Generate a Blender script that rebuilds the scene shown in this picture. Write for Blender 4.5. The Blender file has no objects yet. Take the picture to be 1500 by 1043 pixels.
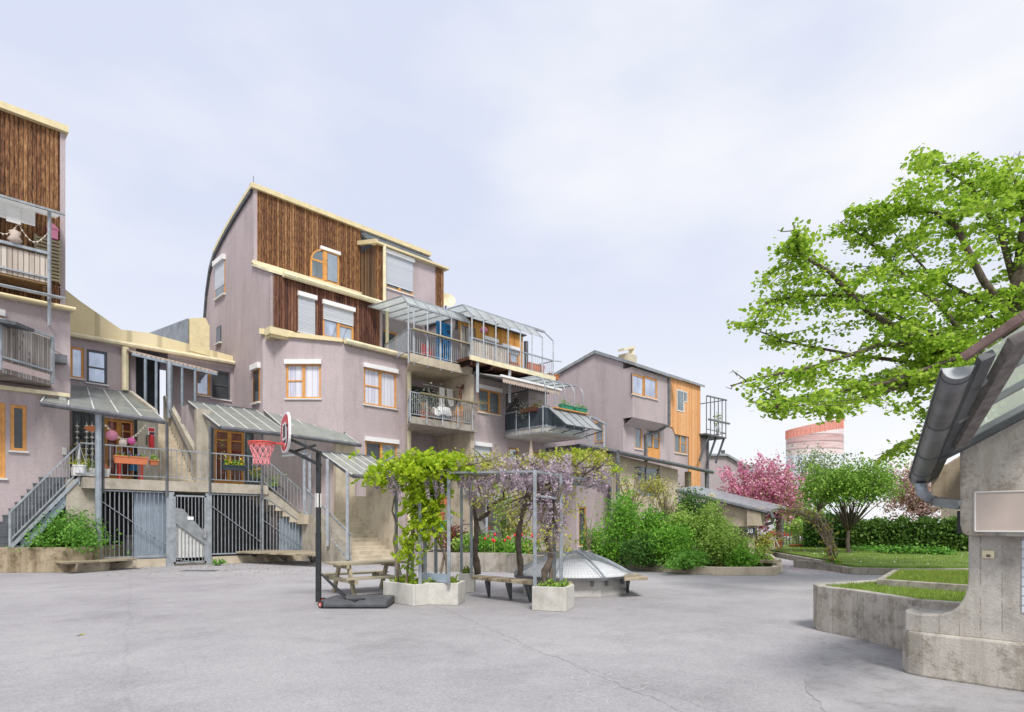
import bpy, bmesh, math, random
import numpy as np
from mathutils import Vector as V, Matrix
R = math.radians
scene = bpy.context.scene
COL = scene.collection
# ------------------------------------------------------------ camera, sky, sun, exposure
S2 = math.sqrt(.5)
CAMP = V((0, 0, 1.5))
FW = V((S2, S2, 0)); RT = V((S2, -S2, 0)); UP = V((0, 0, 1))
cd = bpy.data.cameras.new('camera'); cam = bpy.data.objects.new('camera', cd); COL.objects.link(cam)
cam.location = CAMP; cam.rotation_euler = (R(90), 0, R(-45))
cd.sensor_width = 36; cd.lens = 21.6; cd.shift_y = 246.5/1500; cd.clip_start = .05; cd.clip_end = 3000
scene.camera = cam
SUN_EL, SUN_AZ = 52, 215           # azimuth (degrees clockwise from +Y) of the sun
world = bpy.data.worlds.new('World'); scene.world = world; world.use_nodes = True
wt = world.node_tree; wt.nodes.clear()
def wn(t, **k):
    n = wt.nodes.new(t)
    for a, b in k.items(): setattr(n, a, b)
    return n
wo = wn('ShaderNodeOutputWorld'); mixs = wn('ShaderNodeMixShader')
b1 = wn('ShaderNodeBackground'); b2 = wn('ShaderNodeBackground')
sky = wn('ShaderNodeTexSky', sky_type='NISHITA', sun_disc=False)
sky.sun_elevation = R(SUN_EL); sky.sun_rotation = R(SUN_AZ); sky.air_density = 1.0; sky.dust_density = 2.0
wt.links.new(sky.outputs[0], b1.inputs[0]); b1.inputs[1].default_value = .1
tc = wn('ShaderNodeTexCoord'); mp = wn('ShaderNodeMapping'); mp.inputs['Scale'].default_value = (1.1, 1.1, 2.6); mp.inputs['Location'].default_value = (.55, .2, .35)
nz = wn('ShaderNodeTexNoise'); nz.inputs['Scale'].default_value = 1.5; nz.inputs['Detail'].default_value = 6; nz.inputs['Roughness'].default_value = .5
cr = wn('ShaderNodeValToRGB'); cr.color_ramp.elements[0].position = .38; cr.color_ramp.elements[0].color = (.575, .615, .745, 1)
cr.color_ramp.elements[1].position = .68; cr.color_ramp.elements[1].color = (.80, .80, .81, 1)
wt.links.new(tc.outputs['Generated'], mp.inputs[0]); wt.links.new(mp.outputs[0], nz.inputs[0]); wt.links.new(nz.outputs[0], cr.inputs[0])
sp = wn('ShaderNodeSeparateXYZ'); wt.links.new(tc.outputs['Generated'], sp.inputs[0])
hz = wn('ShaderNodeMapRange'); hz.inputs[1].default_value = 0; hz.inputs[2].default_value = .42; hz.inputs[3].default_value = .9; hz.inputs[4].default_value = 0
wt.links.new(sp.outputs[2], hz.inputs[0])
mx = wn('ShaderNodeMixRGB'); mx.inputs[2].default_value = (.80, .80, .81, 1)
wt.links.new(hz.outputs[0], mx.inputs[0]); wt.links.new(cr.outputs[0], mx.inputs[1])
wt.links.new(mx.outputs[0], b2.inputs[0]); b2.inputs[1].default_value = .92
mixs.inputs[0].default_value = .93
wt.links.new(b1.outputs[0], mixs.inputs[1]); wt.links.new(b2.outputs[0], mixs.inputs[2]); wt.links.new(mixs.outputs[0], wo.inputs[0])
sd = bpy.data.lights.new('sun', 'SUN'); sd.energy = 2.5; sd.angle = R(15); sd.color = (1, .96, .9)
so = bpy.data.objects.new('sun', sd); COL.objects.link(so)
_sv = V((math.sin(R(SUN_AZ))*math.cos(R(SUN_EL)), math.cos(R(SUN_AZ))*math.cos(R(SUN_EL)), math.sin(R(SUN_EL))))
so.rotation_euler = _sv.to_track_quat('Z', 'Y').to_euler()
scene.view_settings.view_transform = 'Standard'; scene.view_settings.look = 'None'
scene.view_settings.exposure = 0.5; scene.view_settings.gamma = 1

# ------------------------------------------------------------ geometry helpers
def ray(px, py): return FW + RT*((px-750)/900) + UP*((768-py)/900)
def hit(px, py, O, n):
    d = ray(px, py); return CAMP + d*((V(O)-CAMP).dot(V(n))/d.dot(V(n)))
def atY(px, py, Y): return hit(px, py, (0, Y, 0), (0, 1, 0))
def atX(px, py, X): return hit(px, py, (X, 0, 0), (1, 0, 0))
def atW(px, py, W=0): return hit(px, py, (0, 0, W), (0, 0, 1))
def atD(px, py, Z): return CAMP + ray(px, py)*Z
def gnd(px, Z, W=0):
    p = CAMP + (FW + RT*((px-750)/900))*Z; p.z = W; return p

class MB:
    def __init__(s): s.v = []; s.f = []
    def add(s, vs, fs):
        o = len(s.v); s.v += [tuple(p) for p in vs]; s.f += [tuple(i+o for i in f) for f in fs]; return s
    def box(s, x0, x1, y0, y1, z0, z1):
        return s.add([(x0,y0,z0),(x1,y0,z0),(x1,y1,z0),(x0,y1,z0),(x0,y0,z1),(x1,y0,z1),(x1,y1,z1),(x0,y1,z1)],
                     [(0,3,2,1),(4,5,6,7),(0,1,5,4),(1,2,6,5),(2,3,7,6),(3,0,4,7)])
    def hexa(s, b, t):      # bottom 4 / top 4 points
        return s.add(list(b)+list(t), [(0,3,2,1),(4,5,6,7),(0,1,5,4),(1,2,6,5),(2,3,7,6),(3,0,4,7)])
    def obox(s, c, a, b, d):   # centre and three half vectors
        c, a, b, d = V(c), V(a), V(b), V(d)
        return s.hexa([c-a-b-d, c+a-b-d, c+a+b-d, c-a+b-d], [c-a-b+d, c+a-b+d, c+a+b+d, c-a+b+d])
    def bar(s, p, q, w, h=None, up=(0,0,1)):
        p, q = V(p), V(q); h = h or w; a = (q-p)
        if a.length < 1e-6: return s
        d = a.normalized(); u = V(up)
        if abs(d.dot(u)) > .98: u = V((S2, S2, 0))
        r = d.cross(u).normalized(); u2 = r.cross(d)
        return s.obox((p+q)/2, a/2, r*(w/2), u2*(h/2))
    def tube(s, pts, rad, n=8, cap=True):
        pts = [V(p) for p in pts]
        if not hasattr(rad, '__len__'): rad = [rad]*len(pts)
        vs = []; fs = []; pr = None
        for i, p in enumerate(pts):
            d = (pts[min(i+1, len(pts)-1)]-pts[max(i-1, 0)])
            d = d.normalized() if d.length > 1e-9 else V((0,0,1))
            if pr is None:
                pr = d.cross(V((0,0,1)))
                if pr.length < .05: pr = d.cross(V((1,0,0)))
            pr = (pr - d*pr.dot(d)).normalized(); w = d.cross(pr)
            for k in range(n):
                a = 2*math.pi*k/n; vs.append(p+(pr*math.cos(a)+w*math.sin(a))*rad[i])
        for i in range(len(pts)-1):
            for k in range(n):
                k2 = (k+1) % n; fs.append((i*n+k, i*n+k2, (i+1)*n+k2, (i+1)*n+k))
        if cap: fs += [tuple(range(n-1,-1,-1)), tuple(range((len(pts)-1)*n, len(pts)*n))]
        return s.add(vs, fs)
    def lathe(s, c, prof, n=16, axis=None):
        c = V(c); vs = []; fs = []
        for r, z in prof:
            for k in range(n):
                a = 2*math.pi*k/n; vs.append(c+V((r*math.cos(a), r*math.sin(a), z)))
        m = len(prof)
        for i in range(m-1):
            for k in range(n):
                k2 = (k+1) % n; fs.append((i*n+k, i*n+k2, (i+1)*n+k2, (i+1)*n+k))
        fs += [tuple(range(n-1,-1,-1)), tuple(range((m-1)*n, m*n))]
        return s.add(vs, fs)
    def prism(s, poly, d):   # polygon of 3D points extruded by vector d
        poly = [V(p) for p in poly]; d = V(d); n = len(poly)
        return s.add(poly+[p+d for p in poly], [tuple(range(n-1,-1,-1)), tuple(range(n, 2*n))] + [(i,(i+1)%n,n+(i+1)%n,n+i) for i in range(n)])
    def slab(s, poly, z0, z1):
        return s.prism([(p[0], p[1], z0) for p in poly], (0,0,z1-z0))
    def build(s, name, mat, parent=None, smooth=False, bevel=0):
        me = bpy.data.meshes.new(name); me.from_pydata(s.v, [], s.f)
        bm = bmesh.new(); bm.from_mesh(me); bmesh.ops.recalc_face_normals(bm, faces=bm.faces); bm.to_mesh(me); bm.free()
        me.materials.append(mat)
        if smooth: me.polygons.foreach_set('use_smooth', [True]*len(me.polygons))
        o = bpy.data.objects.new(name, me); COL.objects.link(o)
        if parent is not None: o.parent = parent; o.matrix_parent_inverse = Matrix.Translation(-V(parent.get('wp', (0,0,0))))
        if bevel:
            b = o.modifiers.new('bevel', 'BEVEL'); b.width = bevel; b.segments = 2; b.limit_method = 'ANGLE'
        return o
def thing(name, label, cat, loc=(0,0,0), group=None):
    o = bpy.data.objects.new(name, None); COL.objects.link(o); o.location = V(loc); o['wp'] = tuple(V(loc))
    o.empty_display_size = .2
    return tag(o, label, cat, group)
def tag(o, label, cat, group=None):
    o['label'] = label; o['category'] = cat
    if group: o['group'] = group
    return o
def struct(o, kind='structure'): o['kind'] = kind; return o
def rail(m, pts, H, sp=.12, rb=.009, rt=.022, gap=.1, top=True, bottom=True, bal=True):
    for p, q in zip(pts, pts[1:]):
        p, q = V(p), V(q); h = V((0,0,H)); g = V((0,0,gap))
        if top: m.bar(p+h, q+h, rt*2, rt*2)
        if bottom: m.bar(p+g, q+g, rt*1.6, rt*1.6)
        if bal:
            n = max(1, int((q-p).length/sp))
            for i in range(n+1):
                c = p.lerp(q, i/n); m.bar(c+g, c+h, rb*2, rb*2)

# ------------------------------------------------------------ materials
def mat(name):
    m = bpy.data.materials.new(name); m.use_nodes = True; nt = m.node_tree
    p = nt.nodes['Principled BSDF']; return m, nt, p
def N(nt, t, ins=None, **k):
    n = nt.nodes.new(t)
    for a, b in k.items(): setattr(n, a, b)
    for a, b in (ins or {}).items():
        if isinstance(b, bpy.types.NodeSocket): nt.links.new(b, n.inputs[a])
        else: n.inputs[a].default_value = b
    return n
def C4(c): return (c[0], c[1], c[2], 1)
def ramp(nt, fac, stops):
    r = N(nt, 'ShaderNodeValToRGB', {0: fac}); e = r.color_ramp.elements
    while len(e) < len(stops): e.new(.5)
    for q, (p, c) in zip(e, stops): q.position = p; q.color = C4(c)
    return r.outputs[0]
def mixc(nt, f, a, b, mode='MIX'):
    n = N(nt, 'ShaderNodeMixRGB', {0: f}, blend_type=mode)
    for i, x in ((1, a), (2, b)):
        if isinstance(x, bpy.types.NodeSocket): nt.links.new(x, n.inputs[i])
        else: n.inputs[i].default_value = C4(x)
    return n.outputs[0]
def coord(nt, scale=(1,1,1)):
    t = N(nt, 'ShaderNodeTexCoord'); m = N(nt, 'ShaderNodeMapping', {0: t.outputs['Object'], 'Scale': scale}); return m.outputs[0]
def noise(nt, co, sc, det=3, ro=.55): return N(nt, 'ShaderNodeTexNoise', {'Vector': co, 'Scale': sc, 'Detail': det, 'Roughness': ro}).outputs[0]
def bump(nt, p, h, st=.3, dist=.02):
    b = N(nt, 'ShaderNodeBump', {'Height': h, 'Strength': st, 'Distance': dist}); nt.links.new(b.outputs[0], p.inputs['Normal'])
def flat(name, c, rough=.6, metal=0, var=.12, sc=6, bmp=0, spec=.4):
    m, nt, p = mat(name); co = coord(nt); n = noise(nt, co, sc, 4)
    lo = tuple(x*(1-var) for x in c); hi = tuple(min(1, x*(1+var)) for x in c)
    nt.links.new(ramp(nt, n, [(.3, lo), (.7, hi)]), p.inputs['Base Color'])
    p.inputs['Roughness'].default_value = rough; p.inputs['Metallic'].default_value = metal; p.inputs['Specular IOR Level'].default_value = spec
    if bmp: bump(nt, p, noise(nt, co, sc*12, 2), bmp, .01)
    return m
def stucco(name, c, dirt=(.72,.71,.70)):
    m, nt, p = mat(name); co = coord(nt)
    big = noise(nt, co, .45, 7, .65); fine = noise(nt, co, 24, 3, .7)
    streak = noise(nt, coord(nt, (1.6, 1.6, .22)), 1.0, 7, .7)
    a = ramp(nt, big, [(.3, tuple(x*.9 for x in c)), (.7, tuple(x*1.07 for x in c))])
    a = mixc(nt, .7, a, ramp(nt, streak, [(.47, (1,1,1)), (.7, dirt)]), 'MULTIPLY')
    a = mixc(nt, .45, a, ramp(nt, fine, [(.32, (.70,.70,.70)), (.62, (1.12,1.12,1.12))]), 'MULTIPLY')
    nt.links.new(a, p.inputs['Base Color']); p.inputs['Roughness'].default_value = .92; p.inputs['Specular IOR Level'].default_value = .2
    bump(nt, p, fine, .55, .02); return m
def concrete(name, c, stain=.55, pit=True, streak=.5, sc=1.0, form=0):
    m, nt, p = mat(name); co = coord(nt)
    big = noise(nt, co, 1.3*sc, 6, .65); fine = noise(nt, co, 40, 3, .7)
    a = ramp(nt, big, [(.28, tuple(x*.68 for x in c)), (.5, c), (.75, tuple(min(1, x*1.15) for x in c))])
    st = noise(nt, coord(nt, (3.2, 3.2, .35)), 1.1*sc, 5, .65)
    a = mixc(nt, streak, a, ramp(nt, st, [(.45, (1,1,1)), (.64, (.52,.48,.41))]), 'MULTIPLY')
    mo = noise(nt, co, 3.1*sc, 8, .75)
    a = mixc(nt, stain, a, ramp(nt, mo, [(.5, (1,1,1)), (.62, (.40,.36,.30))]), 'MULTIPLY')
    vo = N(nt, 'ShaderNodeTexVoronoi', {'Vector': co, 'Scale': 22.0}).outputs['Distance']
    if pit: a = mixc(nt, .8, a, ramp(nt, vo, [(.07, (.45,.43,.4)), (.13, (1,1,1))]), 'MULTIPLY')
    a = mixc(nt, .5, a, ramp(nt, fine, [(.3, (.8,.8,.8)), (.7, (1.08,1.08,1.08))]), 'MULTIPLY')
    if form:
        s = N(nt, 'ShaderNodeSeparateXYZ', {0: co}); q = N(nt, 'ShaderNodeMath', {0: s.outputs[1], 1: form}, operation='DIVIDE').outputs[0]; fr = N(nt, 'ShaderNodeMath', {0: q}, operation='FRACT').outputs[0]; fl = N(nt, 'ShaderNodeMath', {0: q}, operation='FLOOR').outputs[0]
        w = N(nt, 'ShaderNodeTexWhiteNoise', {'W': fl}, noise_dimensions='1D').outputs[0]; a = mixc(nt, .5, a, ramp(nt, w, [(0,(.86,.86,.86)), (1,(1.05,1.05,1.05))]), 'MULTIPLY')
        br = noise(nt, co, 9, 2); ln = mixc(nt, ramp(nt, br, [(.42,(0,0,0)), (.55,(1,1,1))]), (1,1,1), ramp(nt, fr, [(0,(.55,.54,.52)), (.05,(.6,.59,.57)), (.09,(1,1,1))])); a = mixc(nt, .8, a, ln, 'MULTIPLY')
    nt.links.new(a, p.inputs['Base Color']); p.inputs['Roughness'].default_value = .9; p.inputs['Specular IOR Level'].default_value = .25
    bump(nt, p, fine, .35, .02); return m
def boards(name, stops, width=.13, axis='X', gapc=.25, rough=.85, grain=(9,9,.5), knots=True, vert=.0, wb=.5, wg=.85):
    m, nt, p = mat(name); t = N(nt, 'ShaderNodeTexCoord'); s = N(nt, 'ShaderNodeSeparateXYZ', {0: t.outputs['Object']})
    if axis == 'X': a = s.outputs[0]
    elif axis == 'Y': a = s.outputs[1]
    elif axis == 'Z': a = s.outputs[2]
    else: a = N(nt, 'ShaderNodeMath', {0: s.outputs[0], 1: s.outputs[1]}, operation='ADD').outputs[0]
    d = N(nt, 'ShaderNodeMath', {0: a, 1: width}, operation='DIVIDE').outputs[0]
    fl = N(nt, 'ShaderNodeMath', {0: d}, operation='FLOOR').outputs[0]; fr = N(nt, 'ShaderNodeMath', {0: d}, operation='FRACT').outputs[0]
    wn_ = N(nt, 'ShaderNodeTexWhiteNoise', {'W': fl}, noise_dimensions='1D').outputs[0]
    sh = N(nt, 'ShaderNodeVectorMath', {0: t.outputs['Object'], 1: N(nt, 'ShaderNodeCombineXYZ', {0: 0.0, 1: 0.0, 2: N(nt, 'ShaderNodeMath', {0: wn_, 1: 37.0}, operation='MULTIPLY').outputs[0]}).outputs[0]}, operation='ADD').outputs[0]
    g = N(nt, 'ShaderNodeMapping', {0: sh, 'Scale': grain}).outputs[0]
    gn = noise(nt, g, 2.2, 6, .7)
    f = N(nt, 'ShaderNodeMath', {0: N(nt, 'ShaderNodeMath', {0: wn_, 1: wb}, operation='MULTIPLY').outputs[0], 1: N(nt, 'ShaderNodeMath', {0: gn, 1: wg}, operation='MULTIPLY').outputs[0]}, operation='ADD').outputs[0]
    c = ramp(nt, f, stops)
    if knots:
        kn = N(nt, 'ShaderNodeTexVoronoi', {'Vector': N(nt, 'ShaderNodeMapping', {0: sh, 'Scale': (6, 6, 2.2)}).outputs[0], 'Scale': 1.0}).outputs['Distance']
        c = mixc(nt, .8, c, ramp(nt, kn, [(.08, (.25,.18,.14)), (.2, (1,1,1))]), 'MULTIPLY')
    gp = ramp(nt, fr, [(0, (gapc,)*3), (.07, (gapc,)*3), (.13, (1,1,1)), (.9, (1,1,1)), (.97, (gapc,)*3)])
    c = mixc(nt, 1, c, gp, 'MULTIPLY')
    nt.links.new(c, p.inputs['Base Color']); p.inputs['Roughness'].default_value = rough; p.inputs['Specular IOR Level'].default_value = .25
    bump(nt, p, gp, .6, .02); return m
def pane(name, c, refl=.35, rough=.04):
    m, nt, p = mat(name); co = coord(nt, (1.0, 1.0, .5)); n = noise(nt, co, 1.7, 3)
    nt.links.new(ramp(nt, n, [(.35, tuple(x*.75 for x in c)), (.65, tuple(min(1, x*1.2) for x in c))]), p.inputs['Base Color'])
    p.inputs['Roughness'].default_value = rough; p.inputs['Metallic'].default_value = refl; p.inputs['Specular IOR Level'].default_value = .6
    return m
def sheet(name, c, tr, rough=.25, tint=(.85,.9,.88), dirt=.5):
    m, nt, p = mat(name); o = nt.nodes['Material Output']
    co = coord(nt); n = noise(nt, co, 2.2, 5, .65)
    nt.links.new(ramp(nt, n, [(.3, tuple(x*.7 for x in c)), (.7, tuple(min(1, x*1.15) for x in c))]), p.inputs['Base Color']); p.inputs['Roughness'].default_value = rough
    t = N(nt, 'ShaderNodeBsdfTransparent', {0: C4(tint)}); 
    f = N(nt, 'ShaderNodeMapRange', {0: n, 1: .3, 2: .7, 3: min(1, 1-tr+.12*dirt), 4: 1-tr-.12*dirt}).outputs[0]
    tl = N(nt, 'ShaderNodeBsdfTranslucent', {0: C4(c)}); pt = N(nt, 'ShaderNodeMixShader', {0: .5, 1: p.outputs[0], 2: tl.outputs[0]}); mx_ = N(nt, 'ShaderNodeMixShader', {0: f, 1: t.outputs[0], 2: pt.outputs[0]}); nt.links.new(mx_.outputs[0], o.inputs[0]); return m
def leaf(name, stops, trans=.35, rough=.55):
    m, nt, p = mat(name); o = nt.nodes['Material Output']; g = N(nt, 'ShaderNodeNewGeometry')
    n = noise(nt, coord(nt), .9, 3)
    f = N(nt, 'ShaderNodeMath', {0: N(nt, 'ShaderNodeMath', {0: g.outputs['Random Per Island'], 1: .7}, operation='MULTIPLY').outputs[0], 1: N(nt, 'ShaderNodeMath', {0: n, 1: .35}, operation='MULTIPLY').outputs[0]}, operation='ADD').outputs[0]
    c = ramp(nt, f, stops); nt.links.new(c, p.inputs['Base Color']); p.inputs['Roughness'].default_value = rough; p.inputs['Specular IOR Level'].default_value = .25
    t = N(nt, 'ShaderNodeBsdfTranslucent', {0: c}); x = N(nt, 'ShaderNodeMixShader', {0: trans, 1: p.outputs[0], 2: t.outputs[0]}); nt.links.new(x.outputs[0], o.inputs[0]); return m

M = {}
M['stucco'] = stucco('mauve_stucco', (.475,.405,.412))
M['stucco2'] = stucco('greyer_mauve_stucco', (.40,.345,.355))
M['stucco_tan'] = stucco('tan_render', (.36,.31,.245), (.7,.66,.58))
M['cream'] = stucco('cream_render', (.56,.50,.38), (.82,.78,.7))
M['yellow'] = flat('yellow_sheet_metal', (.70,.60,.36), .5, 0, .1, 5)
M['yellowpanel'] = boards('yellow_sheet_panels', [(.2,(.62,.52,.29)), (.6,(.71,.61,.37)), (.95,(.76,.67,.45))], 1.15, 'X', .72, .5, (.7,.7,.5), False)
M['yellowpale'] = flat('pale_yellow_sheet_metal', (.72,.65,.44), .5, 0, .16, 3)
M['greysheet'] = flat('grey_zinc_sheet', (.26,.29,.32), .45, .4, .3, 2.2)
M['zinc'] = flat('zinc_flashing', (.33,.35,.36), .45, .5, .2, 4)
M['steel'] = flat('galvanised_steel', (.36,.39,.42), .5, .45, .22, 5)
M['arboursteel'] = flat('dull_arbour_steel', (.27,.295,.32), .55, .35, .25, 6)
M['bluesteel'] = flat('blue_grey_steel', (.30,.36,.42), .5, .3, .2, 5)
M['darksteel'] = flat('dark_steel', (.10,.11,.12), .5, .3, .25, 5)
M['black'] = flat('black_plastic', (.025,.027,.03), .45, 0, .3, 9)
M['basegrey'] = flat('dark_grey_plastic', (.075,.08,.088), .5, 0, .25, 7)
M['timber'] = boards('weathered_dark_timber', [(.36,(.016,.009,.006)), (.5,(.075,.033,.018)), (.66,(.17,.078,.036)), (.8,(.31,.16,.07)), (1,(.48,.29,.14))], .12, 'X', .2, .85, (12,12,1.6), True, .0, .22, 1.2)
M['timberY'] = boards('weathered_dark_timber_side', [(.2,(.018,.012,.01)), (.5,(.07,.045,.032)), (.7,(.13,.075,.045)), (.9,(.24,.15,.08))], .125, 'Y')
M['timberred'] = boards('red_brown_timber', [(.38,(.018,.010,.009)), (.55,(.075,.032,.025)), (.7,(.15,.065,.042)), (.92,(.28,.14,.08))], .13, 'X', .2, .85, (14,14,1.0), True, .0, .3, 1.1)
M['larch'] = boards('new_larch_cladding', [(.2,(.56,.24,.085)), (.55,(.72,.35,.14)), (.9,(.80,.46,.23))], .16, 'X', .6)
M['larchold'] = boards('amber_larch_cladding', [(.2,(.16,.06,.015)), (.55,(.50,.23,.055)), (.9,(.68,.36,.10))], .14, 'X', .35)
M['greywood'] = boards('grey_weathered_boards', [(.2,(.11,.095,.085)), (.55,(.25,.22,.20)), (.9,(.42,.385,.36))], .12, 'XY', .3)
M['palewood'] = boards('pale_weathered_boards', [(.2,(.26,.20,.16)), (.55,(.46,.39,.33)), (.9,(.60,.54,.47))], .14, 'XY', .4)
M['benchwood'] = boards('weathered_bench_planks', [(.2,(.13,.10,.06)), (.55,(.27,.225,.155)), (.9,(.42,.36,.26))], .14, 'Y', 1.0, .9, (5,5,14))
M['tablewood'] = boards('olive_weathered_table_wood', [(.2,(.13,.11,.06)), (.55,(.27,.235,.155)), (.9,(.44,.39,.28))], .14, 'Y', 1.0, .9, (5,5,14))
M['soffit'] = boards('brown_soffit_boards', [(.2,(.09,.05,.025)), (.55,(.2,.12,.06)), (.9,(.3,.19,.1))], .12, 'Y', .4)
M['orange'] = flat('orange_window_wood', (.62,.30,.085), .5, 0, .18, 5)
M['orangedark'] = flat('amber_door_wood', (.50,.22,.05), .5, 0, .2, 5)
M['darkframe'] = flat('dark_window_frame', (.07,.075,.085), .4, 0, .15, 4)
M['white'] = flat('white_paint', (.80,.80,.80), .5, 0, .05, 4)
M['shutter'] = boards('slatted_roller_shutter', [(.2,(.50,.54,.60)), (.9,(.60,.63,.68))], .085, 'Z', .62, .5, (.5,.5,.5), False)
M['offwhite'] = flat('off_white_paint', (.66,.65,.62), .6, 0, .1, 4)
M['g_sky'] = pane('window_glass_sky', (.50,.56,.68), .55)
M['g_cur'] = boards('window_glass_with_curtain', [(.2,(.34,.35,.46)), (.55,(.56,.56,.66)), (.9,(.70,.70,.76))], .17, 'X', .75, .05, (3,3,.4), False)
M['g_dark'] = pane('window_glass_dark', (.055,.065,.072), .15)
M['g_red'] = pane('window_glass_red_curtain', (.17,.055,.04), .08)
M['g_grey'] = pane('window_glass_grey', (.2,.24,.26), .25)
M['canopy'] = sheet('canopy_glass', (.64,.67,.64), .46, .22, (.92,.95,.93))
M['canopylight'] = sheet('clear_canopy_glass', (.80,.83,.85), .42)
M['wired'] = sheet('ribbed_wire_glass', (.80,.84,.77), .5, .25, (.95,.98,.93))
M['bluepanel'] = flat('blue_grey_panel', (.33,.40,.48), .5, .1, .12, 3)
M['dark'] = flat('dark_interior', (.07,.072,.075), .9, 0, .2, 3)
M['darkinfill'] = flat('anthracite_infill', (.045,.06,.075), .6, 0, .25, 3)
M['concrete'] = concrete('weathered_concrete', (.38,.35,.31))
M['concretelt'] = concrete('pale_exposed_aggregate_concrete', (.47,.43,.36), .3, True, .3)
M['concplanter'] = concrete('pale_planter_concrete', (.58,.565,.52), .22, True, .18)
M['concdirty'] = concrete('mossy_concrete', (.40,.33,.23), .7, True, .75)
M['concstair'] = concrete('sand_concrete_stair', (.56,.49,.38), .25, True, .25)
M['concgrey'] = concrete('grey_concrete', (.47,.44,.395), .6, True, .5, 1.6)
M['concform'] = concrete('board_marked_concrete', (.48,.455,.415), .3, True, .35, 1.6, .16)
M['panelpink'] = flat('pinkish_sign_panel', (.47,.40,.355), .6, 0, .1, 2.5)
M['red'] = flat('red_paint', (.55,.03,.035), .35, 0, .1, 5)
M['redpole'] = flat('red_orange_plastic', (.62,.08,.06), .5, 0, .1, 5)
M['terracotta'] = flat('terracotta', (.5,.17,.07), .7, 0, .15, 6)
M['orangeplastic'] = flat('orange_plastic_trough', (.62,.20,.09), .5, 0, .1, 5)
M['pinkp'] = flat('pink_paper', (.72,.27,.40), .8, 0, .08, 5)
M['magenta'] = flat('magenta_paper', (.80,.16,.45), .8, 0, .08, 5)
M['paper'] = flat('cream_paper', (.80,.72,.62), .8, 0, .05, 5)
M['netm'] = flat('red_white_net_cord', (.75,.28,.30), .8, 0, .3, 9)
M['blue'] = flat('blue_spotted_fabric', (.02,.22,.5), .7, 0, .25, 3)
M['green'] = flat('green_plastic', (.03,.25,.15), .5, 0, .2, 5)
M['fabric'] = flat('white_fabric', (.66,.64,.62), .9, 0, .1, 3)
M['beige'] = flat('beige_fabric', (.50,.41,.35), .9, 0, .12, 5)
M['gravel'] = flat('soil', (.10,.075,.05), .95, 0, .4, 6, .5)
M['pipe'] = flat('grey_zinc_pipe', (.17,.175,.185), .4, .55, .3, 4)
M['pipeblue'] = flat('blue_grey_pipe', (.32,.36,.40), .4, .4, .2, 4)
M['bark'] = flat('bark', (.12,.095,.075), .95, 0, .4, 9, .8)
M['barklight'] = flat('pale_bark', (.24,.19,.14), .95, 0, .35, 9, .8)
M['tile'] = flat('grey_roof_shingles', (.22,.245,.26), .7, 0, .3, 3)
M['carred'] = flat('red_car_paint', (.55,.03,.03), .25, .1, .05, 2)
M['carwhite'] = flat('white_car_paint', (.75,.75,.76), .25, 0, .04, 2)
M['tyre'] = flat('tyre_rubber', (.02,.02,.02), .8)
M['chrome'] = flat('rim_metal', (.5,.5,.52), .3, .8)
M['l_big'] = leaf('bright_linden_leaves', [(.1,(.13,.26,.02)), (.4,(.29,.48,.04)), (.7,(.44,.62,.07)), (1,(.60,.74,.14))], .5)
M['l_maple'] = leaf('fresh_maple_leaves', [(.1,(.09,.21,.025)), (.5,(.20,.38,.05)), (1,(.36,.52,.10))])
M['l_grey'] = leaf('grey_green_leaves', [(.1,(.12,.18,.08)), (.5,(.24,.32,.15)), (1,(.40,.48,.26))])
M['l_dark'] = leaf('dark_shrub_leaves', [(.1,(.025,.075,.014)), (.5,(.055,.15,.025)), (1,(.13,.26,.045))])
M['l_bush'] = leaf('bright_shrub_leaves', [(.1,(.07,.20,.02)), (.5,(.17,.42,.04)), (1,(.33,.56,.08))])
M['l_pale'] = leaf('pale_shrub_leaves', [(.1,(.15,.28,.045)), (.5,(.30,.47,.08)), (1,(.47,.60,.17))])
M['l_lime'] = leaf('lime_wisteria_leaves', [(.1,(.17,.31,.014)), (.5,(.38,.53,.02)), (1,(.56,.66,.05))], .45)
M['l_yel'] = leaf('yellow_green_young_leaves', [(.1,(.25,.26,.04)), (.5,(.42,.43,.08)), (1,(.56,.53,.16))])
M['l_wist'] = leaf('lilac_wisteria_blossom', [(.1,(.33,.245,.32)), (.5,(.55,.455,.525)), (1,(.74,.66,.69))])
M['l_pink'] = leaf('pink_cherry_blossom', [(.1,(.40,.08,.19)), (.4,(.64,.22,.36)), (.75,(.80,.43,.54)), (1,(.87,.62,.67))])
M['l_pinkpale'] = leaf('pale_pink_blossom', [(.1,(.40,.21,.20)), (.5,(.64,.44,.44)), (1,(.82,.67,.66))])
M['l_bronze'] = leaf('bronze_leaves', [(.1,(.13,.09,.03)), (.5,(.25,.20,.06)), (1,(.36,.33,.10))])
M['l_hedge'] = leaf('hedge_leaves', [(.1,(.035,.085,.018)), (.5,(.09,.19,.03)), (1,(.19,.30,.06))])
M['l_red'] = leaf('dark_red_leaves', [(.1,(.10,.02,.02)), (1,(.28,.08,.06))])
M['l_ivy'] = leaf('groundcover_leaves', [(.1,(.06,.18,.025)), (.5,(.15,.37,.05)), (1,(.29,.52,.10))])
M['l_silver'] = leaf('silver_olive_leaves', [(.1,(.16,.20,.14)), (1,(.38,.42,.33))])
M['f_red'] = flat('red_flower', (.65,.03,.04), .7); M['f_yel'] = flat('yellow_flower', (.75,.5,.03), .7); M['f_pur'] = flat('purple_flower', (.22,.12,.35), .7)
M['l_grass'] = leaf('grass_blades', [(.1,(.12,.20,.03)), (.5,(.23,.33,.05)), (1,(.38,.46,.11))])

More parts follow.
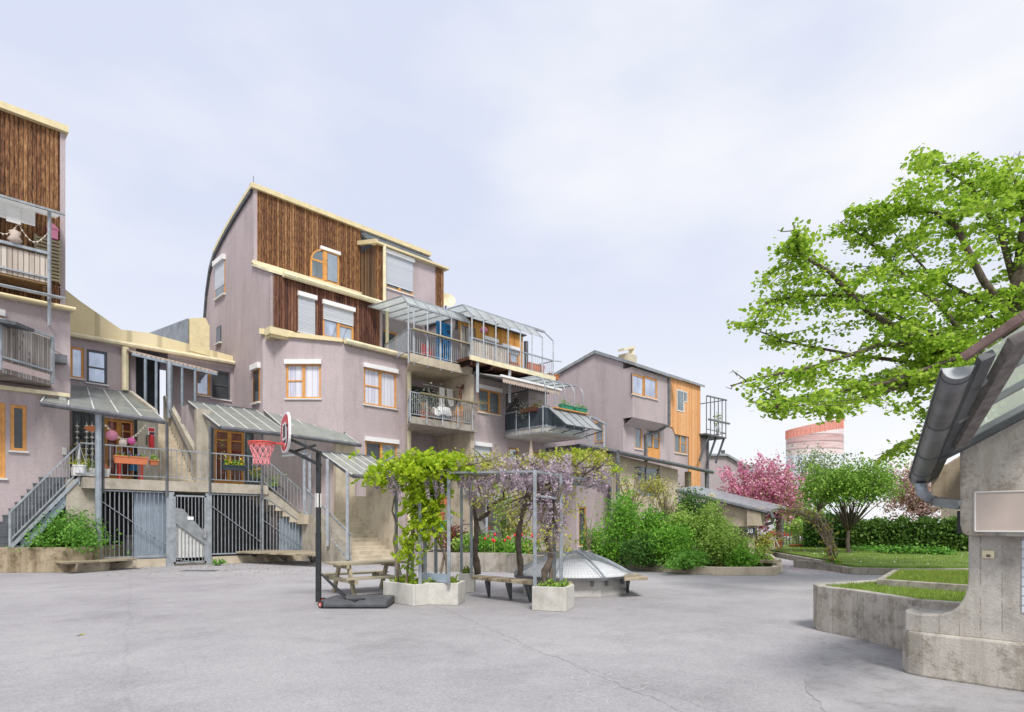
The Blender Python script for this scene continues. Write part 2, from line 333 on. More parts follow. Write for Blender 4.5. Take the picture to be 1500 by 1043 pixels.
# ------------------------------------------------------------ foliage
def fastmesh(name, verts, k, mat_, parent=None):
    me = bpy.data.meshes.new(name); n = len(verts); nf = n//k
    me.vertices.add(n); me.vertices.foreach_set('co', np.ascontiguousarray(verts, dtype=np.float32).ravel())
    me.loops.add(n); me.loops.foreach_set('vertex_index', np.arange(n, dtype=np.int32))
    me.polygons.add(nf); me.polygons.foreach_set('loop_start', np.arange(0, n, k, dtype=np.int32)); me.polygons.foreach_set('loop_total', np.full(nf, k, dtype=np.int32))
    me.update(calc_edges=True); me.materials.append(mat_)
    o = bpy.data.objects.new(name, me); COL.objects.link(o)
    if parent is not None: o.parent = parent; o.matrix_parent_inverse = Matrix.Translation(-V(parent.get('wp', (0,0,0))))
    return o
SH = {'kite': [(-.5,0),(-.05,.34),(.5,0),(-.05,-.34)],
      'long': [(-.5,0),(0,.16),(.5,0),(0,-.16)],
      'round': [(-.5,0),(-.3,.4),(.1,.42),(.5,0),(.1,-.42),(-.3,-.4)],
      'blade': [(0,-.06),(1,0),(0,.06)]}
def leaves(name, mt, parent, P, size, seed=0, up=.6, shape='kite', dirs=None, dbias=1.5):
    rg = np.random.default_rng(seed); P = np.asarray(P, float); n = len(P)
    nrm = rg.normal(size=(n,3)); nrm[:,2] += up*2; nrm /= np.linalg.norm(nrm, axis=1)[:,None]
    t = rg.normal(size=(n,3))
    if dirs is not None: t = t + np.asarray(dirs)*dbias
    t -= nrm*(t*nrm).sum(1)[:,None]; t /= (np.linalg.norm(t, axis=1)[:,None]+1e-9)
    b = np.cross(nrm, t); s = size*rg.uniform(.6, 1.35, n)
    sh = SH[shape]; k = len(sh); out = np.empty((n,k,3))
    for i, (a, c) in enumerate(sh):
        out[:,i] = P + t*(a*s)[:,None] + b*(c*s)[:,None]
        if a > .3: out[:,i] -= nrm*(s*.12)[:,None]
    return fastmesh(name, out.reshape(-1,3), k, mt, parent)
def crown(c, rad, ncl, per, cl, seed, shell=.45, flatb=0.0, zs=.8):
    rg = np.random.default_rng(seed); d = rg.normal(size=(ncl,3)); d /= np.linalg.norm(d, axis=1)[:,None]
    if flatb: d[:,2] = np.where(d[:,2] < -flatb, -d[:,2], d[:,2])
    lump = .82 + .22*np.sin(d[:,0]*4+seed)*np.cos(d[:,1]*3.3+seed*2) + .13*rg.normal(size=ncl)
    r = rg.uniform(shell**2, 1, ncl)**.5*lump
    cc = np.array(c) + d*r[:,None]*np.array(rad)
    m = rg.poisson(per, ncl)+2
    idx = np.repeat(np.arange(ncl), m); sc = rg.uniform(.6,1.3,ncl)[idx]*cl
    P = cc[idx] + rg.normal(size=(len(idx),3))*sc[:,None]*np.array([1,1,zs])
    return P, cc
def limbs(m, base, top, ends, r0, seed, n=6):
    rg = random.Random(seed); base, top = V(base), V(top)
    mid = base.lerp(top, .5)+V((rg.uniform(-.06,.06), rg.uniform(-.06,.06), 0))
    m.tube([base-V((0,0,.1)), base+V((0,0,.12)), mid, top], [r0*1.35, r0*1.05, r0*.9, r0*.75], 9)
    for e in ends:
        e = V(e); q = top.lerp(e, .5); q.z += (e-top).length*.07*rg.uniform(-1,1.4); q += V((rg.uniform(-1,1), rg.uniform(-1,1), 0))*(e-top).length*.07
        m.tube([top-V((0,0,r0*.4)), top.lerp(q,.5), q, e], [r0*.5, r0*.36, r0*.22, r0*.07], n)
def tree(name, label, base, H0, c, rad, ncl, per, cl, lsize, lm, seed, r0=.12, bark='bark', nl=14, extra=(), shape='kite', shell=.45, group=None, fname='foliage', flatb=.0, up=.4):
    t = thing(name, label, 'tree', base, group); P, cc = crown(c, rad, ncl, per, cl, seed, shell, flatb)
    m = MB(); rg = random.Random(seed)
    limbs(m, base, V(base)+V((0,0,H0)), [cc[rg.randrange(len(cc))] for _ in range(nl)], r0, seed); m.build('trunk', M[bark], t, True)
    if not extra: leaves(fname, M[lm], t, P, lsize, seed, up, shape)
    else:
        rr = np.random.default_rng(seed+5).random(len(P)); lo = 0
        for nm, mt, fr in extra: leaves(nm, M[mt], t, P[(rr >= lo) & (rr < lo+fr)], lsize, seed+int(lo*100), up, shape); lo += fr
    return t
def shrub(name, label, c, rad, ncl, per, cl, lsize, lm, seed, cat='shrub', group=None, shape='kite', stems=8, up=.5, shell=.35, ground=None, extra=None):
    g = V((c[0], c[1], 0 if ground is None else ground)); t = thing(name, label, cat, g, group)
    P, cc = crown(c, rad, ncl, per, cl, seed, shell); P = P[P[:,2] > g.z+.02]
    m = MB(); rg = random.Random(seed)
    for i in range(stems):
        e = V(cc[rg.randrange(len(cc))]); e.z = max(e.z, g.z+.1); b = g + V((rg.uniform(-1,1)*rad[0]*.25, rg.uniform(-1,1)*rad[1]*.25, -.03))
        m.tube([b, b.lerp(e,.5)+V((0,0,.08)), e], [.018,.012,.005], 5)
    m.build('stem', M['bark'], t); leaves('foliage', M[lm], t, P, lsize, seed, up, shape)
    if extra: leaves(extra[0], M[extra[1]], t, P[np.random.default_rng(seed+9).random(len(P)) < extra[2]] + np.array([0,0,lsize*.5]), extra[3], seed+1, 1)
    return t
# ------------------------------------------------------------ facades, windows
class Fac:
    def __init__(s, O, u, n): s.O, s.u, s.n = V(O), V(u).normalized(), V(n).normalized()
    def uv(s, px, py): p = hit(px, py, s.O, s.n); return (p-s.O).dot(s.u), p.z
    def P(s, u, z, d=0): p = s.O + s.u*u + s.n*d; return V((p.x, p.y, z))
    def rect(s, x0, x1, yt, yb):       # y values read at the left edge
        a = s.uv(x0, yt); b = s.uv(x0, yb); c = s.uv(x1, 768); return a[0], c[0], b[1], a[1]
    def bx(s, m, u0, u1, z0, z1, d0, d1):
        m.hexa([s.P(u0,z0,d0), s.P(u1,z0,d0), s.P(u1,z0,d1), s.P(u0,z0,d1)], [s.P(u0,z1,d0), s.P(u1,z1,d0), s.P(u1,z1,d1), s.P(u0,z1,d1)]); return m
def facY(Y): return Fac((0,Y,0), (1,0,0), (0,-1,0))
def facX(X): return Fac((X,0,0), (0,-1,0), (-1,0,0))
def wallh(m, F, u0, u1, z0, z1, holes=(), dep=.16):
    us = sorted({u0, u1, *[min(max(h[i],u0),u1) for h in holes for i in (0,1)]}); zs = sorted({z0, z1, *[min(max(h[i],z0),z1) for h in holes for i in (2,3)]})
    for a, b in zip(us, us[1:]):
        for c, d in zip(zs, zs[1:]):
            if any(h[0]-1e-6 <= a and b <= h[1]+1e-6 and h[2]-1e-6 <= c and d <= h[3]+1e-6 for h in holes): continue
            m.add([F.P(a,c), F.P(b,c), F.P(b,d), F.P(a,d)], [(0,1,2,3)])
    for a, b, c, d in [h[:4] for h in holes]:
        for p, q in (((a,c),(b,c)), ((b,c),(b,d)), ((b,d),(a,d)), ((a,d),(a,c))):
            m.add([F.P(*p), F.P(*q), F.P(*q, -dep), F.P(*p, -dep)], [(0,1,2,3)])
    return m
def window(par, F, r, frame='orange', glass='g_dark', cols=2, tr=(), blind=0, box=True, sill=True, dep=.1, fw=.085, name='window', shut=None, glasses=None, sillm='offwhite', low=0, bmat='white', split=None):
    u0, u1, z0, z1 = r[:4]; F2 = lambda m, a, b, c, d, e, f: F.bx(m, a, b, c, d, e, f)
    m = MB(); i = -dep; o = -dep+.07
    F2(m, u0, u0+fw, z0, z1, i, o); F2(m, u1-fw, u1, z0, z1, i, o); F2(m, u0+fw, u1-fw, z1-fw, z1, i, o); F2(m, u0+fw, u1-fw, z0, z0+fw, i, o)
    eu = [u0+fw + (u1-u0-2*fw)*k/cols for k in range(cols+1)]
    if split: eu = [u0+fw] + [u0+fw+(u1-u0-2*fw)*x for x in split] + [u1-fw]
    cols = len(eu)-1
    for k in range(1, cols): F2(m, eu[k]-fw*.75, eu[k]+fw*.75, z0+fw, z1-fw, i, o+.012)
    for k, fz in tr: F2(m, eu[k]+fw*.75*(k>0), eu[k+1]-fw*.75*(k<cols-1), z0+(z1-z0)*fz-.03, z0+(z1-z0)*fz+.03, i, o-.006)
    if low: F2(m, u0+fw, u1-fw, z0+fw, z0+(z1-z0)*low, i, o-.01)
    w = m.build(name, M[frame], par)
    zb = z0+(z1-z0)*low if low else z0
    for k in range(cols):
        q = MB(); g = glasses[k] if glasses else glass
        F2(q, eu[k], eu[k+1], zb+fw*.6, z1-fw*.6, -dep+.008, -dep+.03); q.build('pane', M[g], w)
    if blind:
        q = MB(); zl = z1-(z1-z0)*blind; n = max(2, int((z1-zl)/.055)); h = (z1-zl)/n
        for k in range(n): F2(q, u0+.02, u1-.02, zl+k*h+.006, zl+(k+1)*h, o+.008, o+.03)
        F2(q, u0+.02, u1-.02, zl-.03, zl+.004, o+.006, o+.034); q.build('roller_shutter', M['shutter'], w)
    if box:
        q = MB(); F2(q, u0-.04, u1+.04, z1-.02, z1+.17, .004, .12); q.build('blind_box', M[bmat], w)
    if sill:
        q = MB(); F2(q, u0-.05, u1+.05, z0-.05, z0+.005, -dep+.05, .07); q.build('sill', M[sillm], w)
    return w
def tubes(pts, r, n=8): return MB().tube(pts, r, n)

# ------------------------------------------------------------ ground
gm, nt, p = mat('asphalt'); co = coord(nt)
big = noise(nt, co, .16, 5, .6); fine = noise(nt, co, 95, 2, .8); mid = noise(nt, co, 1.6, 6, .7)
c = ramp(nt, big, [(.3, (.325,.313,.325)), (.5, (.37,.357,.368)), (.7, (.415,.402,.41))])
c = mixc(nt, .55, c, ramp(nt, mid, [(.3, (.84,.84,.85)), (.65, (1.05,1.05,1.05))]), 'MULTIPLY')
c = mixc(nt, .42, c, ramp(nt, fine, [(.3, (.62,.62,.63)), (.62, (1.12,1.12,1.11))]), 'MULTIPLY')
bl = noise(nt, co, .55, 7, .72); c = mixc(nt, .5, c, ramp(nt, bl, [(.34, (.66,.655,.66)), (.5, (1,1,1)), (.7, (1.07,1.065,1.06))]), 'MULTIPLY')
sp2 = noise(nt, co, 2.6, 3, .5); c = mixc(nt, .6, c, ramp(nt, sp2, [(.22, (.6,.59,.58)), (.29, (1,1,1))]), 'MULTIPLY')
vo = N(nt, 'ShaderNodeTexVoronoi', {'Vector': co, 'Scale': 55.0}).outputs['Color']
c = mixc(nt, .16, c, N(nt, 'ShaderNodeRGBToBW', {0: vo}).outputs[0], 'OVERLAY')
sx = N(nt, 'ShaderNodeSeparateXYZ', {0: co}); wob = noise(nt, co, 1.3, 5, .7)
def crack(nx, ny, off, w, dark):
    global c
    a = N(nt, 'ShaderNodeMath', {0: N(nt, 'ShaderNodeMath', {0: sx.outputs[0], 1: nx}, operation='MULTIPLY').outputs[0], 1: N(nt, 'ShaderNodeMath', {0: sx.outputs[1], 1: ny}, operation='MULTIPLY').outputs[0]}, operation='ADD').outputs[0]
    b = N(nt, 'ShaderNodeMath', {0: a, 1: N(nt, 'ShaderNodeMath', {0: wob, 1: .35}, operation='MULTIPLY').outputs[0]}, operation='ADD').outputs[0]
    d = N(nt, 'ShaderNodeMath', {0: N(nt, 'ShaderNodeMath', {0: b, 1: off}, operation='SUBTRACT').outputs[0]}, operation='ABSOLUTE').outputs[0]
    c = mixc(nt, .9, c, ramp(nt, d, [(0, (dark,)*3), (w, (1,1,1))]), 'MULTIPLY')
def cr2(pa, pb, w, dark):
    a, b = atW(*pa), atW(*pb); d = (b-a).normalized(); n_ = V((-d.y, d.x, 0)); crack(n_.x, n_.y, a.dot(n_)+.17, w, dark)
cr2((600,870), (1000,1043), .016, .62); cr2((190,860), (182,1040), .03, .9); cr2((640,905), (760,945), .010, .7); cr2((700,920),(1300,820), .02, .86)
nt.links.new(c, p.inputs['Base Color']); p.inputs['Roughness'].default_value = .92; p.inputs['Specular IOR Level'].default_value = .25
bump(nt, p, fine, .55, .012)
m = MB(); n = 40
m.add([(-2500,-2500,0),(2500,-2500,0),(2500,2500,0),(-2500,2500,0)], [(0,1,2,3)]); struct(m.build('ground', gm))

# ------------------------------------------------------------ left tower of flats (frame edge)
t = thing('apartment_building', 'tall mauve block with dark timber top cut by the left edge of the photo', 'building', (3, 27, 0), 'terraced apartment blocks')
F1 = facY(25.2); FL1 = facY(25.5); FU1 = facY(26.35)
xr = 4.13
w1 = F1.rect(15, 39, 592, 660); w2 = F1.rect(-14, 8, 588, 700); w3 = FL1.rect(-16, 5, 459, 488)
m = MB(); zt = F1.uv(60, 577)[1]; zl = 8.75
wallh(m, F1, -2, xr-.03, 0, zt, [w1, w2]); wallh(m, FL1, -2, xr+.04, zt, zl, [w3])
m.add([(xr-.03,25.2,0),(xr-.03,34,0),(xr-.03,34,zt),(xr-.03,25.2,zt)], [(0,1,2,3)]); m.add([(xr+.04,25.5,zt),(xr+.04,34,zt),(xr+.04,34,zl),(xr+.04,25.5,zl)], [(0,1,2,3)])
m.add([(-2,25.5,zl),(xr+.04,25.5,zl),(xr+.04,34,zl),(-2,34,zl)], [(0,1,2,3)])
m.box(-2, xr+.02, 26.42, 33.5, zl, 15.25); m.box(xr-.12, xr+.03, 26.3, 26.5, zl, 15.2)
m.build('wall', M['stucco'], t)
m = MB(); m.box(-2, xr-.125, 26.34, 26.41, zl+.02, 15.2); m.build('timber_cladding', M['timber'], t)
m = MB(); m.box(-2, xr+.1, 26.15, 33.6, 15.2, 15.42); m.build('roof', M['yellow'], t)
m = MB(); m.box(-2, xr+.12, 25.3, 25.62, zl, zl+.08); m.box(-2, xr-.05, 25.02, 25.3, zt-.02, zt+.1); m.build('ledge', M['yellowpale'], t)
m = MB(); m.tube([(-2,25.25,zl+.05),(xr+.15,25.25,zl+.05)], .07, 8); m.build('gutter', M['yellow'], t)
window(t, F1, w1, glass='g_dark', cols=1, box=False, fw=.1); window(t, F1, w2, glass='g_dark', cols=2, box=False, low=.35, fw=.1, name='balcony_door'); window(t, FL1, w3, glass='g_cur', cols=1)
m = MB(); pp = F1.uv(91,640); F1.bx(m, pp[0]-.1, pp[0]+.1, pp[1]+1.15, pp[1]+1.45, 0, .12); m.build('wall_lamp', M['offwhite'], t)
m = MB(); pp = F1.uv(94,661); F1.bx(m, pp[0]-.06, pp[0]+.06, pp[1]-.12, pp[1]+.12, 0, .06); m.build('bell_box', M['offwhite'], t)
# lower balcony
b0 = V((2.17,23.8,0)); b1_ = V((3.54,24.9,0)); zb = F1.uv(60,560)[1]+.15
m = MB(); m.slab([(-2,23.8),(b0.x,b0.y),(b1_.x,b1_.y),(b1_.x+.1,25.45),(-2,25.45)], 6.05, 6.2); bal = m.build('balcony', M['greywood'], t)
m = MB()
for a, b in ((V((-2,23.8,0)), b0), (b0, b1_)): m.bar(a+V((0,0,6.98)), b+V((0,0,6.98)), .03, 1.15)
m.build('board_infill', M['greywood'], bal)
m = MB()
for a, b in ((V((-2,23.72,0)), b0+V((.03,-.07,0))), (b0+V((.03,-.07,0)), b1_+V((.05,-.06,0)))):
    for z in (7.62, 6.5): m.bar(a+V((0,0,z)), b+V((0,0,z)), .06)
m.bar(b1_+V((.04,-.05,6.1)), b1_+V((.04,-.05,7.65)), .09); m.bar(b0+V((0,-.08,6.1)), b0+V((0,-.08,7.6)), .06); m.build('railing', M['steel'], bal)
m = MB(); m.hexa([(-2,23.3,7.45),(2.5,23.45,7.45),(3.0,23.95,7.45),(-2,23.9,7.45)], [(-2,23.3,7.55),(2.5,23.45,7.55),(3.0,23.95,7.55),(-2,23.9,7.55)]); m.build('shelf', M['darksteel'], bal)
# upper balcony
Fb = facY(25.1); ub = Fb.uv(72,400); zf = Fb.uv(72,412)[1]; zr = Fb.uv(72,372)[1]; zp = Fb.uv(72,478)[1]; zg = Fb.uv(75,312)[1]; ux = ub[0]
m = MB(); m.box(-2, ux, 25.15, 26.33, zf-.12, zf); m.bar((ux-.1,26.2,zf-.9),(ux-.1,25.2,zf-.15),.08); m.bar((1.9,26.2,zf-.9),(1.9,25.2,zf-.15),.08); bal = m.build('balcony', M['soffit'], t)
m = MB(); m.box(-2, ux-.03, 25.13, 25.16, zf-.05, zr-.1); m.build('board_infill', M['palewood'], bal)
m = MB(); m.box(-2, ux, 25.05, 25.2, zr-.04, zr+.05); m.bar((-2,25.1,zf+.1),(ux,25.1,zf+.1),.05)
for x, zz in ((ux, zp), (1.9, zf), (0, zf)): m.bar((x,25.06,zz),(x,25.06,zg),.075)
for k in range(4): m.bar((-2,24.95-.07*k,zl+.22),(xr-.2,24.95-.07*k,zl+.22),.035)
m.bar((ux,25.06,zp+.3),(ux,25.5,zp+.3),.06); m.build('railing', M['steel'], bal)
m = MB(); m.hexa([(-2,24.9,zg-.02),(ux+.35,24.9,zg-.02),(ux+.35,26.3,zg+.35),(-2,26.3,zg+.35)], [(-2,24.9,zg+.02),(ux+.35,24.9,zg+.02),(ux+.35,26.3,zg+.39),(-2,26.3,zg+.39)]); m.build('glass_roof', M['canopylight'], bal)
m = MB(); m.bar((-2,24.9,zg),(ux+.4,24.9,zg),.07); m.build('gutter', M['zinc'], bal)
m = MB()
for k in range(14): m.box(-2+k*.37, -2+k*.37+.37, 25.2+.02*(k%2), 25.22+.02*(k%2), zg-.62+.08*(k%2), zg-.05)
m.build('white_canvas', M['fabric'], bal)
# small things on the left tower
m = MB(); pp = FU1.uv(75,345); FU1.bx(m, pp[0]-.14, pp[0]+.14, pp[1]-.2, pp[1]+.12, .1, .35); m.prism([FU1.P(pp[0]-.18,pp[1]+.12,.08), FU1.P(pp[0]+.18,pp[1]+.12,.08), FU1.P(pp[0],pp[1]+.3,.08)], FU1.n*.3); tag(m.build('bird_house', M['pinkp']), 'small pink bird house hung on the dark timber cladding', 'bird house')
m = MB()
for k in range(12): FU1.bx(m, xr-.85, xr-.15, 9.85+k*.12, 9.92+k*.12, .3, .34)
FU1.bx(m, xr-.87, xr-.8, 9.8, 11.3, .28, .33); FU1.bx(m, xr-.2, xr-.13, 9.8, 11.3, .28, .33); tag(m.build('slatted_screen', M['tablewood']), 'wooden slatted screen standing beside the upper left balcony', 'screen')
m = MB(); 
for k in range(5):
    FU1.bx(m, xr-.75+k*.13, xr-.72+k*.13, 8.95, 9.7, .25, .28)
FU1.bx(m, xr-.8, xr-.15, 9.3, 9.34, .24, .29); FU1.bx(m, xr-.8, xr-.15, 9.66, 9.7, .24, .29); tag(m.build('wooden_trellis', M['timberred']), 'low brown wooden grid under the slatted screen on the ledge', 'trellis')
m = MB(); pts = []
for k in range(25):
    s = k/24; pts.append((1.2+(ux-1.2)*s, 25.25, zg-.55-.45*math.sin(math.pi*((s*3) % 1))-.05))
m.tube(pts, .008, 4)
for q in pts: m.lathe((q[0],q[1],q[2]-.04), [(.01,0),(.035,.03),(.01,.06)], 6)
tag(m.build('string_lights', M['paper']), 'string of small round lights drooping along the upper left balcony', 'string lights')
m = MB(); m.lathe((2.65,25.1,zr+.05), [(.1,0),(.2,.12),(.12,.25),(.16,.38),(.02,.45)], 10); tag(m.build('plush_toy', M['beige'], None, True), 'pinkish soft toy sitting on the upper left balcony rail', 'toy')
m = MB(); pp = FL1.uv(82,527); FL1.bx(m, pp[0]-.25, pp[0]+.25, pp[1]-.15, pp[1]+.12, .05, .4); m.bar(FL1.P(pp[0]-.5,pp[1]+.5,.05), FL1.P(pp[0]+.2,pp[1]+.1,.3), .03); tag(m.build('basket_bracket', M['pipe']), 'dark basket hung on a bracket at the end of the lower left balcony', 'basket')

# ------------------------------------------------------------ connecting wing
YW = 29.8; XG = 11.2; FWg = facY(YW)
t = thing('apartment_building', 'low mauve wing with yellow sheet parapet between the tall blocks', 'building', (7.5, YW, 0), 'terraced apartment blocks')
zw1 = FWg.uv(200, 505)[1]; stop = 0; xp0 = FWg.uv(199, 560)[0]; xp1 = FWg.uv(246, 560)[0]; zpass = FWg.uv(222, 512)[1]
wl = FWg.rect(103, 123, 507, 553); wm = FWg.rect(127, 157, 511, 560); wr = FWg.rect(287, 308, 541, 578); wd = FWg.rect(310, 337, 541, 583)
m = MB(); wallh(m, FWg, 4.0, xp0, 5.5, zw1, [wl, wm]); wallh(m, FWg, xp1, XG, 5.5, zw1, [wr, wd]); wallh(m, FWg, xp0, xp1, zpass, zw1)
m.box(4, xp0-.002, YW+.2, YW+.3, 5.5, zw1); m.box(xp1+.002, XG, YW+.2, YW+.3, 5.5, zw1)
m.add([(xp0,YW,5.5),(xp0,YW+2.6,5.5),(xp0,YW+2.6,zw1),(xp0,YW,zw1)], [(0,1,2,3)]); m.add([(4,YW+.0,zw1),(XG,YW,zw1),(XG,YW+4,zw1),(4,YW+4,zw1)], [(0,1,2,3)])
m.build('wall', M['stucco2'], t)
m = MB(); m.box(xp1-.9, xp1, YW+1.2, YW+4, 5.5, zw1-.02); m.build('passage_wall', M['darkinfill'], t)
m = MB(); m.box(4.0, XG-.01, YW-.02, YW+3.8, 5.2, 5.78); m.build('passage_floor', M['concretelt'], t)
window(t, FWg, wl, 'orange', 'g_sky', 1, box=False); window(t, FWg, wm, 'darkframe', 'g_sky', 1, tr=((0,.48),), box=False); window(t, FWg, wr, 'orange', 'g_sky', 1, box=False); window(t, FWg, wd, 'darkframe', 'g_dark', 1, tr=((0,.5),), box=False)
m = MB(); q = [(4.9,0)]
pz = [FWg.uv(*a) for a in ((90,420),(115,440),(177,483),(218,488),(341,522),(341,534),(90,488))]
m.prism([FWg.P(u, z, .05) for u, z in pz], FWg.n*-.25); m.build('parapet_sheet', M['yellowpanel'], t)
m = MB(); 
gz = [FWg.uv(*a) for a in ((90,489),(341,533))]
m.tube([FWg.P(*gz[0], .2), FWg.P(*gz[1], .2)], .1, 8); 
pa = FWg.uv(182,510); m.tube([FWg.P(pa[0], pa[1], .18), FWg.P(pa[0], FWg.uv(182,573)[1], .18)], .13, 8); m.build('gutter', M['yellowpale'], t)
Xc = FWg.uv(277,500)[0]; Fc = facX(Xc)
ca = [Fc.uv(*a) for a in ((218,489),(277,467),(277,512),(218,500))]
m = MB(); m.prism([Fc.P(u,z,.07) for u, z in ca], (.05,0,0)); m.build('roof_cheek', M['greysheet'], t)
cb = [FWg.uv(*a) for a in ((277,467),(300,466),(306,478),(306,522),(277,514))]
m = MB(); m.prism([FWg.P(u,z,.08) for u, z in cb], (0,3.5,0)); m.build('roof_box', M['yellow'], t)
# ground floor of the wing (platform level)
FD = facY(27.2); zfl = 3.05; ztop = 6.4
wp1 = FD.rect(153, 196, 612, 712); wp0 = FD.rect(106, 150, 600, 712); wp2 = FD.rect(196.5, 206, 614, 712)
wp3 = FD.rect(314, 358, 628, 724); wp4 = FD.rect(359, 372, 632, 724); wp5 = FD.rect(303,313,626,724)
for w in (wp0, wp1, wp2, wp3, wp4, wp5): pass
wp0, wp1, wp2, wp3, wp4, wp5 = [(a[0], a[1], zfl+.02, a[3]) for a in (wp0, wp1, wp2, wp3, wp4, wp5)]
m = MB(); wallh(m, FD, 3.9, 6.75, zfl, 6.0, [wp0, wp1, wp2]); wallh(m, FD, 8.35, 11.3, zfl, 6.4, [wp5, wp3, wp4]); m.box(8.3, 11.2, 27.6, 27.7, 0, 6.4); m.box(3.9, 6.8, 27.6, 27.7, 0, 6.2); m.build('ground_floor_wall', M['stucco2'], t)
window(t, FD, wp1, 'orangedark', 'g_red', 2, box=False, sill=False, low=.12, fw=.11, name='terrace_door', tr=((0,.82),(1,.82)))
window(t, FD, wp0, 'darkframe', 'g_dark', 3, box=False, sill=False); window(t, FD, wp2, 'darkframe', 'g_grey', 1, box=False, sill=False)
window(t, FD, wp3, 'orangedark', 'g_red', 2, box=False, sill=False, low=.12, fw=.11, name='terrace_door', tr=((0,.82),(1,.82)))
window(t, FD, wp4, 'darkframe', 'g_grey', 1, box=False, sill=False); window(t, FD, wp5, 'darkframe', 'g_grey', 1, box=False, sill=False)
# porch roof over the passage
FP = facY(YW-1.0); pr = [FP.uv(193,517), FP.uv(318,547)]
t = thing('porch_roof', 'thin corrugated porch roof on steel posts above the upper stair', 'porch roof', (7.5, 28.8, 0))
m = MB(); a = FP.P(pr[0][0], pr[0][1]); b = FP.P(pr[1][0], pr[1][1])
m.hexa([a, b, b+V((0,.9,.25)), a+V((0,.9,.25))], [a+V((0,0,.07)), b+V((0,0,.07)), b+V((0,.9,.32)), a+V((0,.9,.32))])
for k in range(20): c_ = a.lerp(b, k/19); m.bar(c_+V((0,-.03,.06)), c_+V((0,.9,.32)), .05)
m.build('roof_sheet', M['beige'], t)
m = MB(); m.bar(a-V((0,0,.05)), b-V((0,0,.05)), .08, .1)
for x, yb in ((213,602),(229,600),(251,612),(267,618),(286,622)):
    s = FP.uv(x, 540)[0]; zt_ = a.z+(b.z-a.z)*(s-a.x)/(b.x-a.x)
    MB().bar((s, YW-1.0, FP.uv(x,yb)[1]), (s, YW-1.0, zt_), .08).build('post', M['bluesteel'], t)
m.build('beam', M['bluesteel'], t)
m = MB(); s = FP.uv(245,540)[0]; m.tube([(s+.05,YW-1.1,FP.uv(245,613)[1]),(s+.05,YW-1.1,a.z-.1)], .1, 10); m.build('downpipe', M['pipeblue'], t)
t = thing('handrail_gate', 'dark bar railing at the open end of the upper passage', 'railing', (xp0+.5, YW+2.5, 5.8))
m = MB(); rail(m, [(xp0+.02, YW+2.5, 5.8), (xp1-.9, YW+2.5, 5.8)], 1.1, .12); m.build('railing', M['darksteel'], t)

# ------------------------------------------------------------ main building
YU, YM, YL = 27.48, 25.76, 24.02; XC = 13.67; XB = 17.03; XF = 19.4; YR = 22.5; YB = 24.8
t = thing('apartment_building', 'stepped mauve block with dark timber upper floors and curved roof in the middle', 'building', (XG, YU, 0), 'terraced apartment blocks')
FG = facX(XG); FU = facY(YU); FM = facY(YM); FL = facY(YL); FR = facY(YR); FB = facY(YB)
FC = Fac((XG, 26.49, 0), (1,-1,0), (-1,-1,0)); wc = math.sqrt(2)*2.47
curve = [FG.uv(*a) for a in ((371,276),(358,296),(345,317),(334,336),(325,353),(316,371),(309,395),(304,430),(301,470))]
curve = [(-u, z) for u, z in curve]      # (Y, z)
gw = FG.rect(316, 330, 390, 440); gw = (gw[0], gw[1], FG.uv(316,440)[1], FG.uv(316,391)[1]); gw2 = FG.rect(371, 381, 543, 592)
zm1 = 12.25
m = MB()
poly = [(curve[0][0]-.0, curve[0][1])] + curve[1:] + [(curve[-1][0]+.4, 0), (26.49, 0), (26.49, 9.75), (YM, 9.75), (YM, zm1), (YU, 13.1)]
m.add([(XG, y, z) for y, z in poly], [tuple(range(len(poly)))])
wcw = FC.rect(419, 470, 533, 584)
m.add([FC.P(0,9.75), FC.P(wc,9.4), FC.P(wc,9.2), FC.P(0,9.2)], [(0,1,2,3)]); wallh(m, FC, 0, wc, 0, 9.2, [wcw])
l1 = FL.rect(533, 581, 537, 592); l2 = FL.rect(535, 582, 645, 700)
wallh(m, FL, XC, XB, 0, 9.4, [l1, l2]); m.add([(XB,YL,0),(XB,YB,0),(XB,YB,9.4),(XB,YL,9.4)], [(0,1,2,3)])
m.add([(XG,26.49,9.74),(XC,YL,9.39),(XB,YL,9.39),(XB,28,9.39),(XG,28,9.74)], [(0,1,2,3,4)])
# dormer stucco
FD2 = facY(25.95); dz0, dz1 = 12.42, 15.2
dw = FD2.rect(565, 605, 370, 421)
wallh(m, FD2, 17.0, 20.2, dz0, dz1, [dw]); m.box(16.6, 20.7, 26.2, 27.4, dz0, dz1)
m.add([(16.57,25.95,dz0),(20.7,25.95,dz0),(20.7,27.4,dz0),(16.57,27.4,dz0)], [(0,1,2,3)])
# right part
XE = 25.2
r1 = FR.rect(700, 733, 568, 603); r2 = FR.rect(687, 718, 651, 686); r3 = FR.rect(746, 759, 655, 705); r4 = FR.rect(781, 798, 662, 715)
wallh(m, FR, XF+.2, XE+2.0, 0, 6.0, [r2, r3, r4] + [(r1[0], r1[1], r1[2], r1[3])][:0]); wallh(m, FR, XF+.2, XE, 6.0, 8.8, [r1])
m.add([(XE,YR,6),(XE,28,6),(XE,28,9.2),(XE,YR,9.2)], [(0,1,2,3)]); m.add([(XF+.2,YR,8.8),(XE,YR,8.8),(XE,28,8.8),(XF+.2,28,8.8)], [(0,1,2,3)]); m.add([(XE,YR,6),(XE+2,YR,6),(XE+2,26,6),(XE,26,6)], [(0,1,2,3)]); m.add([(XE+2,YR,0),(XE+2,26,0),(XE+2,26,6),(XE+2,YR,6)], [(0,1,2,3)])
m.build('wall', M['stucco'], t)
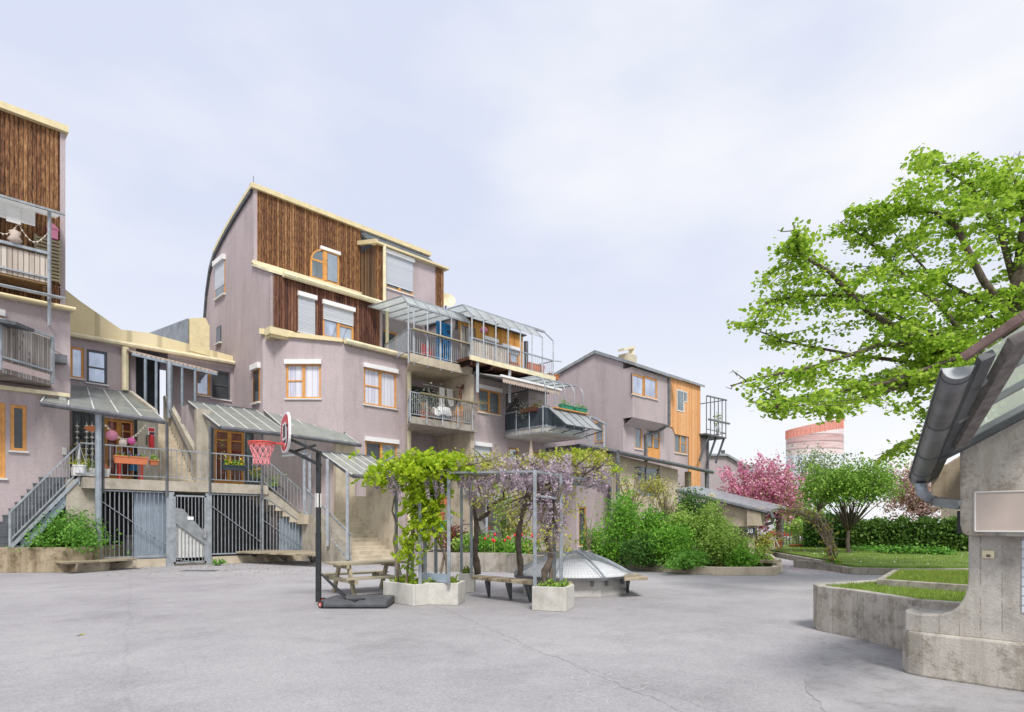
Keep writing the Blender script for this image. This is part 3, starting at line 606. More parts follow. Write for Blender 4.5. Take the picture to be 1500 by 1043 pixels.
# roof
rg = [(curve[0][0]-.12, curve[0][1]+.12)] + [(y, z+.12) for y, z in curve]
m = MB(); vs = []; fs = []
for y, z in rg: vs += [(XG-.12, y, z), (20.9, y, z), (XG-.12, y+.05, z-.2), (20.9, y+.05, z-.2)]
for i in range(len(rg)-1):
    a = i*4; fs += [(a,a+1,a+5,a+4), (a+2,a+3,a+7,a+6), (a,a+2,a+6,a+4), (a+1,a+3,a+7,a+5)]
fs += [(0,1,3,2)]; m.add(vs, fs)
m.build('roof', M['zinc'], t)
m = MB(); zt = curve[0][1]; m.box(XG-.15, 20.95, YU-.2, YU+.1, zt-.06, zt+.15)
for k in range(9): m.box(XG+1.1*k+.2, XG+1.1*k+.26, YU-.1, YU-.04, zt+.15, zt+.22)
for i in range(len(curve)-4):
    (y0, z0), (y1, z1) = curve[i], curve[i+1]; m.bar((XG-.07, y0, z0+.05), (XG-.07, y1, z1+.05), .13, .15)
m.build('roof_edge', M['yellow'], t)
m = MB(); m.tube([(XG, YU, zt+.2), (XG, YU, zt+.55)], .015, 5); m.build('lightning_rod', M['pipe'], t)
m = MB()
for i in range(len(curve)-1):
    (y0, z0), (y1, z1) = curve[i], curve[i+1]; m.bar((XG-.06, y0+.04, z0-.14), (XG-.06, y1+.04, z1-.14), .11, .09)
m.build('verge_trim', M['darksteel'], t)
# upper timber
aw = FU.rect(453, 495, 360, 407)
m = MB(); m.box(XG+.12, 16.6, YU-.06, YU+.05, 13.02, zt-.05); m.build('timber_cladding', M['timber'], t)
m = MB(); m.box(XG-.01, XG+.14, YU-.07, YU+.1, 13, zt-.06); m.build('corner_trim', M['stucco'], t)
# arched window: rounded upper left corner
def arch_pts(u0, u1, z0, z1, r, g):
    pts = [(u0+g, z0+g), (u1-g, z0+g), (u1-g, z1-g)]
    for k in range(9): a = R(90+k*90/8); pts.append((u0+r+(r-g)*math.cos(a), z1-r+(r-g)*math.sin(a)))
    return pts
u0, u1, z0, z1 = aw
m = MB(); m.prism([FU.P(u,z,.07) for u, z in arch_pts(u0,u1,z0,z1,.75,0)], FU.n*.05); w = m.build('arched_window', M['orange'], t)
uc = u0+(u1-u0)*.5
m = MB(); m.prism([FU.P(u,z,.115) for u, z in arch_pts(u0,uc-.05,z0,z1,.7,.09)], FU.n*.015); m.build('pane', M['g_grey'], w)
m = MB(); FU.bx(m, uc+.07, u1-.1, z0+.1, z1-.1, .11, .135); m.build('pane', M['g_dark'], w)
m = MB(); FU.bx(m, u0+.05, uc, z0+(z1-z0)*.55, z0+(z1-z0)*.55+.09, .1, .145); FU.bx(m, uc-.1, uc+.1, z0+.05, z1-.05, .1, .15); m.build('mullion', M['orange'], w)
m = MB(); n = 24
for k in range(n): zz = z0+.12+(z1-z0-.24)*k/n; FU.bx(m, uc+.12, u1-.12, zz, zz+.045, .137, .15)
m.build('venetian_blind', M['bluepanel'], w)
m = MB(); FU.bx(m, u0+.5, u1+.05, z1-.03, z1+.12, .07, .2); m.build('blind_box', M['white'], w)
# mid timber
mw1 = FM.rect(436, 461, 433, 486); mw2 = FM.rect(472, 517, 445, 493)
m = MB(); wallh(m, facY(YM-.06), XG+.13, 16.6, 9.6, zm1-.1, [mw1, mw2], .2); m.build('timber_cladding', M['timberred'], t)
m = MB(); m.box(XG+.003, XG+.14, YM-.02, YM+.2, 9.6, zm1-.02); m.box(16.6, 16.75, YM-.05, 26.2, 9.6, 12.4); m.box(XG+.1, 16.7, YM+.2, YM+.3, 9.5, zm1); m.build('corner_trim', M['stucco'], t)
window(t, facY(YM-.06), mw1, 'white', 'g_grey', 1, blind=1, dep=.08); window(t, facY(YM-.06), mw2, 'orange', 'g_sky', 2, tr=((1,.48),), blind=.45, dep=.08, shut='offwhite')
# ledges and gutters
m = MB(); m.hexa([(XG-.1,YM-.1,zm1-.05),(16.7,YM-.1,zm1-.05),(16.7,YU-.0,13.0),(XG-.1,YU,13.0)], [(XG-.1,YM-.1,zm1+.06),(16.7,YM-.1,zm1+.06),(16.7,YU,13.12),(XG-.1,YU,13.12)]); m.box(XG-.1, 16.6, YU-.2, YU-.05, 13.0, 13.2); m.build('ledge', M['yellowpale'], t)
m = MB(); m.tube([(XG+.5,YM-.2,zm1-.02),(17.0,YM-.2,zm1-.02)], .13, 8); m.tube([(16.9,YM-.25,zm1-.1),(16.9,YM-.25,9.5)], .085, 8); m.tube([(16.9,25.75,12.4),(16.9,25.75,dz1-.05)], .085, 8)
pp = FL.uv(597,530); m.tube([(XB+.02,YL-.12,pp[1]+.0),(XB+.02,YL-.12,0)], .1, 8); m.tube([(XC,YL-.16,9.42),(XB+.15,YL-.16,9.38)], .12, 8); m.build('gutter', M['yellowpale'], t)
m = MB(); m.hexa([FC.P(-.1,9.73,.0), FC.P(wc,9.38,.0), FC.P(wc,9.38,.13), FC.P(-.1,9.73,.13)], [FC.P(-.1,10.0,.0), FC.P(wc,9.55,.0), FC.P(wc,9.53,.13), FC.P(-.1,9.97,.13)]); m.box(XG-.07, XG+1.0, YM-.17, YM-.065, 9.58, 9.88); m.box(XG-.07, XG-.004, YM-.065, YM+.35, 9.58, 9.88); m.box(XG+.004, XG+.95, YM-.06, 26.3, 9.5, 9.585)
m.hexa([(XC-.03,YL-.08,9.4),(XB,YL-.08,9.4),(XB,YM-.07,9.6),(XC,YM-.07,9.6)], [(XC-.03,YL-.08,9.5),(XB,YL-.08,9.5),(XB,YM-.07,9.72),(XC,YM-.07,9.72)]); m.build('ledge', M['yellow'], t)
# dormer trims
m = MB(); m.box(16.57, 16.62, 25.95, YU, dz0, dz1-.0); m.build('timber_cheek', M['timberY'], t)
MB().box(16.55, 17.0, 25.9, 25.96, dz0-.3, dz1-.05).build('timber_cladding', M['timber'], t); m = MB(); m.box(20.2, 20.72, 25.9, 25.96, dz0, dz1-.05); m.build('timber_cladding', M['timber'], t)
m = MB(); m.box(16.4, 20.95, 25.7, 26.1, dz1-.03, dz1+.07); m.bar((16.45,25.75,dz1+.05),(16.45,27.45,dz1+.5),.14,.2); m.build('ledge', M['yellow'], t)
m = MB(); m.hexa([(16.6,26.1,dz1),(20.75,26.1,dz1),(20.75,YU-.1,zt-.25),(16.6,YU-.1,zt-.25)], [(16.6,26.1,dz1+.06),(20.75,26.1,dz1+.06),(20.75,YU-.1,zt-.19),(16.6,YU-.1,zt-.19)])
for k in range(7):
    a = k/7; b = (k+1)/7; y0 = 26.1+(YU-.1-26.1)*a; z0_ = dz1+(zt-.22-dz1)*a+.08; m.box(16.6, 20.76, y0, y0+.25, z0_, z0_+.03)
m.build('shingles', M['tile'], t)
m = MB(); m.add([(20.74,26.0,dz0),(20.74,YU,dz0),(20.74,YU,zt-.1),(20.74,26.0,dz1)], [(0,1,2,3)]); m.add([(20.8,YU,9),(20.8,33,9),(20.8,33,13),(20.8,YU,zt-.1)], [(0,1,2,3)]); m.build('end_wall', M['stucco'], t)
window(t, FD2, dw, 'orange', 'g_grey', 2, blind=.86, dep=.08, shut='offwhite')
# windows
window(t, FC, wcw, 'orange', 'g_cur', 2, tr=((0,.52),), glasses=['g_cur','g_cur']); window(t, FL, l1, 'orange', 'g_cur', 2, tr=((0,.52),)); window(t, FL, l2, 'orange', 'g_dark', 2, tr=((1,.4),), glasses=['g_dark','g_grey'])
def flatwin(F, r, fr, gl, blind=0, box=True, cols=1, sill=True, **k):
    m = MB(); F.bx(m, r[0], r[1], r[2], r[3], .005, .03); w = m.build('window', M[fr], t); q = MB(); F.bx(q, r[0]+.08, r[1]-.08, r[2]+.08, r[3]-.08, .02, .035); q.build('pane', M[gl], w)
    if blind: q = MB(); F.bx(q, r[0]+.02, r[1]-.02, r[3]-(r[3]-r[2])*blind, r[3], .036, .05); q.build('roller_shutter', M['shutter'], w)
    if box: q = MB(); F.bx(q, r[0]-.05, r[1]+.05, r[3]-.02, r[3]+.22, .0, .16); q.build('blind_box', M['white'], w)
    if sill: q = MB(); F.bx(q, r[0]-.05, r[1]+.05, r[2]-.06, r[2]+.01, .0, .12); q.build('sill', M['offwhite'], w)
    return w
flatwin(FG, gw, 'orange', 'g_grey', .72); flatwin(FG, gw2, 'orangedark', 'g_dark')
g3 = (-31.9, -31.3, FG.uv(305,512)[1], FG.uv(305,488)[1]); flatwin(FG, g3, 'darkframe', 'g_dark', 0, False)
window(t, FR, r1, 'orange', 'g_grey', 2, tr=((0,.42),)); window(t, FR, r2, 'white', 'g_grey', 1, blind=.85, shut='bluepanel')
window(t, FR, r3, 'orangedark', 'g_sky', 1, box=False, sill=False); window(t, FR, r4, 'orangedark', 'g_sky', 2, box=False, sill=False, name='balcony_door')
# balcony bay
m = MB(); m.box(XB, XF, YB, YB+.1, 0, 9.0); m.build('bay_wall', M['stucco2'], t)
m = MB(); m.box(XF, XF+.22, 22.2, YB, 0, 8.7); m.build('concrete_fin', M['concstair'], t)
m = MB(); m.slab([(17.0,24.0),(15.95,22.32),(XF+.24,22.32),(XF+.24,26.3),(16.9,26.3)], 8.68, 9.06); m.build('terrace_slab', M['concstair'], t)
m = MB(); m.box(XB+.5, XF-.2, YB-.03, YB+.01, 6.2, 8.3); w = m.build('balcony_door', M['darkframe'], t); m = MB(); m.box(XB+.6, XF-.3, YB-.045, YB-.02, 6.3, 8.2); m.build('pane', M['g_dark'], w)
Fr = facY(21.95); sz = Fr.uv(600,640)
m = MB(); m.slab([(XB-.02,YL-.02),(XB-1.3,21.95),(XF+.2,21.95),(XF+.2,YB),(XB+.02,YB)], 5.9, 6.2); bal = m.build('balcony', M['concrete'], t)
m = MB(); x0b = Fr.uv(600,650)[0]; x1b = Fr.uv(691,650)[0]; rail(m, [(XB-.05,23.9,6.2),(x0b+.05,21.95,6.2),(x1b,21.95,6.2),(x1b,22.6,6.2)], 1.05, .11)
for k in range(5): x = x0b+(x1b-x0b)*k/4; m.bar((x,21.9,5.95),(x,21.9,7.3),.05)
m.build('railing', M['steel'], bal)
m = MB(); m.box(x0b+.45, x1b+.25, 21.72, 21.86, 7.2, 7.27); m.build('handrail_board', M['tablewood'], bal)
# terrace under the glass canopy
m = MB(); m.box(16.6, 20.75, 26.25, 26.35, 9.06, 12.45); m.box(XF+.3, XF+.4, 23.5, 26.2, 9.06, 11.2); m.build('terrace_wall', M['stucco2'], t)
m = MB(); m.box(16.9, 17.9, 26.2, 26.26, 9.1, 11.2); w = m.build('terrace_door', M['orangedark'], t); m = MB(); m.box(17.0, 17.8, 26.185, 26.22, 9.7, 11.1); m.build('pane', M['g_dark'], w)
Ft = facY(22.4); xa = Ft.uv(598,480)[0]; xb = Ft.uv(688,480)[0]; ze = 11.2
m = MB(); rail(m, [(16.75,25.5,9.1),(xa,22.4,9.06),(xb,22.4,9.06)], 1.1, .12); m.build('railing', M['steel'], t)
m = MB(); m.box(xa+.15, xb+.1, 22.18, 22.34, 10.1, 10.16); m.build('handrail_board', M['tablewood'], t)
cn = thing('glass_canopy', 'glass canopy on slim steel posts over the blue curtained terrace', 'canopy', (xa, 22.4, 9.06))
m = MB()
for px in (598,606,626,645,661,687):
    x = Ft.uv(px,480)[0]; m.bar((x,22.38,8.6),(x,22.38,ze),.06)
for k in range(7):
    x = xa+(xb-xa)*k/6; m.bar((x,22.38,ze),(x,22.85,ze+.5),.05); m.bar((x,22.85,ze+.5),(x,26.2,ze+.75),.05)
m.bar((xa-.05,22.38,ze),(xb,22.38,ze),.07); m.bar((xa,22.85,ze+.5),(xb,22.85,ze+.5),.06); m.build('frame', M['steel'], cn)
m = MB(); m.hexa([(xa,22.4,ze),(xb,22.4,ze),(xb,22.85,ze+.48),(xa,22.85,ze+.48)],[(xa,22.39,ze+.02),(xb,22.39,ze+.02),(xb,22.84,ze+.5),(xa,22.84,ze+.5)]); m.build('glass_panel', M['canopylight'], cn)
m = MB(); m.hexa([(xa,22.87,ze+.5),(xb,22.87,ze+.5),(xb,26.2,ze+.74),(xa,26.2,ze+.74)],[(xa,22.87,ze+.53),(xb,22.87,ze+.53),(xb,26.2,ze+.77),(xa,26.2,ze+.77)]); m.build('roof_panel', M['canopylight'], cn)
# penthouse and right-hand roof balcony
FPh = facY(23.6); xph = FPh.uv(766,500)[0]; zph = 11.9
ph1 = (20.1, 20.75, 10.4, 10.95); ph2 = FPh.rect(709,728,497,520); ph3 = FPh.rect(735,760,508,560); ph3 = (ph3[0], ph3[1], 9.45, ph3[3])
m = MB(); wallh(m, FPh, XF+.4, xph, 9.2, zph, [ph2, ph3]); m.build('penthouse_cladding', M['larchold'], t)
m = MB(); m.box(XF+.4, xph, 23.85, 28, 9.2, zph-.02); m.build('penthouse_wall', M['stucco2'], t)
m = MB(); m.box(XF+.3, xph+.1, 23.4, 28.1, zph, zph+.06); m.build('penthouse_roof', M['darksteel'], t)
window(t, FPh, ph2, 'orangedark', 'g_dark', 1, blind=.25); window(t, FPh, ph3, 'orangedark', 'g_sky', 2, blind=.12, sill=False, name='balcony_door', tr=((0,.5),(1,.5)))
m = MB(); m.tube([(xph+.35,23.7,9.3),(xph+.35,23.7,11.7)], .13, 8); m.build('downpipe', M['pipe'], t)
F3 = facY(21.6); xA = F3.uv(689,500)[0]; xZ = F3.uv(811,520)[0]
m = MB(); m.box(xA-.1, xZ+.05, 21.55, 23.6, 9.16, 9.3); 
for k in range(5): m.box(xA+k*1.3, xA+k*1.3+.12, 21.6, 23.6, 8.95, 9.16)
bal = m.build('balcony', M['timberred'], t)
m = MB(); rail(m, [(xA,21.6,9.3),(xZ,21.6,9.3),(xZ,23.6,9.3)], .92, .14)
m.bar((xZ-.1,21.6,10.2),(xZ+.35,21.35,10.2),.05)
m.build('railing', M['steel'], bal)
xm = F3.uv(744,510)[0]; m = MB(); m.box(xA+.03, xm, 21.62, 21.65, 9.38, 10.18); m.build('board_infill', M['palewood'], bal)
m = MB(); m.box(xA-.1, xZ+.05, 21.5, 21.55, 9.14, 9.36); m.build('edge_board', M['yellowpale'], bal)
m = MB()
for px, py in ((700,575),(747,590)):
    x = F3.uv(px,540)[0]; m.bar((x,21.62,F3.uv(px,py)[1]),(x,21.62,9.2),.13)
m.build('support_post', M['steel'], bal)
cn = thing('glass_canopy', 'long angled glass canopy frame over the orange penthouse balcony', 'canopy', (xA, 21.6, 9.3))
m = MB(); xs = [F3.uv(px,500)[0] for px in (691,708,726,744,762,779,794,810)]
for x in xs: m.bar((x,21.58,9.2),(x,21.58,11.25),.06); m.bar((x,21.58,11.25),(x-.1,22.15,11.85),.06); 
m.bar((xs[0]-.1,22.15,11.85),(xs[-1]-.1,22.15,11.85),.07); m.bar((xs[-3]-.1,22.15,11.85),(xs[-1]-.1,22.15,11.85),.1); m.bar((xs[0],21.58,10.2),(xs[-1],21.58,10.2),.05)
for x in xs[:6]: m.bar((x-.1,22.15,11.85),(x-.1,23.6,11.95),.05)
m.build('frame', M['steel'], cn)
m = MB()
for a, b in zip(xs[:7], xs[1:7]): m.hexa([(a+.03,21.6,11.25),(b-.03,21.6,11.25),(b-.13,22.13,11.83),(a-.07,22.13,11.83)],[(a+.03,21.59,11.27),(b-.03,21.59,11.27),(b-.13,22.12,11.85),(a-.07,22.12,11.85)])
m.hexa([(xs[0],22.15,11.85),(xs[5],22.15,11.85),(xs[5],23.6,11.93),(xs[0],23.6,11.93)],[(xs[0],22.15,11.87),(xs[5],22.15,11.87),(xs[5],23.6,11.95),(xs[0],23.6,11.95)]); m.build('glass_panel', M['canopylight'], cn)
m = MB(); m.tube([(XF+.2,YR-.15,8.82),(XE,YR-.15,8.75)], .13, 8); m.build('gutter', M['pipe'], t)
# boxed balcony with sloping glass
xb0, xb1, yb0 = 22.0, 25.1, 19.8
m = MB(); m.box(xb0, xb1, yb0, YR, 5.92, 6.2); bal = m.build('balcony', M['concplanter'], t)
m = MB()
for k in range(9): y = YR-(YR-yb0)*k/9; m.box(xb0-.02, xb0+.02, y-.28, y-.02, 6.3, 7.12)
for k in range(3): x = xb0+k*.3; m.box(x+.02, x+.28, yb0-.02, yb0+.02, 6.3, 7.12)
m.box(xb0+.9, xb1, yb0+.02, yb0+.05, 6.3, 7.1); m.build('dark_infill', M['darkinfill'], bal)
m = MB()
for z in (6.26, 7.16): m.bar((xb0,YR,z),(xb0,yb0,z),.05); m.bar((xb0,yb0,z),(xb1,yb0,z),.05)
for z in (5.95, 6.15): m.bar((xb0-.1,YR,z),(xb0-.1,yb0-.15,z),.04); m.bar((xb0-.1,yb0-.15,z),(xb1+.1,yb0-.15,z),.04)
for k in range(6): x = xb0+(xb1-xb0)*k/5; m.bar((x,yb0-.15,5.9),(x,yb0-.15,6.3),.045)
for k in range(3): y = yb0+(YR-yb0)*k/3; m.bar((xb0-.1,y,5.9),(xb0-.1,y,7.2),.045)
rail(m, [(xb1,yb0,6.2),(xb1,YR,6.2)], 1.0, .13); m.build('railing', M['steel'], bal)
m = MB(); q0 = []; 
for k in range(4):
    a = xb0+.25+(xb1-xb0-.25)*k/4; b = xb0+.25+(xb1-xb0-.25)*(k+1)/4
    m.hexa([(a+.03,yb0-.05,7.1),(b-.03,yb0-.05,7.1),(b-.03,yb0-1.15,6.2),(a+.03,yb0-1.15,6.2)],[(a+.03,yb0-.04,7.13),(b-.03,yb0-.04,7.13),(b-.03,yb0-1.14,6.23),(a+.03,yb0-1.14,6.23)])
m.build('sloping_glass', M['canopylight'], bal)
m = MB()
for k in range(5): a = xb0+.25+(xb1-xb0-.25)*k/4; m.bar((a,yb0-.04,7.12),(a,yb0-1.16,6.2),.045)
m.bar((xb0+.25,yb0-1.16,6.2),(xb1,yb0-1.16,6.2),.045)
for k in range(4): a = xb0+.3+(xb1-xb0-.3)*k/3; m.bar((a,yb0,6.02),(a,yb0-1.16,6.2),.04)
m.build('glass_frame', M['darksteel'], bal)
m = MB()
for k in range(5):
    x = xb0+.1+(xb1-xb0-.2)*k/4; pts = [(x,yb0+.02,6.2),(x,yb0+.02,8.1)]
    for j in range(1, 7): a = R(90*j/6); pts.append((x, yb0+.02+.75*(1-math.cos(a)), 8.1+.65*math.sin(a)))
    pts.append((x, YR, 8.85)); m.tube(pts, .03, 6)
m.bar((xb0+.1,yb0+.75,8.76),(xb1-.1,yb0+.75,8.76),.05); cn = m.build('canopy_frame', M['steel'], bal)
m = MB(); m.hexa([(xb0+.1,yb0+.8,8.78),(xb1-.1,yb0+.8,8.78),(xb1-.1,YR,8.87),(xb0+.1,YR,8.87)],[(xb0+.1,yb0+.8,8.8),(xb1-.1,yb0+.8,8.8),(xb1-.1,YR,8.89),(xb0+.1,YR,8.89)]); m.build('canopy_glass', M['canopylight'], bal)
m = MB(); q = 12
for k in range(q):
    for s in (1, -1):
        y0 = YR-.1-(1.5)*k/q; dz = .95; y1 = y0 - s*.95
        za, zb_ = 7.2, 8.1
        if s > 0: y1c = max(y1, YR-1.6); m.bar((xb0-.01*s,y0,za),(xb0-.01*s,y1c,za+(zb_-za)*(y0-y1c)/.95),.012,.05)
        else: y1c = min(y1, YR-.1); m.bar((xb0-.01*s,y0,za),(xb0-.01*s,y1c,za+(zb_-za)*(y1c-y0)/.95),.012,.05)
m.bar((xb0,YR-.08,7.15),(xb0,YR-.08,8.15),.05); m.bar((xb0,YR-1.62,7.15),(xb0,YR-1.62,8.15),.05); m.bar((xb0,YR-.08,8.12),(xb0,YR-1.62,8.12),.05); m.build('lattice_screen', M['black'], bal)
aw_ = thing('awning', 'half open white awning with scalloped edge above the glassy balcony', 'awning', (22.5, 21.5, 8.5))
Fa = facY(20.6); a0 = Fa.uv(735,552); a1 = Fa.uv(820,577); z0 = a0[1]; 
m = MB(); m.hexa([(a0[0],20.6,z0),(a1[0],20.6,z0),(a1[0],YR,z0+.5),(a0[0],YR,z0+.5)],[(a0[0],20.6,z0+.04),(a1[0],20.6,z0+.04),(a1[0],YR,z0+.54),(a0[0],YR,z0+.54)]); m.build('canvas', M['fabric'], aw_)
m = MB(); n = 24
for k in range(n):
    x0 = a0[0]+.05+(a1[0]-a0[0]-.1)*k/n; x1 = a0[0]+.05+(a1[0]-a0[0]-.1)*(k+1)/n; xm_ = (x0+x1)/2; m.prism([(x0,20.58,z0),(x1,20.58,z0),(x1,20.58,z0-.2),(xm_,20.58,z0-.28),(x0,20.58,z0-.2)], (0,.012,0))
m.build('valance', M['beige'], aw_)
m = MB(); m.bar((a0[0]-.1,20.58,z0+.04),(a1[0]+.1,20.58,z0+.04),.1); m.build('front_bar', M['white'], aw_)

# darker sheet with an irregular edge over the ground round the shelter
am = concrete('darker_asphalt', (.345,.337,.345), .3, False, .1); m = MB(); rg = random.Random(41)
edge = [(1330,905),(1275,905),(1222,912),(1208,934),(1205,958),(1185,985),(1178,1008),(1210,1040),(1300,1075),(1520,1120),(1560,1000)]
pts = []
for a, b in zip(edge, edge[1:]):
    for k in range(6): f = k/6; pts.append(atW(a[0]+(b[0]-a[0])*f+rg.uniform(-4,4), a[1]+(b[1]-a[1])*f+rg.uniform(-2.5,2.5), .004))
m.add(pts, [tuple(range(len(pts)))]); struct(m.build('darker_ground_patch', am))
# ------------------------------------------------------------ raised walkway, fence, stairs
t = thing('raised_walkway', 'raised concrete walkway slab carried over the barred bin store', 'walkway', (7, 25, 0))
m = MB(); m.box(4.3, 10.45, 24.2, 27.6, 2.69, 3.05); m.hexa([(10.45,24.2,2.69),(10.46,24.2,2.69),(10.46,26.4,2.69),(10.45,26.4,2.69)],[(10.45,24.2,3.05),(10.46,24.2,3.05),(10.46,26.4,3.05),(10.45,26.4,3.05)]); m.build('slab', M['concretelt'], t, bevel=.02)
Ff = facY(24.35); m = MB()
lw = facY(24.6); u0, u1 = lw.uv(96,760)[0], lw.uv(142,760)[0]; m.box(u0, u1, 24.5, 27.5, 0, 2.98); m.build('side_wall', M['concretelt'], t)
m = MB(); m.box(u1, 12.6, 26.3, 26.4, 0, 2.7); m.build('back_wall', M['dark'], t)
m = MB(); m.box(u1, 12.3, 24.28, 24.55, 0, .28); m.build('plinth', M['concstair'], t)
for x0, x1, mt in ((198,250,'bluepanel'),(411,446,'bluepanel')):
    a = Ff.uv(x0,760)[0]; b = Ff.uv(x1,760)[0]; m = MB(); k = a
    while k < b: m.box(k, min(k+.2,b), 24.48+.02*(int((k-a)/.2) % 2), 24.52+.02*(int((k-a)/.2) % 2), .3, 2.6 if x0 < 400 else 1.75); k += .2
    m.build('sheet_panel', M[mt], t)
m = MB(); m.box(5.7, 6.5, 24.9, 25.9, 0, 1.05); m.box(5.68, 6.52, 24.85, 25.95, 1.05, 1.12); m.lathe((5.8,24.95,0), [(.09,0),(.09,.18)], 8); tag(m.build('waste_bin', M['pipe']), 'dim grey waste bin behind the bars left of the gate', 'bin')
# fence
fz = lambda px: Ff.uv(px,760)[0]
fe = thing('bar_fence', 'long galvanised fence of thin upright bars under the walkway', 'fence', (7, 24.35, 0))
def topz(x):
    xk = fz(383); xe = fz(446); return 2.66 if x <= xk else 2.66+(Ff.uv(446,770)[1]-2.66)*(x-xk)/(xe-xk)
Xl, Xg0, Xg1, Xr_ = fz(147), fz(250), fz(302), fz(446)
for a, b in ((Xl, Xg0-.0), (Xg1, Xr_)):
    m = MB(); n = int((b-a)/.13)
    for k in range(n+1): x = a+(b-a)*k/n; m.bar((x,24.3,.38),(x,24.3,topz(x)),.022,.03)
    m.build('upright_bars', M['steel'], fe)
m = MB()
xk = fz(383)
for z0, z1 in ((.38,.38),(2.64,2.64)): MB().bar((Xl,24.3,z0),(Xg0,24.3,z1),.045,.05).build('rail', M['steel'], fe); MB().bar((Xg1,24.3,z0),(xk,24.3,z1),.045,.05).build('rail', M['steel'], fe)
MB().bar((xk,24.3,.38),(Xr_,24.3,.38),.045,.05).build('rail', M['steel'], fe); MB().bar((xk,24.3,2.64),(Xr_,24.3,topz(Xr_)),.045,.06).build('rail', M['steel'], fe); m = MB()
m = MB(); pt = lambda px, py: (lambda q: (q[0], 24.26, q[1]))(Ff.uv(px,py))

for a, b in ((pt(147,734), pt(249,802)), (pt(308,741), pt(381,794)), (pt(384,762), pt(443,802))): MB().bar(a, b, .05, .02).build('diagonal_brace', M['steel'], fe)
for px, w in ((248,.26),(304,.22),(383,.06),(446,.07)):
    x = fz(px); m = MB(); m.box(x-w/2, x+w/2, 24.22, 24.34, 0.0 if w > .1 else .3, topz(x)); m.build('post', M['steel'], fe)
g = thing('barred_gate', 'grey steel bar gate with a wide diagonal plate and white lower sheet', 'gate', (fz(276), 24.25, 0))
ga, gb = fz(253)+.0, fz(300); gz0, gz1 = .08, 2.56
m = MB()
for x in (ga+.03, gb-.03): m.box(x-.03, x+.03, 24.2, 24.26, gz0, gz1)
m.box(ga, gb, 24.2, 24.26, gz0, gz0+.06); m.box(ga, gb, 24.2, 24.26, gz1-.06, gz1); m.build('gate_frame', M['steel'], g)
m = MB(); n = 9
for k in range(1, n): x = ga+(gb-ga)*k/n; m.bar((x,24.22,gz0),(x,24.22,gz1),.02,.025)
m.bar((ga+.05,24.2,.25),(ga+.75,24.2,.1),.05,.02); m.build('upright_bars', M['steel'], g)
m = MB(); m.prism([(ga+.04,24.19,2.1),(ga+.3,24.19,2.05),(gb-.05,24.19,1.2),(gb-.05,24.19,.75),(ga+.04,24.19,1.55)], (0,.02,0)); m.build('diagonal_plate', M['zinc'], g)
m = MB(); m.prism([(ga+.05,24.28,.15),(gb-.05,24.28,.15),(gb-.05,24.28,.8),(ga+.05,24.28,1.55)], (0,.02,0)); m.build('white_sheet', M['offwhite'], g)
m = MB(); x = (ga+gb)/2; m.box(x-.1, x+.1, 24.17, 24.19, 1.66, 1.78); m.build('notice_plate', M['white'], g)
m = MB(); m.box(gb-.12, gb-.02, 24.12, 24.2, 1.0, 1.35); m.bar((gb-.07,24.08,1.2),(gb-.25,24.08,1.2),.03); m.build('handle', M['chrome'], g)

# walkway railing with its posts
t = thing('walkway_railing', 'grey bar railing along the front edge of the raised walkway', 'railing', (7, 24.25, 3.05))
Fw = facY(24.25); m = MB(); xa = Fw.uv(117,690)[0]; xb = Fw.uv(383,700)[0]
rail(m, [(xa,24.25,3.05),(xb,24.25,3.05)], 1.12, .17, .009, .02, .13); m.build('railing', M['steel'], t)
m = MB()
for px, yt, yb in ((150,608,722),(244,640,727),(307,580,724),(383,640,730)):
    x = Fw.uv(px,700)[0]; MB().bar((x,24.2,Fw.uv(px,yb)[1]),(x,24.2,5.15),.075).build('post', M['pipe'], t)
m = MB(); x = Fw.uv(143,700)[0]; m.tube([(x,24.12,0),(x,24.12,5.2)], .1, 12); tag(m.build('downpipe', M['pipeblue']), 'thick blue grey round downpipe at the left end of the barred fence', 'downpipe')

# stairs helper along a direction
def stairs(m, p0, d, w, n, rise, run, base=0, solid=True):   # p0: front edge corner (lowest step), d ascending dir, w width vector
    p0, d, w = V(p0), V(d), V(w)
    for k in range(n):
        a = p0 + d*run*k; z1 = p0.z+rise*(k+1); z0 = base if solid else z1-.06
        b = p0 + d*run*(n if solid else k+1.15)
        pts = [V((q.x,q.y,0)) for q in (a, b, b+w, a+w)]
        if solid: b2 = p0+d*run*(k+1); pts = [V((q.x,q.y,0)) for q in (a, b2, b2+w, a+w)]
        m.hexa([(q.x,q.y,z0) for q in pts], [(q.x,q.y,z1) for q in pts])
# upper concrete stair
t = thing('staircase', 'straight sand coloured concrete stair climbing from the walkway to the upper passage', 'stairs', (7.5, 26, 3.05), 'outdoor stairs')
m = MB(); stairs(m, (6.88,25.75,3.05), (0,1,0), (1.32,0,0), 16, 2.73/16, 3.3/16, 2.9); m.box(6.5, 8.5, 29.05, YW, 5.4, 5.78); m.build('steps', M['concstair'], t, bevel=.01)
m = MB(); m.prism([(8.22,25.75,3.05),(8.22,25.75,4.3),(8.22,29.6,7.1),(8.22,29.8,7.1),(8.22,29.8,3.05)], (.16,0,0)); m.build('side_wall', M['concretelt'], t)
m = MB(); m.box(8.2, 8.72, 25.5, 25.76, 3.05, 6.0); m.build('pillar', M['concretelt'], t)
m = MB(); m.prism([(6.72,25.55,3.05),(6.72,25.55,5.75),(6.72,29,7.0),(6.72,29,3.05)], (.14,0,0)); m.box(6.2, 6.86, 25.5, 25.6, 3.05, 5.72); m.build('extinguisher_wall', M['concretelt'], t)
m = MB(); m.tube([(8.12,25.8,4.1),(8.12,29.4,6.95)], .03, 6); m.build('handrail', M['pipe'], t)
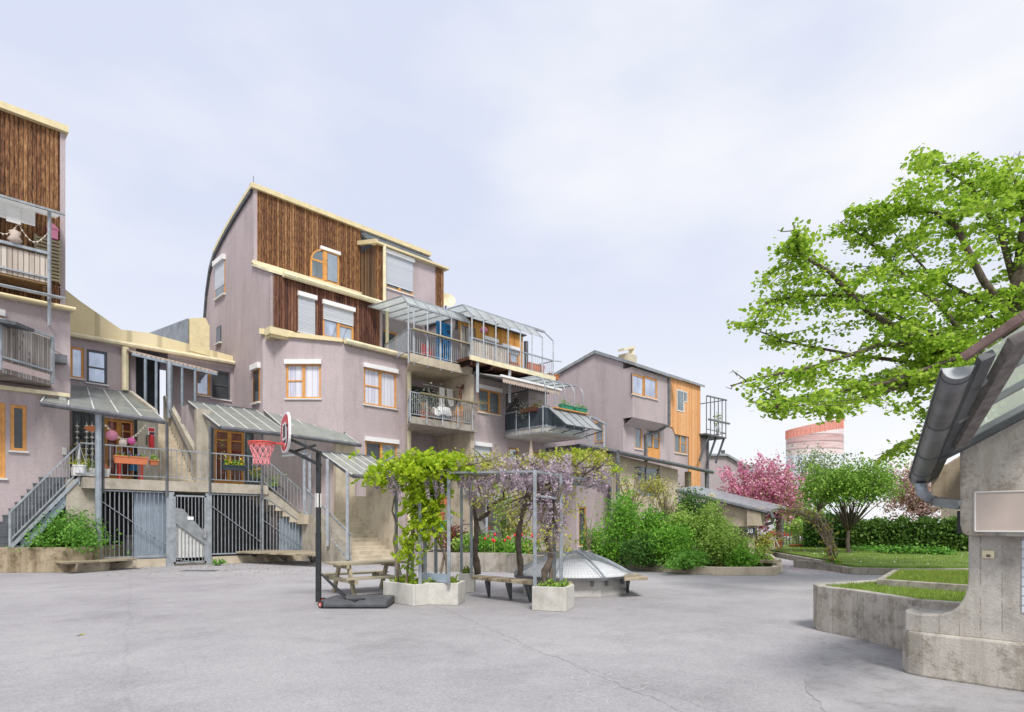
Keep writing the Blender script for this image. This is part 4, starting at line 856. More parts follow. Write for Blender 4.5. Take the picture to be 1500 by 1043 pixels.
# left steel stair
Fs = facY(24.55); s0 = Fs.uv(12,790); s1 = Fs.uv(116,700)
t = thing('staircase', 'open grey steel stair beside the mauve wall above the green ground cover', 'stairs', (s0[0], 24.6, 0), 'outdoor stairs')
n = 11; xs0, xs1 = s0[0]+.15, s1[0]; m = MB(); run = (xs1-xs0)/n; rise = (3.05-.75)/n
sk = -.85
for k in range(n):
    a, b, z1 = xs0+run*k, xs0+run*(k+1)+.04, .75+rise*(k+1)
    m.hexa([(a,24.6,z1-.05),(b,24.6,z1-.05),(b+sk,25.17,z1-.05),(a+sk,25.17,z1-.05)], [(a,24.6,z1),(b,24.6,z1),(b+sk,25.17,z1),(a+sk,25.17,z1)]); m.hexa([(a+.02,24.6,z1-rise),(a+.05,24.6,z1-rise),(a+.05+sk,25.17,z1-rise),(a+.02+sk,25.17,z1-rise)], [(a+.02,24.6,z1-.05),(a+.05,24.6,z1-.05),(a+.05+sk,25.17,z1-.05),(a+.02+sk,25.17,z1-.05)])
m.hexa([(xs1-.1,24.6,2.95),(xs1+.1,24.6,2.95),(xs1+.1,25.17,2.95),(xs1-.1+sk,25.17,2.95)], [(xs1-.1,24.6,3.05),(xs1+.1,24.6,3.05),(xs1+.1,25.17,3.05),(xs1-.1+sk,25.17,3.05)])
m.build('steps', M['darksteel'], t)
m = MB(); 
for y in (24.55,): 
    poly = [(xs0,y,.3)]
    for k in range(n): poly += [(xs0+run*k, y, .75+rise*k-.12), (xs0+run*k, y, .75+rise*(k+1)-.12)]
    poly += [(xs1,y,2.93),(xs1,y,2.6)]; m.prism(poly, (0,.04,0))
m.build('stringer', M['bluesteel'], t)
m = MB(); rail(m, [(xs0-.1,24.5,.75+.05),(xs1,24.5,3.05)], 1.1, .14, .008, .025, .22); m.bar((xs0-.1,24.5,.45),(xs0-.1,24.5,1.9),.07); m.bar((xs0-.1,24.48,.78),(xs1,24.48,3.05),.05,.1); m.bar((xs1,24.5,2.8),(xs1,24.5,4.15),.07); m.build('railing', M['steel'], t)
# right two-flight stair
XL_, XR_ = 12.0, 14.0; YT, YB_ = 23.7, 20.4
t = thing('staircase', 'two flight concrete stair turning down to the court behind the picnic table', 'stairs', (12, 21, 0), 'outdoor stairs')
n1 = 5; zl_ = 1.9; r1_ = (3.05-zl_)/n1; m = MB()
Fst = facY(24.25); xst = Fst.uv(383,712)[0]
for k in range(n1):
    x0 = xst+.3*k; m.box(x0, x0+.32, 24.28, 25.6, 3.05-r1_*(k+1)-.32, 3.05-r1_*(k+1))
m.box(xst+1.5, XR_+.1, YT, 25.7, 1.5, zl_); m.box(12.32, XR_+.1, YT, 25.4, 0, 1.5)
stairs(m, (XL_,YB_,0), (0,1,0), (XR_-XL_,0,0), 12, zl_/12, (YT-YB_)/12); m.build('steps', M['concstair'], t, bevel=.012)
m = MB(); m.prism([(XL_-.12,YB_,0)] + sum([[(XL_-.12,YB_+(YT-YB_)*k/12,zl_*k/12),(XL_-.12,YB_+(YT-YB_)*k/12,zl_*(k+1)/12)] for k in range(12)], []) + [(XL_-.12,YT,zl_),(XL_-.12,24.2,zl_),(XL_-.12,24.2,0)], (.11,0,0)); 
m.prism([(xst,24.26,3.05),(xst,24.26,2.69),(12.0,24.26,1.5),(12.0,24.26,1.95)], (0,.03,0)); m.build('stringer', M['concretelt'], t)
m = MB(); Fx = facX(XR_); P_ = lambda px, py: (lambda q: (XR_+.02, -q[0], q[1]))(Fx.uv(px,py))
zz = lambda px, py: Fx.uv(px,py)[1]
ytop = -Fx.uv(512,700)[0]; y0_ = -Fx.uv(536,700)[0]; ye = -Fx.uv(578,700)[0]
m.box(13.2, 14.1, 23.78, 24.0, 0, 5.0); m.prism([(XR_,23.75,0),(XR_,23.75,zz(516,727)),(XR_,ytop-.25,zz(516,727)),(XR_,y0_,zz(536,727)),(XR_,y0_,zz(536,692)),(XR_,ye,zz(578,706)),(XR_,ye,0)], (.2,0,0)); m.build('flank_wall', M['concstair'], t)
m = MB(); m.box(XR_+.2, XR_+.6, y0_, ytop+.6, zz(520,733)-.3, zz(520,733)); m.build('flower_shelf', M['concretelt'], t)
m = MB(); rail(m, [(xst+.1,24.2,3.05),(xst+1.6,24.2,zl_)], 1.05, .17, .009, .02, .12); rail(m, [(XL_-.06,YT+.3,zl_),(XL_-.06,YB_,.05)], 1.05, .14, .009, .025, .1); m.bar((XL_-.08,YT+.3,zl_+.05),(XL_-.08,YB_,.1),.06,.1); m.build('railing', M['steel'], t)
m = MB(); rail(m, [(xst,25.65,3.05),(xst+1.6,25.65,zl_)], 1.05, .17); m.build('railing', M['pipe'], t)
# glass canopies
def canopy(label, eave, top, npan, beams=True, mt='canopy', thick=.02):
    cn = thing('glass_canopy', label, 'canopy', eave[0], 'glass canopies over the walkway stairs'); e0, e1 = map(V, eave); t0, t1 = map(V, top)
    m = MB(); z = V((0,0,thick)); m.hexa([e0, e1, t1, t0], [e0+z, e1+z, t1+z, t0+z]); m.build('glass_panel', M[mt], cn)
    m = MB()
    for k in range(npan+1): a = e0.lerp(e1, k/npan); b = t0.lerp(t1, k/npan); m.bar(a+z*1.5, b+z*1.5, .03, .03)
    for f in (.33, .66): m.bar(e0.lerp(t0,f)-z, e1.lerp(t1,f)-z, .03)
    m.build('glazing_bars', M['offwhite'], cn)
    m = MB(); m.tube([e0+V((0,-.05,-.03)), e1+V((0,-.05,-.03))], .085, 8); m.bar(e0-z*2, t0-z*2, .07, .1); m.bar(e1-z*2, t1-z*2, .05, .08); m.bar(t0, t1, .06, .14); m.build('gutter_frame', M['pipe'], cn); return cn
Fe = facY(23.8); c1a = Fe.uv(60,590); c1b = Fe.uv(241,617)
canopy('wide grey glass canopy over the walkway door hung with paper lanterns', [(c1a[0],23.8,c1a[1]),(c1b[0],23.8,c1b[1])], [(4.3,29.7,7.0),(7.1,29.7,7.0)], 5)
canopy('grey glass canopy over the second walkway door right of the upper stair', [(8.5,23.9,5.12),(11.2,23.9,5.12)], [(8.4,27.1,6.5),(11.15,27.1,6.5)], 5)
canopy('grey glass canopy running along the mauve wall behind the basketball hoop', [(11.25,23.85,5.1),(14.2,23.5,4.95)], [(11.25,26.5,6.45),(13.75,24.0,5.42)], 5)
cA, cB, cC, cD = (atX(469.7,663,11.85), None, None, atX(516,696,11.85))
cC = V((14.1, cD.y, cD.z))
cn = canopy('small sloping glass canopy above the lower flight by the picnic table', [cD, cC], [cA, V((14.1,cA.y,cA.z))], 5)
t = thing('canopy_posts', 'slim grey posts carrying the small sloping canopy over the lower stair', 'posts', (11, 21, 0))
for px, yt, yb, Yp in ((446,645,824,24.15),(454,664,768,24.1),(480,672,800,None),(509,690,820,None)):
    m = MB()
    if Yp: q0 = atY(px,yt,Yp); q1 = atY(px,yb,Yp)
    else: q0 = atX(px,yt,11.8); q1 = atX(px,yb,11.8)
    m.bar(q1, (q1.x,q1.y,q0.z), .11, .08); m.build('post', M['steel'], t)
m = MB(); q = atY(430,610,24.15); m.bar(atY(413,668,24.0), atY(454,664,24.1), .07); m.build('beam', M['steel'], t)

# things on the walkway
def blob(name, label, c, r, mt, cat, n=12, squash=1, group=None, string=0, parts=8):
    m = MB(); prof = [(max(.004, r*math.sin(math.pi*k/parts))*(1+.03*(k%2)), -r*squash*math.cos(math.pi*k/parts)) for k in range(parts+1)]
    m.lathe(c, prof, n)
    if string: m.tube([V(c)+V((0,0,r*squash*.9)), V(c)+V((0,0,r*squash+string))], .006, 4)
    return tag(m.build(name, M[mt], None, True), label, cat, group)
for px, py, r, mt, l in ((164,638,.18,'pinkp','large pale pink paper lantern, leftmost of the lanterns under the canopy'),(180,649,.13,'paper','cream paper lantern hanging lowest between the two pink ones'),(192.5,646,.125,'magenta','small hot pink paper lantern, rightmost of the lanterns')):
    blob('paper_lantern', l, atY(px,py,24.6), r, mt, 'lantern', 16, 1, 'paper lanterns under the canopy', .5, 14)
m = MB(); c0 = atY(155,622,24.9); c1 = atY(213,622,24.9); pts = [c0.lerp(c1,k/16)-V((0,0,.5*math.sin(math.pi*k/16))) for k in range(17)]; m.tube(pts, .01, 4)
for q in pts: m.lathe(q-V((0,0,.08)), [(.008,0),(.035,.02),(.03,.06),(.008,.08)], 6)
tag(m.build('string_lights', M['paper']), 'garland of cream bulbs strung under the walkway canopy', 'string lights')
t = thing('fire_extinguisher', 'red fire extinguisher mounted on the concrete wall beside the upper stair', 'extinguisher', atY(222,657,25.4))
q = atY(222,657,25.38); m = MB(); m.lathe(q, [(.08,0),(.09,.03),(.09,.42),(.05,.5),(.03,.52)], 12); m.build('cylinder', M['red'], t, True)
m = MB(); m.tube([q+V((0,0,.5)), q+V((-.16,-.02,.45)), q+V((-.17,-.02,.1))], .018, 6); m.box(q.x-.04, q.x+.1, q.y-.03, q.y+.03, q.z+.52, q.z+.6); m.build('hose', M['black'], t)
q = atY(222,632,25.46); m = MB(); m.box(q.x-.12, q.x+.12, 25.46, 25.49, q.z-.15, q.z+.15); w = tag(m.build('extinguisher_sign', M['white']), 'small red and white extinguisher sign above the red extinguisher', 'sign')
m = MB(); m.box(q.x-.1, q.x+.1, 25.452, 25.46, q.z-.0, q.z+.13); m.box(q.x-.07, q.x-.02, 25.452, 25.46, q.z-.12, q.z-.02); m.box(q.x+.02, q.x+.08, 25.452, 25.46, q.z-.12, q.z-.02); m.build('red_pictogram', M['red'], w)
def trough(label, a, b, y, h, mt, lm, seed, fl=None, group='flower troughs on rails', leafy=90, lh=.18):
    x0, x1 = min(a[0],b[0]), max(a[0],b[0]); z = a[1]
    t = thing('flower_trough', label, 'flower box', ((x0+x1)/2, y, z), group)
    m = MB(); m.hexa([(x0+.03,y-.07,z),(x1-.03,y-.07,z),(x1-.03,y+.07,z),(x0+.03,y+.07,z)], [(x0,y-.11,z+h),(x1,y-.11,z+h),(x1,y+.11,z+h),(x0,y+.11,z+h)]); m.bar((x0-.02,y-.11,z+h),(x1+.02,y-.11,z+h),.03); m.build('trough', M[mt], t)
    rg = np.random.default_rng(seed); P = np.stack([rg.uniform(x0+.03,x1-.03,leafy), rg.normal(y,.06,leafy), z+h+abs(rg.normal(0,lh*.6,leafy))], 1)
    leaves('plants', M[lm], t, P, .085, seed, .6)
    if fl: k = leafy//3; leaves('flowers', M[fl], t, P[:k]+np.array([0,0,.04]), .08, seed+1, 1, 'round')
Fr_ = facY(24.05)
trough('long orange trough with purple flowers on the walkway railing', Fr_.uv(167,678), Fr_.uv(216,678), 24.08, .24, 'orangeplastic', 'l_bush', 3, 'f_pur', leafy=60, lh=.1)
trough('short terracotta trough with fresh greenery right of the long orange one', Fr_.uv(219,681), Fr_.uv(232,681), 24.08, .16, 'terracotta', 'l_pale', 4, None, leafy=80)
trough('dark trough of yellow and orange flowers outside the second walkway door', Fr_.uv(328,688), Fr_.uv(360,688), 24.08, .17, 'darkinfill', 'l_bush', 5, 'f_yel', leafy=160, lh=.2)
def pot(label, c, r, h, mt, lm, seed, n=120, lh=.35, size=.1, fl=None, sp=.8, group='potted plants on the walkway', cat='plant pot', shape='kite'):
    c = V(c); t = thing('plant_pot', label, cat, c, group)
    MB().lathe(c, [(r*.72,0),(r*.95,h*.85),(r*1.05,h*.86),(r*1.05,h),(r*.9,h),(r*.85,h*.9)], 14).build('pot', M[mt], t, False)
    rg = np.random.default_rng(seed); P = np.stack([rg.normal(c.x,r*sp,n), rg.normal(c.y,r*sp,n), c.z+h+abs(rg.normal(0,lh*.55,n))], 1)
    leaves('plant', M[lm], t, P, size, seed, .4, shape)
    m = MB()
    for k in range(6): q = P[k*3 % n]; m.tube([c+V((0,0,h*.8)), (q[0],q[1],q[2])], .006, 4)
    m.build('stem', M['bark'], t)
    if fl: leaves('flowers', M[fl], t, P[:n//3]+np.array([0,0,lh*.2]), size*.9, seed+1, .8, 'round')
    return t
q = atY(117,693,24.4); pt_ = pot('white hanging pot with drying flowers at the head of the steel stair', q, .2, .26, 'white', 'l_yel', 11, 60, .2)
m = MB(); 
for a in range(3): m.tube([q+V((.18*math.cos(a*2.1),.18*math.sin(a*2.1),.26)), q+V((0,0,.9))], .006, 4)
m.build('hanger', M['white'], pt_)
pot('dark pot with yellow leaved shrub standing left of the white hanging pot', (4.55,25.4,3.05), .22, .3, 'darkinfill', 'l_yel', 12, 160, .55)
pot('low bowl of yellow green plants right of the white hanging pot', atY(128,700,24.8), .25, .2, 'timberred', 'l_pale', 13, 150, .35)
pot('reddish pot with orange flowers at the top of the steel stair', (4.3,25.8,3.05), .24, .45, 'timberred', 'l_yel', 14, 120, .6, .1, 'f_yel')
pot('grey pot with bushy green plant at the corner where the stair turns down', (atY(400,712,24.6).x,24.6,3.05-.2), .2, .2, 'pipe', 'l_pale', 15, 130, .45)
pot('small pot of orange flowers standing behind the railing left of the turning stair', (atY(374,712,25).x,25,3.05), .18, .3, 'darkinfill', 'l_bush', 16, 90, .4, .09, 'f_yel')
t = pot('tall vase of bare yellow branches behind the yellow flower trough', (atY(330,690,24.4).x,24.5,3.6), .1, .3, 'darkinfill', 'l_yel', 17, 46, 1.0, .07, None, 1.1)
t = thing('stool', 'red painted wooden table by the walkway door', 'table', (atY(190,700,25).x, 25, 3.05)); x = atY(190,700,25).x; m = MB(); m.box(x-.38, x+.38, 24.75, 25.2, 3.72, 3.77); m.build('tabletop', M['redpole'], t)
for dx in (-.34,.34):
    for y in (24.8,25.15): MB().bar((x+dx,y,3.05),(x+dx,y,3.72),.05).build('leg', M['redpole'], t)
m = MB(); m.lathe((x-.75,25.0,3.05), [(.12,0),(.1,.3),(.17,.33),(.17,.4),(.03,.55)], 10); tag(m.build('garden_mushroom', M['terracotta'], None, True), 'orange mushroom ornament left of the red table', 'ornament')
m = MB(); x = atY(133,712,24.5).x; m.hexa([(x-.5,24.4,3.1),(x+.5,24.4,3.1),(x+.5,24.75,3.1),(x-.5,24.75,3.1)],[(x-.52,24.38,3.38),(x+.52,24.38,3.38),(x+.52,24.77,3.38),(x-.52,24.77,3.38)]); tag(m.build('plant_box', M['offwhite']), 'long white planter box on the walkway beside the downpipe', 'planter')
q = atY(205,655,26.9); m = MB(); m.lathe(q, [(.36,0),(.36,.02),(.2,.05),(.17,.2),(.05,.24)], 16); tag(m.build('straw_hat', M['palewood'], None, True), 'straw hat hanging by the walkway door', 'hat')
q = atY(205,690,26.9); m = MB(); m.hexa([q+V((-.35,-.1,0)), q+V((.35,-.1,0)), q+V((.35,.1,0)), q+V((-.35,.1,0))], [q+V((-.25,-.1,.5)), q+V((.25,-.1,.55)), q+V((.25,.1,.5)), q+V((-.25,.1,.5))]); tag(m.build('blue_bag', M['blue']), 'bright blue bag below the straw hat', 'bag')
q = atY(135,628,25); m = MB(); m.prism([q+V((-.25,0,0)), q+V((-.08,0,.12)), q+V((.2,0,.06)), q+V((.32,0,.14)), q+V((.3,0,-.1)), q+V((.18,0,-.05)), q+V((-.08,0,-.11))], (0,.05,0)); tag(m.build('fish_ornament', M['terracotta']), 'orange wooden fish ornament hanging under the canopy', 'ornament')
m = MB()
for px in (113, 127, 135):
    a = atY(px,618,25.6)
    for k in range(8): m.lathe(a-V((0,0,.2+.2*k)), [(.01,0),(.07,.05),(.01,.1)], 6)
    m.tube([a, a-V((0,0,1.7))], .008, 4)
tag(m.build('hanging_mobile', M['offwhite']), 'strings of shells hanging in the window left of the walkway door', 'mobile')

# ------------------------------------------------------------ balcony things
FT = facY(23.2); a = FT.uv(640,500)[0]; b = FT.uv(661,500)[0]
m = MB()
for k in range(10): x = a+(b-a)*k/10; m.box(x, x+(b-a)/10, 23.2+.05*(k%2), 23.25+.05*(k%2), 9.15, 11.2)
rr = random.Random(4); w = tag(m.build('blue_curtain', M['blue']), 'bright blue dotted curtain hanging on the upper terrace', 'curtain')
m = MB()
for k in range(40): x = rr.uniform(a+.05,b-.05); z = rr.uniform(9.3,11.1); m.box(x-.04, x+.04, 23.18, 23.2, z-.04, z+.04)
m.build('dots', M['darkinfill'], w)
m = MB(); x0 = FT.uv(664,500)[0]; x1 = FT.uv(684,500)[0]
for k in range(4): x = x0+(x1-x0)*k/3; m.bar((x,22.6,9.1),(x,22.6,11.1),.05)
for z in (9.2,10.2,11.05): m.bar((x0,22.6,z),(x1,22.6,z),.05)
w = tag(m.build('folding_screen', M['greywood']), 'grey framed glazed wind screen right of the blue curtain', 'screen')
m = MB(); m.box(x0, x1, 22.62, 22.64, 9.2, 11.05); m.build('pane', M['canopy'], w)
def chair(label, c, rz, mt='orange', group='wooden chairs on the balconies'):
    t = thing('garden_chair', label, 'chair', c, group); c = V(c); rot = Matrix.Rotation(R(rz), 3, 'Z')
    def bx(nm, x0,x1,y0,y1,z0,z1):
        m = MB(); m.box(x0,x1,y0,y1,z0,z1); m.v = [tuple(c+rot@V(q)) for q in m.v]; m.build(nm, M[mt], t)
    bx('seat', -.22,.22,-.22,.22,.43,.47)
    for sx in (-.2,.2):
        bx('leg', sx-.02,sx+.02,-.2,-.16,0,.43); bx('leg', sx-.02,sx+.02,.18,.22,0,.43)
        bx('arm', sx-.03,sx+.03,-.22,.22,.64,.67)
    m = MB()
    for k in range(4): m.box(-.2,.2,.19,.22,.52+k*.1,.6+k*.1)
    m.box(-.22,-.18,.18,.23,.45,.95); m.box(.18,.22,.18,.23,.45,.95); m.v = [tuple(c+rot@V(q)) for q in m.v]; m.build('backrest', M[mt], t)
chair('orange wooden chair left of the white clothed balcony table', (17.4,22.9,6.2), 90); chair('orange wooden chair right of the white clothed balcony table', (18.75,22.5,6.2), -90)
chair('reddish chair on the upper terrace below the dormer', (17.6,23.2,9.06), 30, 'redpole')
t = thing('balcony_table', 'small round balcony table', 'table', (18.05,22.8,6.2)); MB().lathe((18.05,22.8,6.2), [(.2,0),(.03,.05),(.03,.7),(.42,.7),(.42,.73)], 14).build('tabletop', M['greywood'], t)
m = MB(); n = 20; vs = []; 
for k in range(n): a = 2*math.pi*k/n; vs.append((18.05+.46*math.cos(a), 22.8+.46*math.sin(a), 6.945))
for k in range(n): a = 2*math.pi*k/n; r = .5+.05*(k%2); vs.append((18.05+r*math.cos(a), 22.8+r*math.sin(a), 6.5+.05*(k%3)))
m.add(vs, [tuple(range(n))]+[(k,(k+1)%n,n+(k+1)%n,n+k) for k in range(n)]); tag(m.build('tablecloth', M['white']), 'white cloth draped over the balcony table', 'tablecloth')
pot('silvery olive bush in a pot at the left end of the recessed balcony', (16.9,22.5,6.2), .22, .4, 'terracotta', 'l_silver', 21, 420, .9, .1, None, 1.6, 'potted plants on balconies')
m = MB(); q = V((19.0,23.2,8.0)); m.tube([(17.3,23.2,8.05),(19.35,23.2,8.05)], .01, 4); m.box(18.3,18.6,23.18,23.22,7.1,8.04); m.prism([(18.75,23.2,8.04),(19.1,23.2,8.04),(19.2,23.2,7.3),(18.95,23.2,7.2),(18.8,23.2,7.5)], (0,.03,0)); tag(m.build('hanging_laundry', M['offwhite']), 'pale towels drying on a line in the recessed balcony', 'laundry')
m = MB(); q = V((19.35,22.7,7.35)); m.tube([q+V((0,0,.9)), q+V((-.15,0,.6)), q+V((-.2,0,.2)), q+V((-.5,-.1,.0))], [.05,.06,.09,.12], 8); m.tube([q+V((0,0,.75)), q+V((-.5,-.1,.7))], .04, 6); tag(m.build('driftwood', M['timberred']), 'twisted brown root hung on the balcony fin', 'ornament')
def trail(label, c, n, seed, lm='l_silver', sx=.35, drop=.7, group=None):
    rg = np.random.default_rng(seed); c = V(c); t = thing('trailing_plant', label, 'plant', c, group)
    P = np.stack([rg.normal(c.x,sx,n), rg.normal(c.y,.12,n), c.z+.15-abs(rg.normal(0,drop*.5,n))+.2*rg.random(n)], 1); m = MB()
    for k in range(8): q = P[k]; m.tube([c, (q[0],q[1],q[2])], .008, 4)
    m.build('stem', M['bark'], t); leaves('foliage', M[lm], t, P, .1, seed, 0, 'long')
trail('grey trailing plant hanging off the right corner of the recessed balcony', (19.75,21.8,7.2), 160, 31); trail('grey trailing plant over the left side of the boxed balcony', (21.85,20.9,7.15), 220, 32, drop=1.0)
m = MB(); m.hexa([(21.8,20.2,7.0),(22.0,20.2,7.0),(22.0,21.2,7.0),(21.8,21.2,7.0)],[(21.72,20.15,7.2),(22.02,20.15,7.2),(22.02,21.25,7.2),(21.72,21.25,7.2)]); tag(m.build('wooden_trough', M['timberred']), 'brown trough under the trailing grey plant', 'planter')
for i, (x, l) in enumerate(((23.1,'green trough with seedlings, left one on the boxed balcony ledge'),(24.2,'green trough with seedlings, right one on the boxed balcony ledge'))):
    trough(l, (x,7.22), (x+.95,7.22), 19.75, .2, 'green', 'l_bush', 40+i, None, 'green seedling troughs', 80)
m = MB(); m.box(22.6,25.2,19.6,19.9,7.16,7.21); tag(m.build('plank_shelf', M['orange']), 'plank under the green seedling troughs', 'shelf')
for i, (px, w_, h, l) in enumerate(((744,.5,.3,'terracotta trough near the bottom of the penthouse balcony rail'),(770,1.2,.42,'long orange trough on the penthouse balcony floor'),(800,.8,.25,'terracotta trough at the right end of the penthouse balcony'))):
    x = F3.uv(px+8,530)[0]; trough(l, (x,9.32+(0.1 if i==1 else 0)), (x+w_,9.32+(.1 if i==1 else 0)), 21.85, h, 'terracotta' if i != 1 else 'orangeplastic', 'l_yel', 50+i, None, 'troughs on the penthouse balcony', 20, .08)
shrub('vine', 'yellow green climber growing inside the boxed balcony', (23.2,21.6,7.3), (.7,.5,.8), 30, 8, .12, .11, 61, 'climber', lm='l_yel', ground=6.2) if False else shrub('climber', 'yellow green climber growing inside the boxed balcony', (23.3,21.4,7.4), (.7,.4,.8), 30, 8, .12, .11, 'l_yel', 61, 'climber', ground=6.2)
shrub('climber', 'leafy plants at the right end of the boxed balcony', (24.7,21.2,7.3), (.6,.5,.5), 30, 8, .12, .1, 'l_bush', 62, 'plant', ground=6.2)
t = thing('parasol', 'folded beige parasol standing on the ground floor terrace under the boxed balcony', 'parasol', (24.0,20.9,3)); q = atY(778,690,20.9); MB().tube([(q.x,20.9,0),(q.x,20.9,5.6)], .03, 6).build('pole', M['palewood'], t); MB().lathe((q.x,20.9,4.0), [(.22,0),(.2,.3),(.12,1.0),(.03,1.7)], 8).build('cover', M['beige'], t)
q = atY(655,441,26.2); t = thing('satellite_dish', 'small beige satellite dish on the corner of the dormer roof', 'satellite dish', q)
m = MB(); ax = V((.75,-.6,.3)).normalized(); ax = V((-.35,-.85,.3)).normalized(); u_ = ax.cross(V((0,0,1))).normalized(); v_ = ax.cross(u_); vs = [q]; n = 18
for k in range(n): a = 2*math.pi*k/n; vs.append(q+ax*.12+u_*.45*math.cos(a)+v_*.42*math.sin(a))
m.add(vs, [(0,1+k,1+(k+1)%n) for k in range(n)]); m.build('dish', M['yellowpale'], t); MB().bar(q, q+V((-.1,.2,-.9)), .06).build('arm', M['pipe'], t)
m = MB(); q = F3.uv(727,473); m.lathe((q[0],22.5,q[1]-.3), [(.05,0),(.17,.06),(.2,.18),(.12,.27),(.03,.3)], 9); tag(m.build('pink_cushion', M['pinkp'], None, True), 'pink cushion hanging under the penthouse canopy', 'cushion')

# ------------------------------------------------------------ extension and right building
YE = 20.5; FE = facY(YE); xe0 = 25.3; xe1 = FE.uv(893,660)[0]
t = thing('garden_extension', 'low mauve extension with dark flat roof behind the wisteria', 'building', (26.5, YE, 0))
e1 = FE.rect(850,856,668,690); e2 = FE.rect(877,890,669,695); e3 = FE.rect(848,859,742,800)
m = MB(); wallh(m, FE, xe0, xe1, 0, 5.55, [e1, e2, e3]); m.add([(xe0,YE,0),(xe0,24,0),(xe0,24,5.55),(xe0,YE,5.55)], [(0,1,2,3)]); m.build('wall', M['stucco'], t)
m = MB(); m.box(xe0-.2, xe1+.1, YE-.3, 24, 5.55, 5.68); m.tube([(xe0-.2,YE-.32,5.6),(xe1+.1,YE-.32,5.6)], .11, 8); m.build('roof', M['pipe'], t)
m = MB(); m.tube([(xe1-.02,YE-.15,0),(xe1-.02,YE-.15,5.5)], .1, 8); m.build('downpipe', M['pipeblue'], t)
window(t, FE, e1, 'orange', 'g_dark', 1, sill=False); window(t, FE, e2, 'orangedark', 'g_dark', 1, sill=False); window(t, FE, e3, 'orangedark', 'g_dark', 1, box=False, name='garden_door')
m = MB(); rail(m, [(xe0+.3,YE+.3,5.7),(xe1-.5,YE+.3,5.7)], .95, .16); m.build('railing', M['steel'], t)
t = thing('pergola_beam', 'short grey pergola frame in front of the mauve gable window', 'pergola', (26.5,YE+1,5.7)); m = MB(); q = atY(885,620,21.0); q2 = atY(866,610,21.0); m.bar((q.x,21,5.7),(q.x,21,q.z+.0),.1); m.bar(q2+V((-.1,0,0)), q+V((.25,0,-.05)), .12); m.bar((q2.x-.1,21,5.7),(q2.x-.1,21,q2.z),.09); m.build('frame', M['steel'], t)

XRB, YRB = 31.7, 22.0; FRB = facY(YRB); FRG = facX(XRB); YO = 21.3; FO = facY(YO)
t = thing('apartment_building', 'mauve house with orange larch cladding and projecting upper room at right', 'building', (XRB, YRB, 0), 'terraced apartment blocks')
gp = [FRG.uv(*a) for a in ((913,531),(873,519),(812,546))]; gp = [(-u, z) for u, z in gp]
xr1 = FRB.uv(1025,600)[0]; xo1 = FO.uv(978,600)[0]; zro = gp[0][1]-.02
b1w = FRB.rect(930,941,619,657); b2w = FRB.rect(947,967,622,670); b3w = FRB.rect(988,1006,630,663)
xlar = FRB.uv(980,600)[0]
m = MB(); m.add([(XRB,YRB,0),(XRB,YRB,gp[0][1]),(XRB,gp[1][0],gp[1][1]),(XRB,gp[2][0],gp[2][1]),(XRB,30,gp[2][1]-.6),(XRB,30,0)], [(0,1,2,3,4,5)])
wallh(m, FRB, XRB, xr1, 0, zro, [b1w, b2w, b3w]); m.add([(xr1,YRB,0),(xr1,27,0),(xr1,27,zro),(xr1,YRB,zro)], [(0,1,2,3)]); m.build('wall', M['stucco'], t)
o1 = FO.rect(926,944,546,577); o2 = FO.rect(944,963,550,581); zo0 = FO.uv(922,610)[1]; zo1 = FO.uv(922,536)[1]
m = MB(); wallh(m, FO, XRB-.0, xo1, zo0, zo1, [o1, o2]); m.add([(XRB,YO,zo0),(XRB,YRB,zo0),(XRB,YRB,zo1),(XRB,YO,zo1)], [(0,1,2,3)]); m.add([(xo1,YO,zo0),(xo1,YRB,zo0),(xo1,YRB,zo1),(xo1,YO,zo1)], [(0,1,2,3)]); m.add([(XRB,YO,zo0),(xo1,YO,zo0),(xo1,YRB,zo0-.45),(XRB,YRB,zo0-.45)], [(0,1,2,3)]); m.build('projecting_room', M['stucco'], t)
m = MB(); q = FRB.uv(981,560)
pl = [FRB.uv(*a) for a in ((980,551),(1025,566),(1025,720),(1008,720),(1008,640),(988,636),(984,626),(966,620),(970,612),(980,606))]
m.prism([FRB.P(u, z, .06) for u, z in pl], FRB.n*-.055); m.build('larch_cladding', M['larch'], t)
m = MB(); m.hexa([(XRB-.15,YO-.25,zo1+.02),(xlar,YO-.25,zo1+.02),(xlar,gp[1][0],gp[1][1]+.05),(XRB-.15,gp[1][0],gp[1][1]+.05)],[(XRB-.15,YO-.25,zo1+.2),(xlar,YO-.25,zo1+.2),(xlar,gp[1][0],gp[1][1]+.25),(XRB-.15,gp[1][0],gp[1][1]+.25)])
m.hexa([(XRB-.15,gp[1][0],gp[1][1]+.05),(xr1,gp[1][0],gp[1][1]+.05),(xr1,30,gp[2][1]-.9),(XRB-.15,30,gp[2][1]-.9)],[(XRB-.15,gp[1][0],gp[1][1]+.25),(xr1,gp[1][0],gp[1][1]+.25),(xr1,30,gp[2][1]-.7),(XRB-.15,30,gp[2][1]-.7)])
m.hexa([(xlar,YRB-.25,zro+.0),(xr1+.3,YRB-.25,zro),(xr1+.3,gp[1][0],gp[1][1]+.05),(xlar,gp[1][0],gp[1][1]+.05)],[(xlar,YRB-.25,zro+.16),(xr1+.3,YRB-.25,zro+.16),(xr1+.3,gp[1][0],gp[1][1]+.25),(xlar,gp[1][0],gp[1][1]+.25)])
rf = m.build('roof', M['zinc'], t)
q = atY(921,520,23.5); m = MB(); m.box(q.x-.5, q.x+.5, 23.2, 24.0, 11, q.z); m.build('chimney', M['cream'], rf); m = MB(); m.bar(q+V((-.9,0,.15)), q+V((.4,0,.55)), .5, .14); m.bar(q+V((.3,0,.0)), q+V((.3,0,.45)), .3); m.build('chimney_cowl', M['yellowpale'], rf)
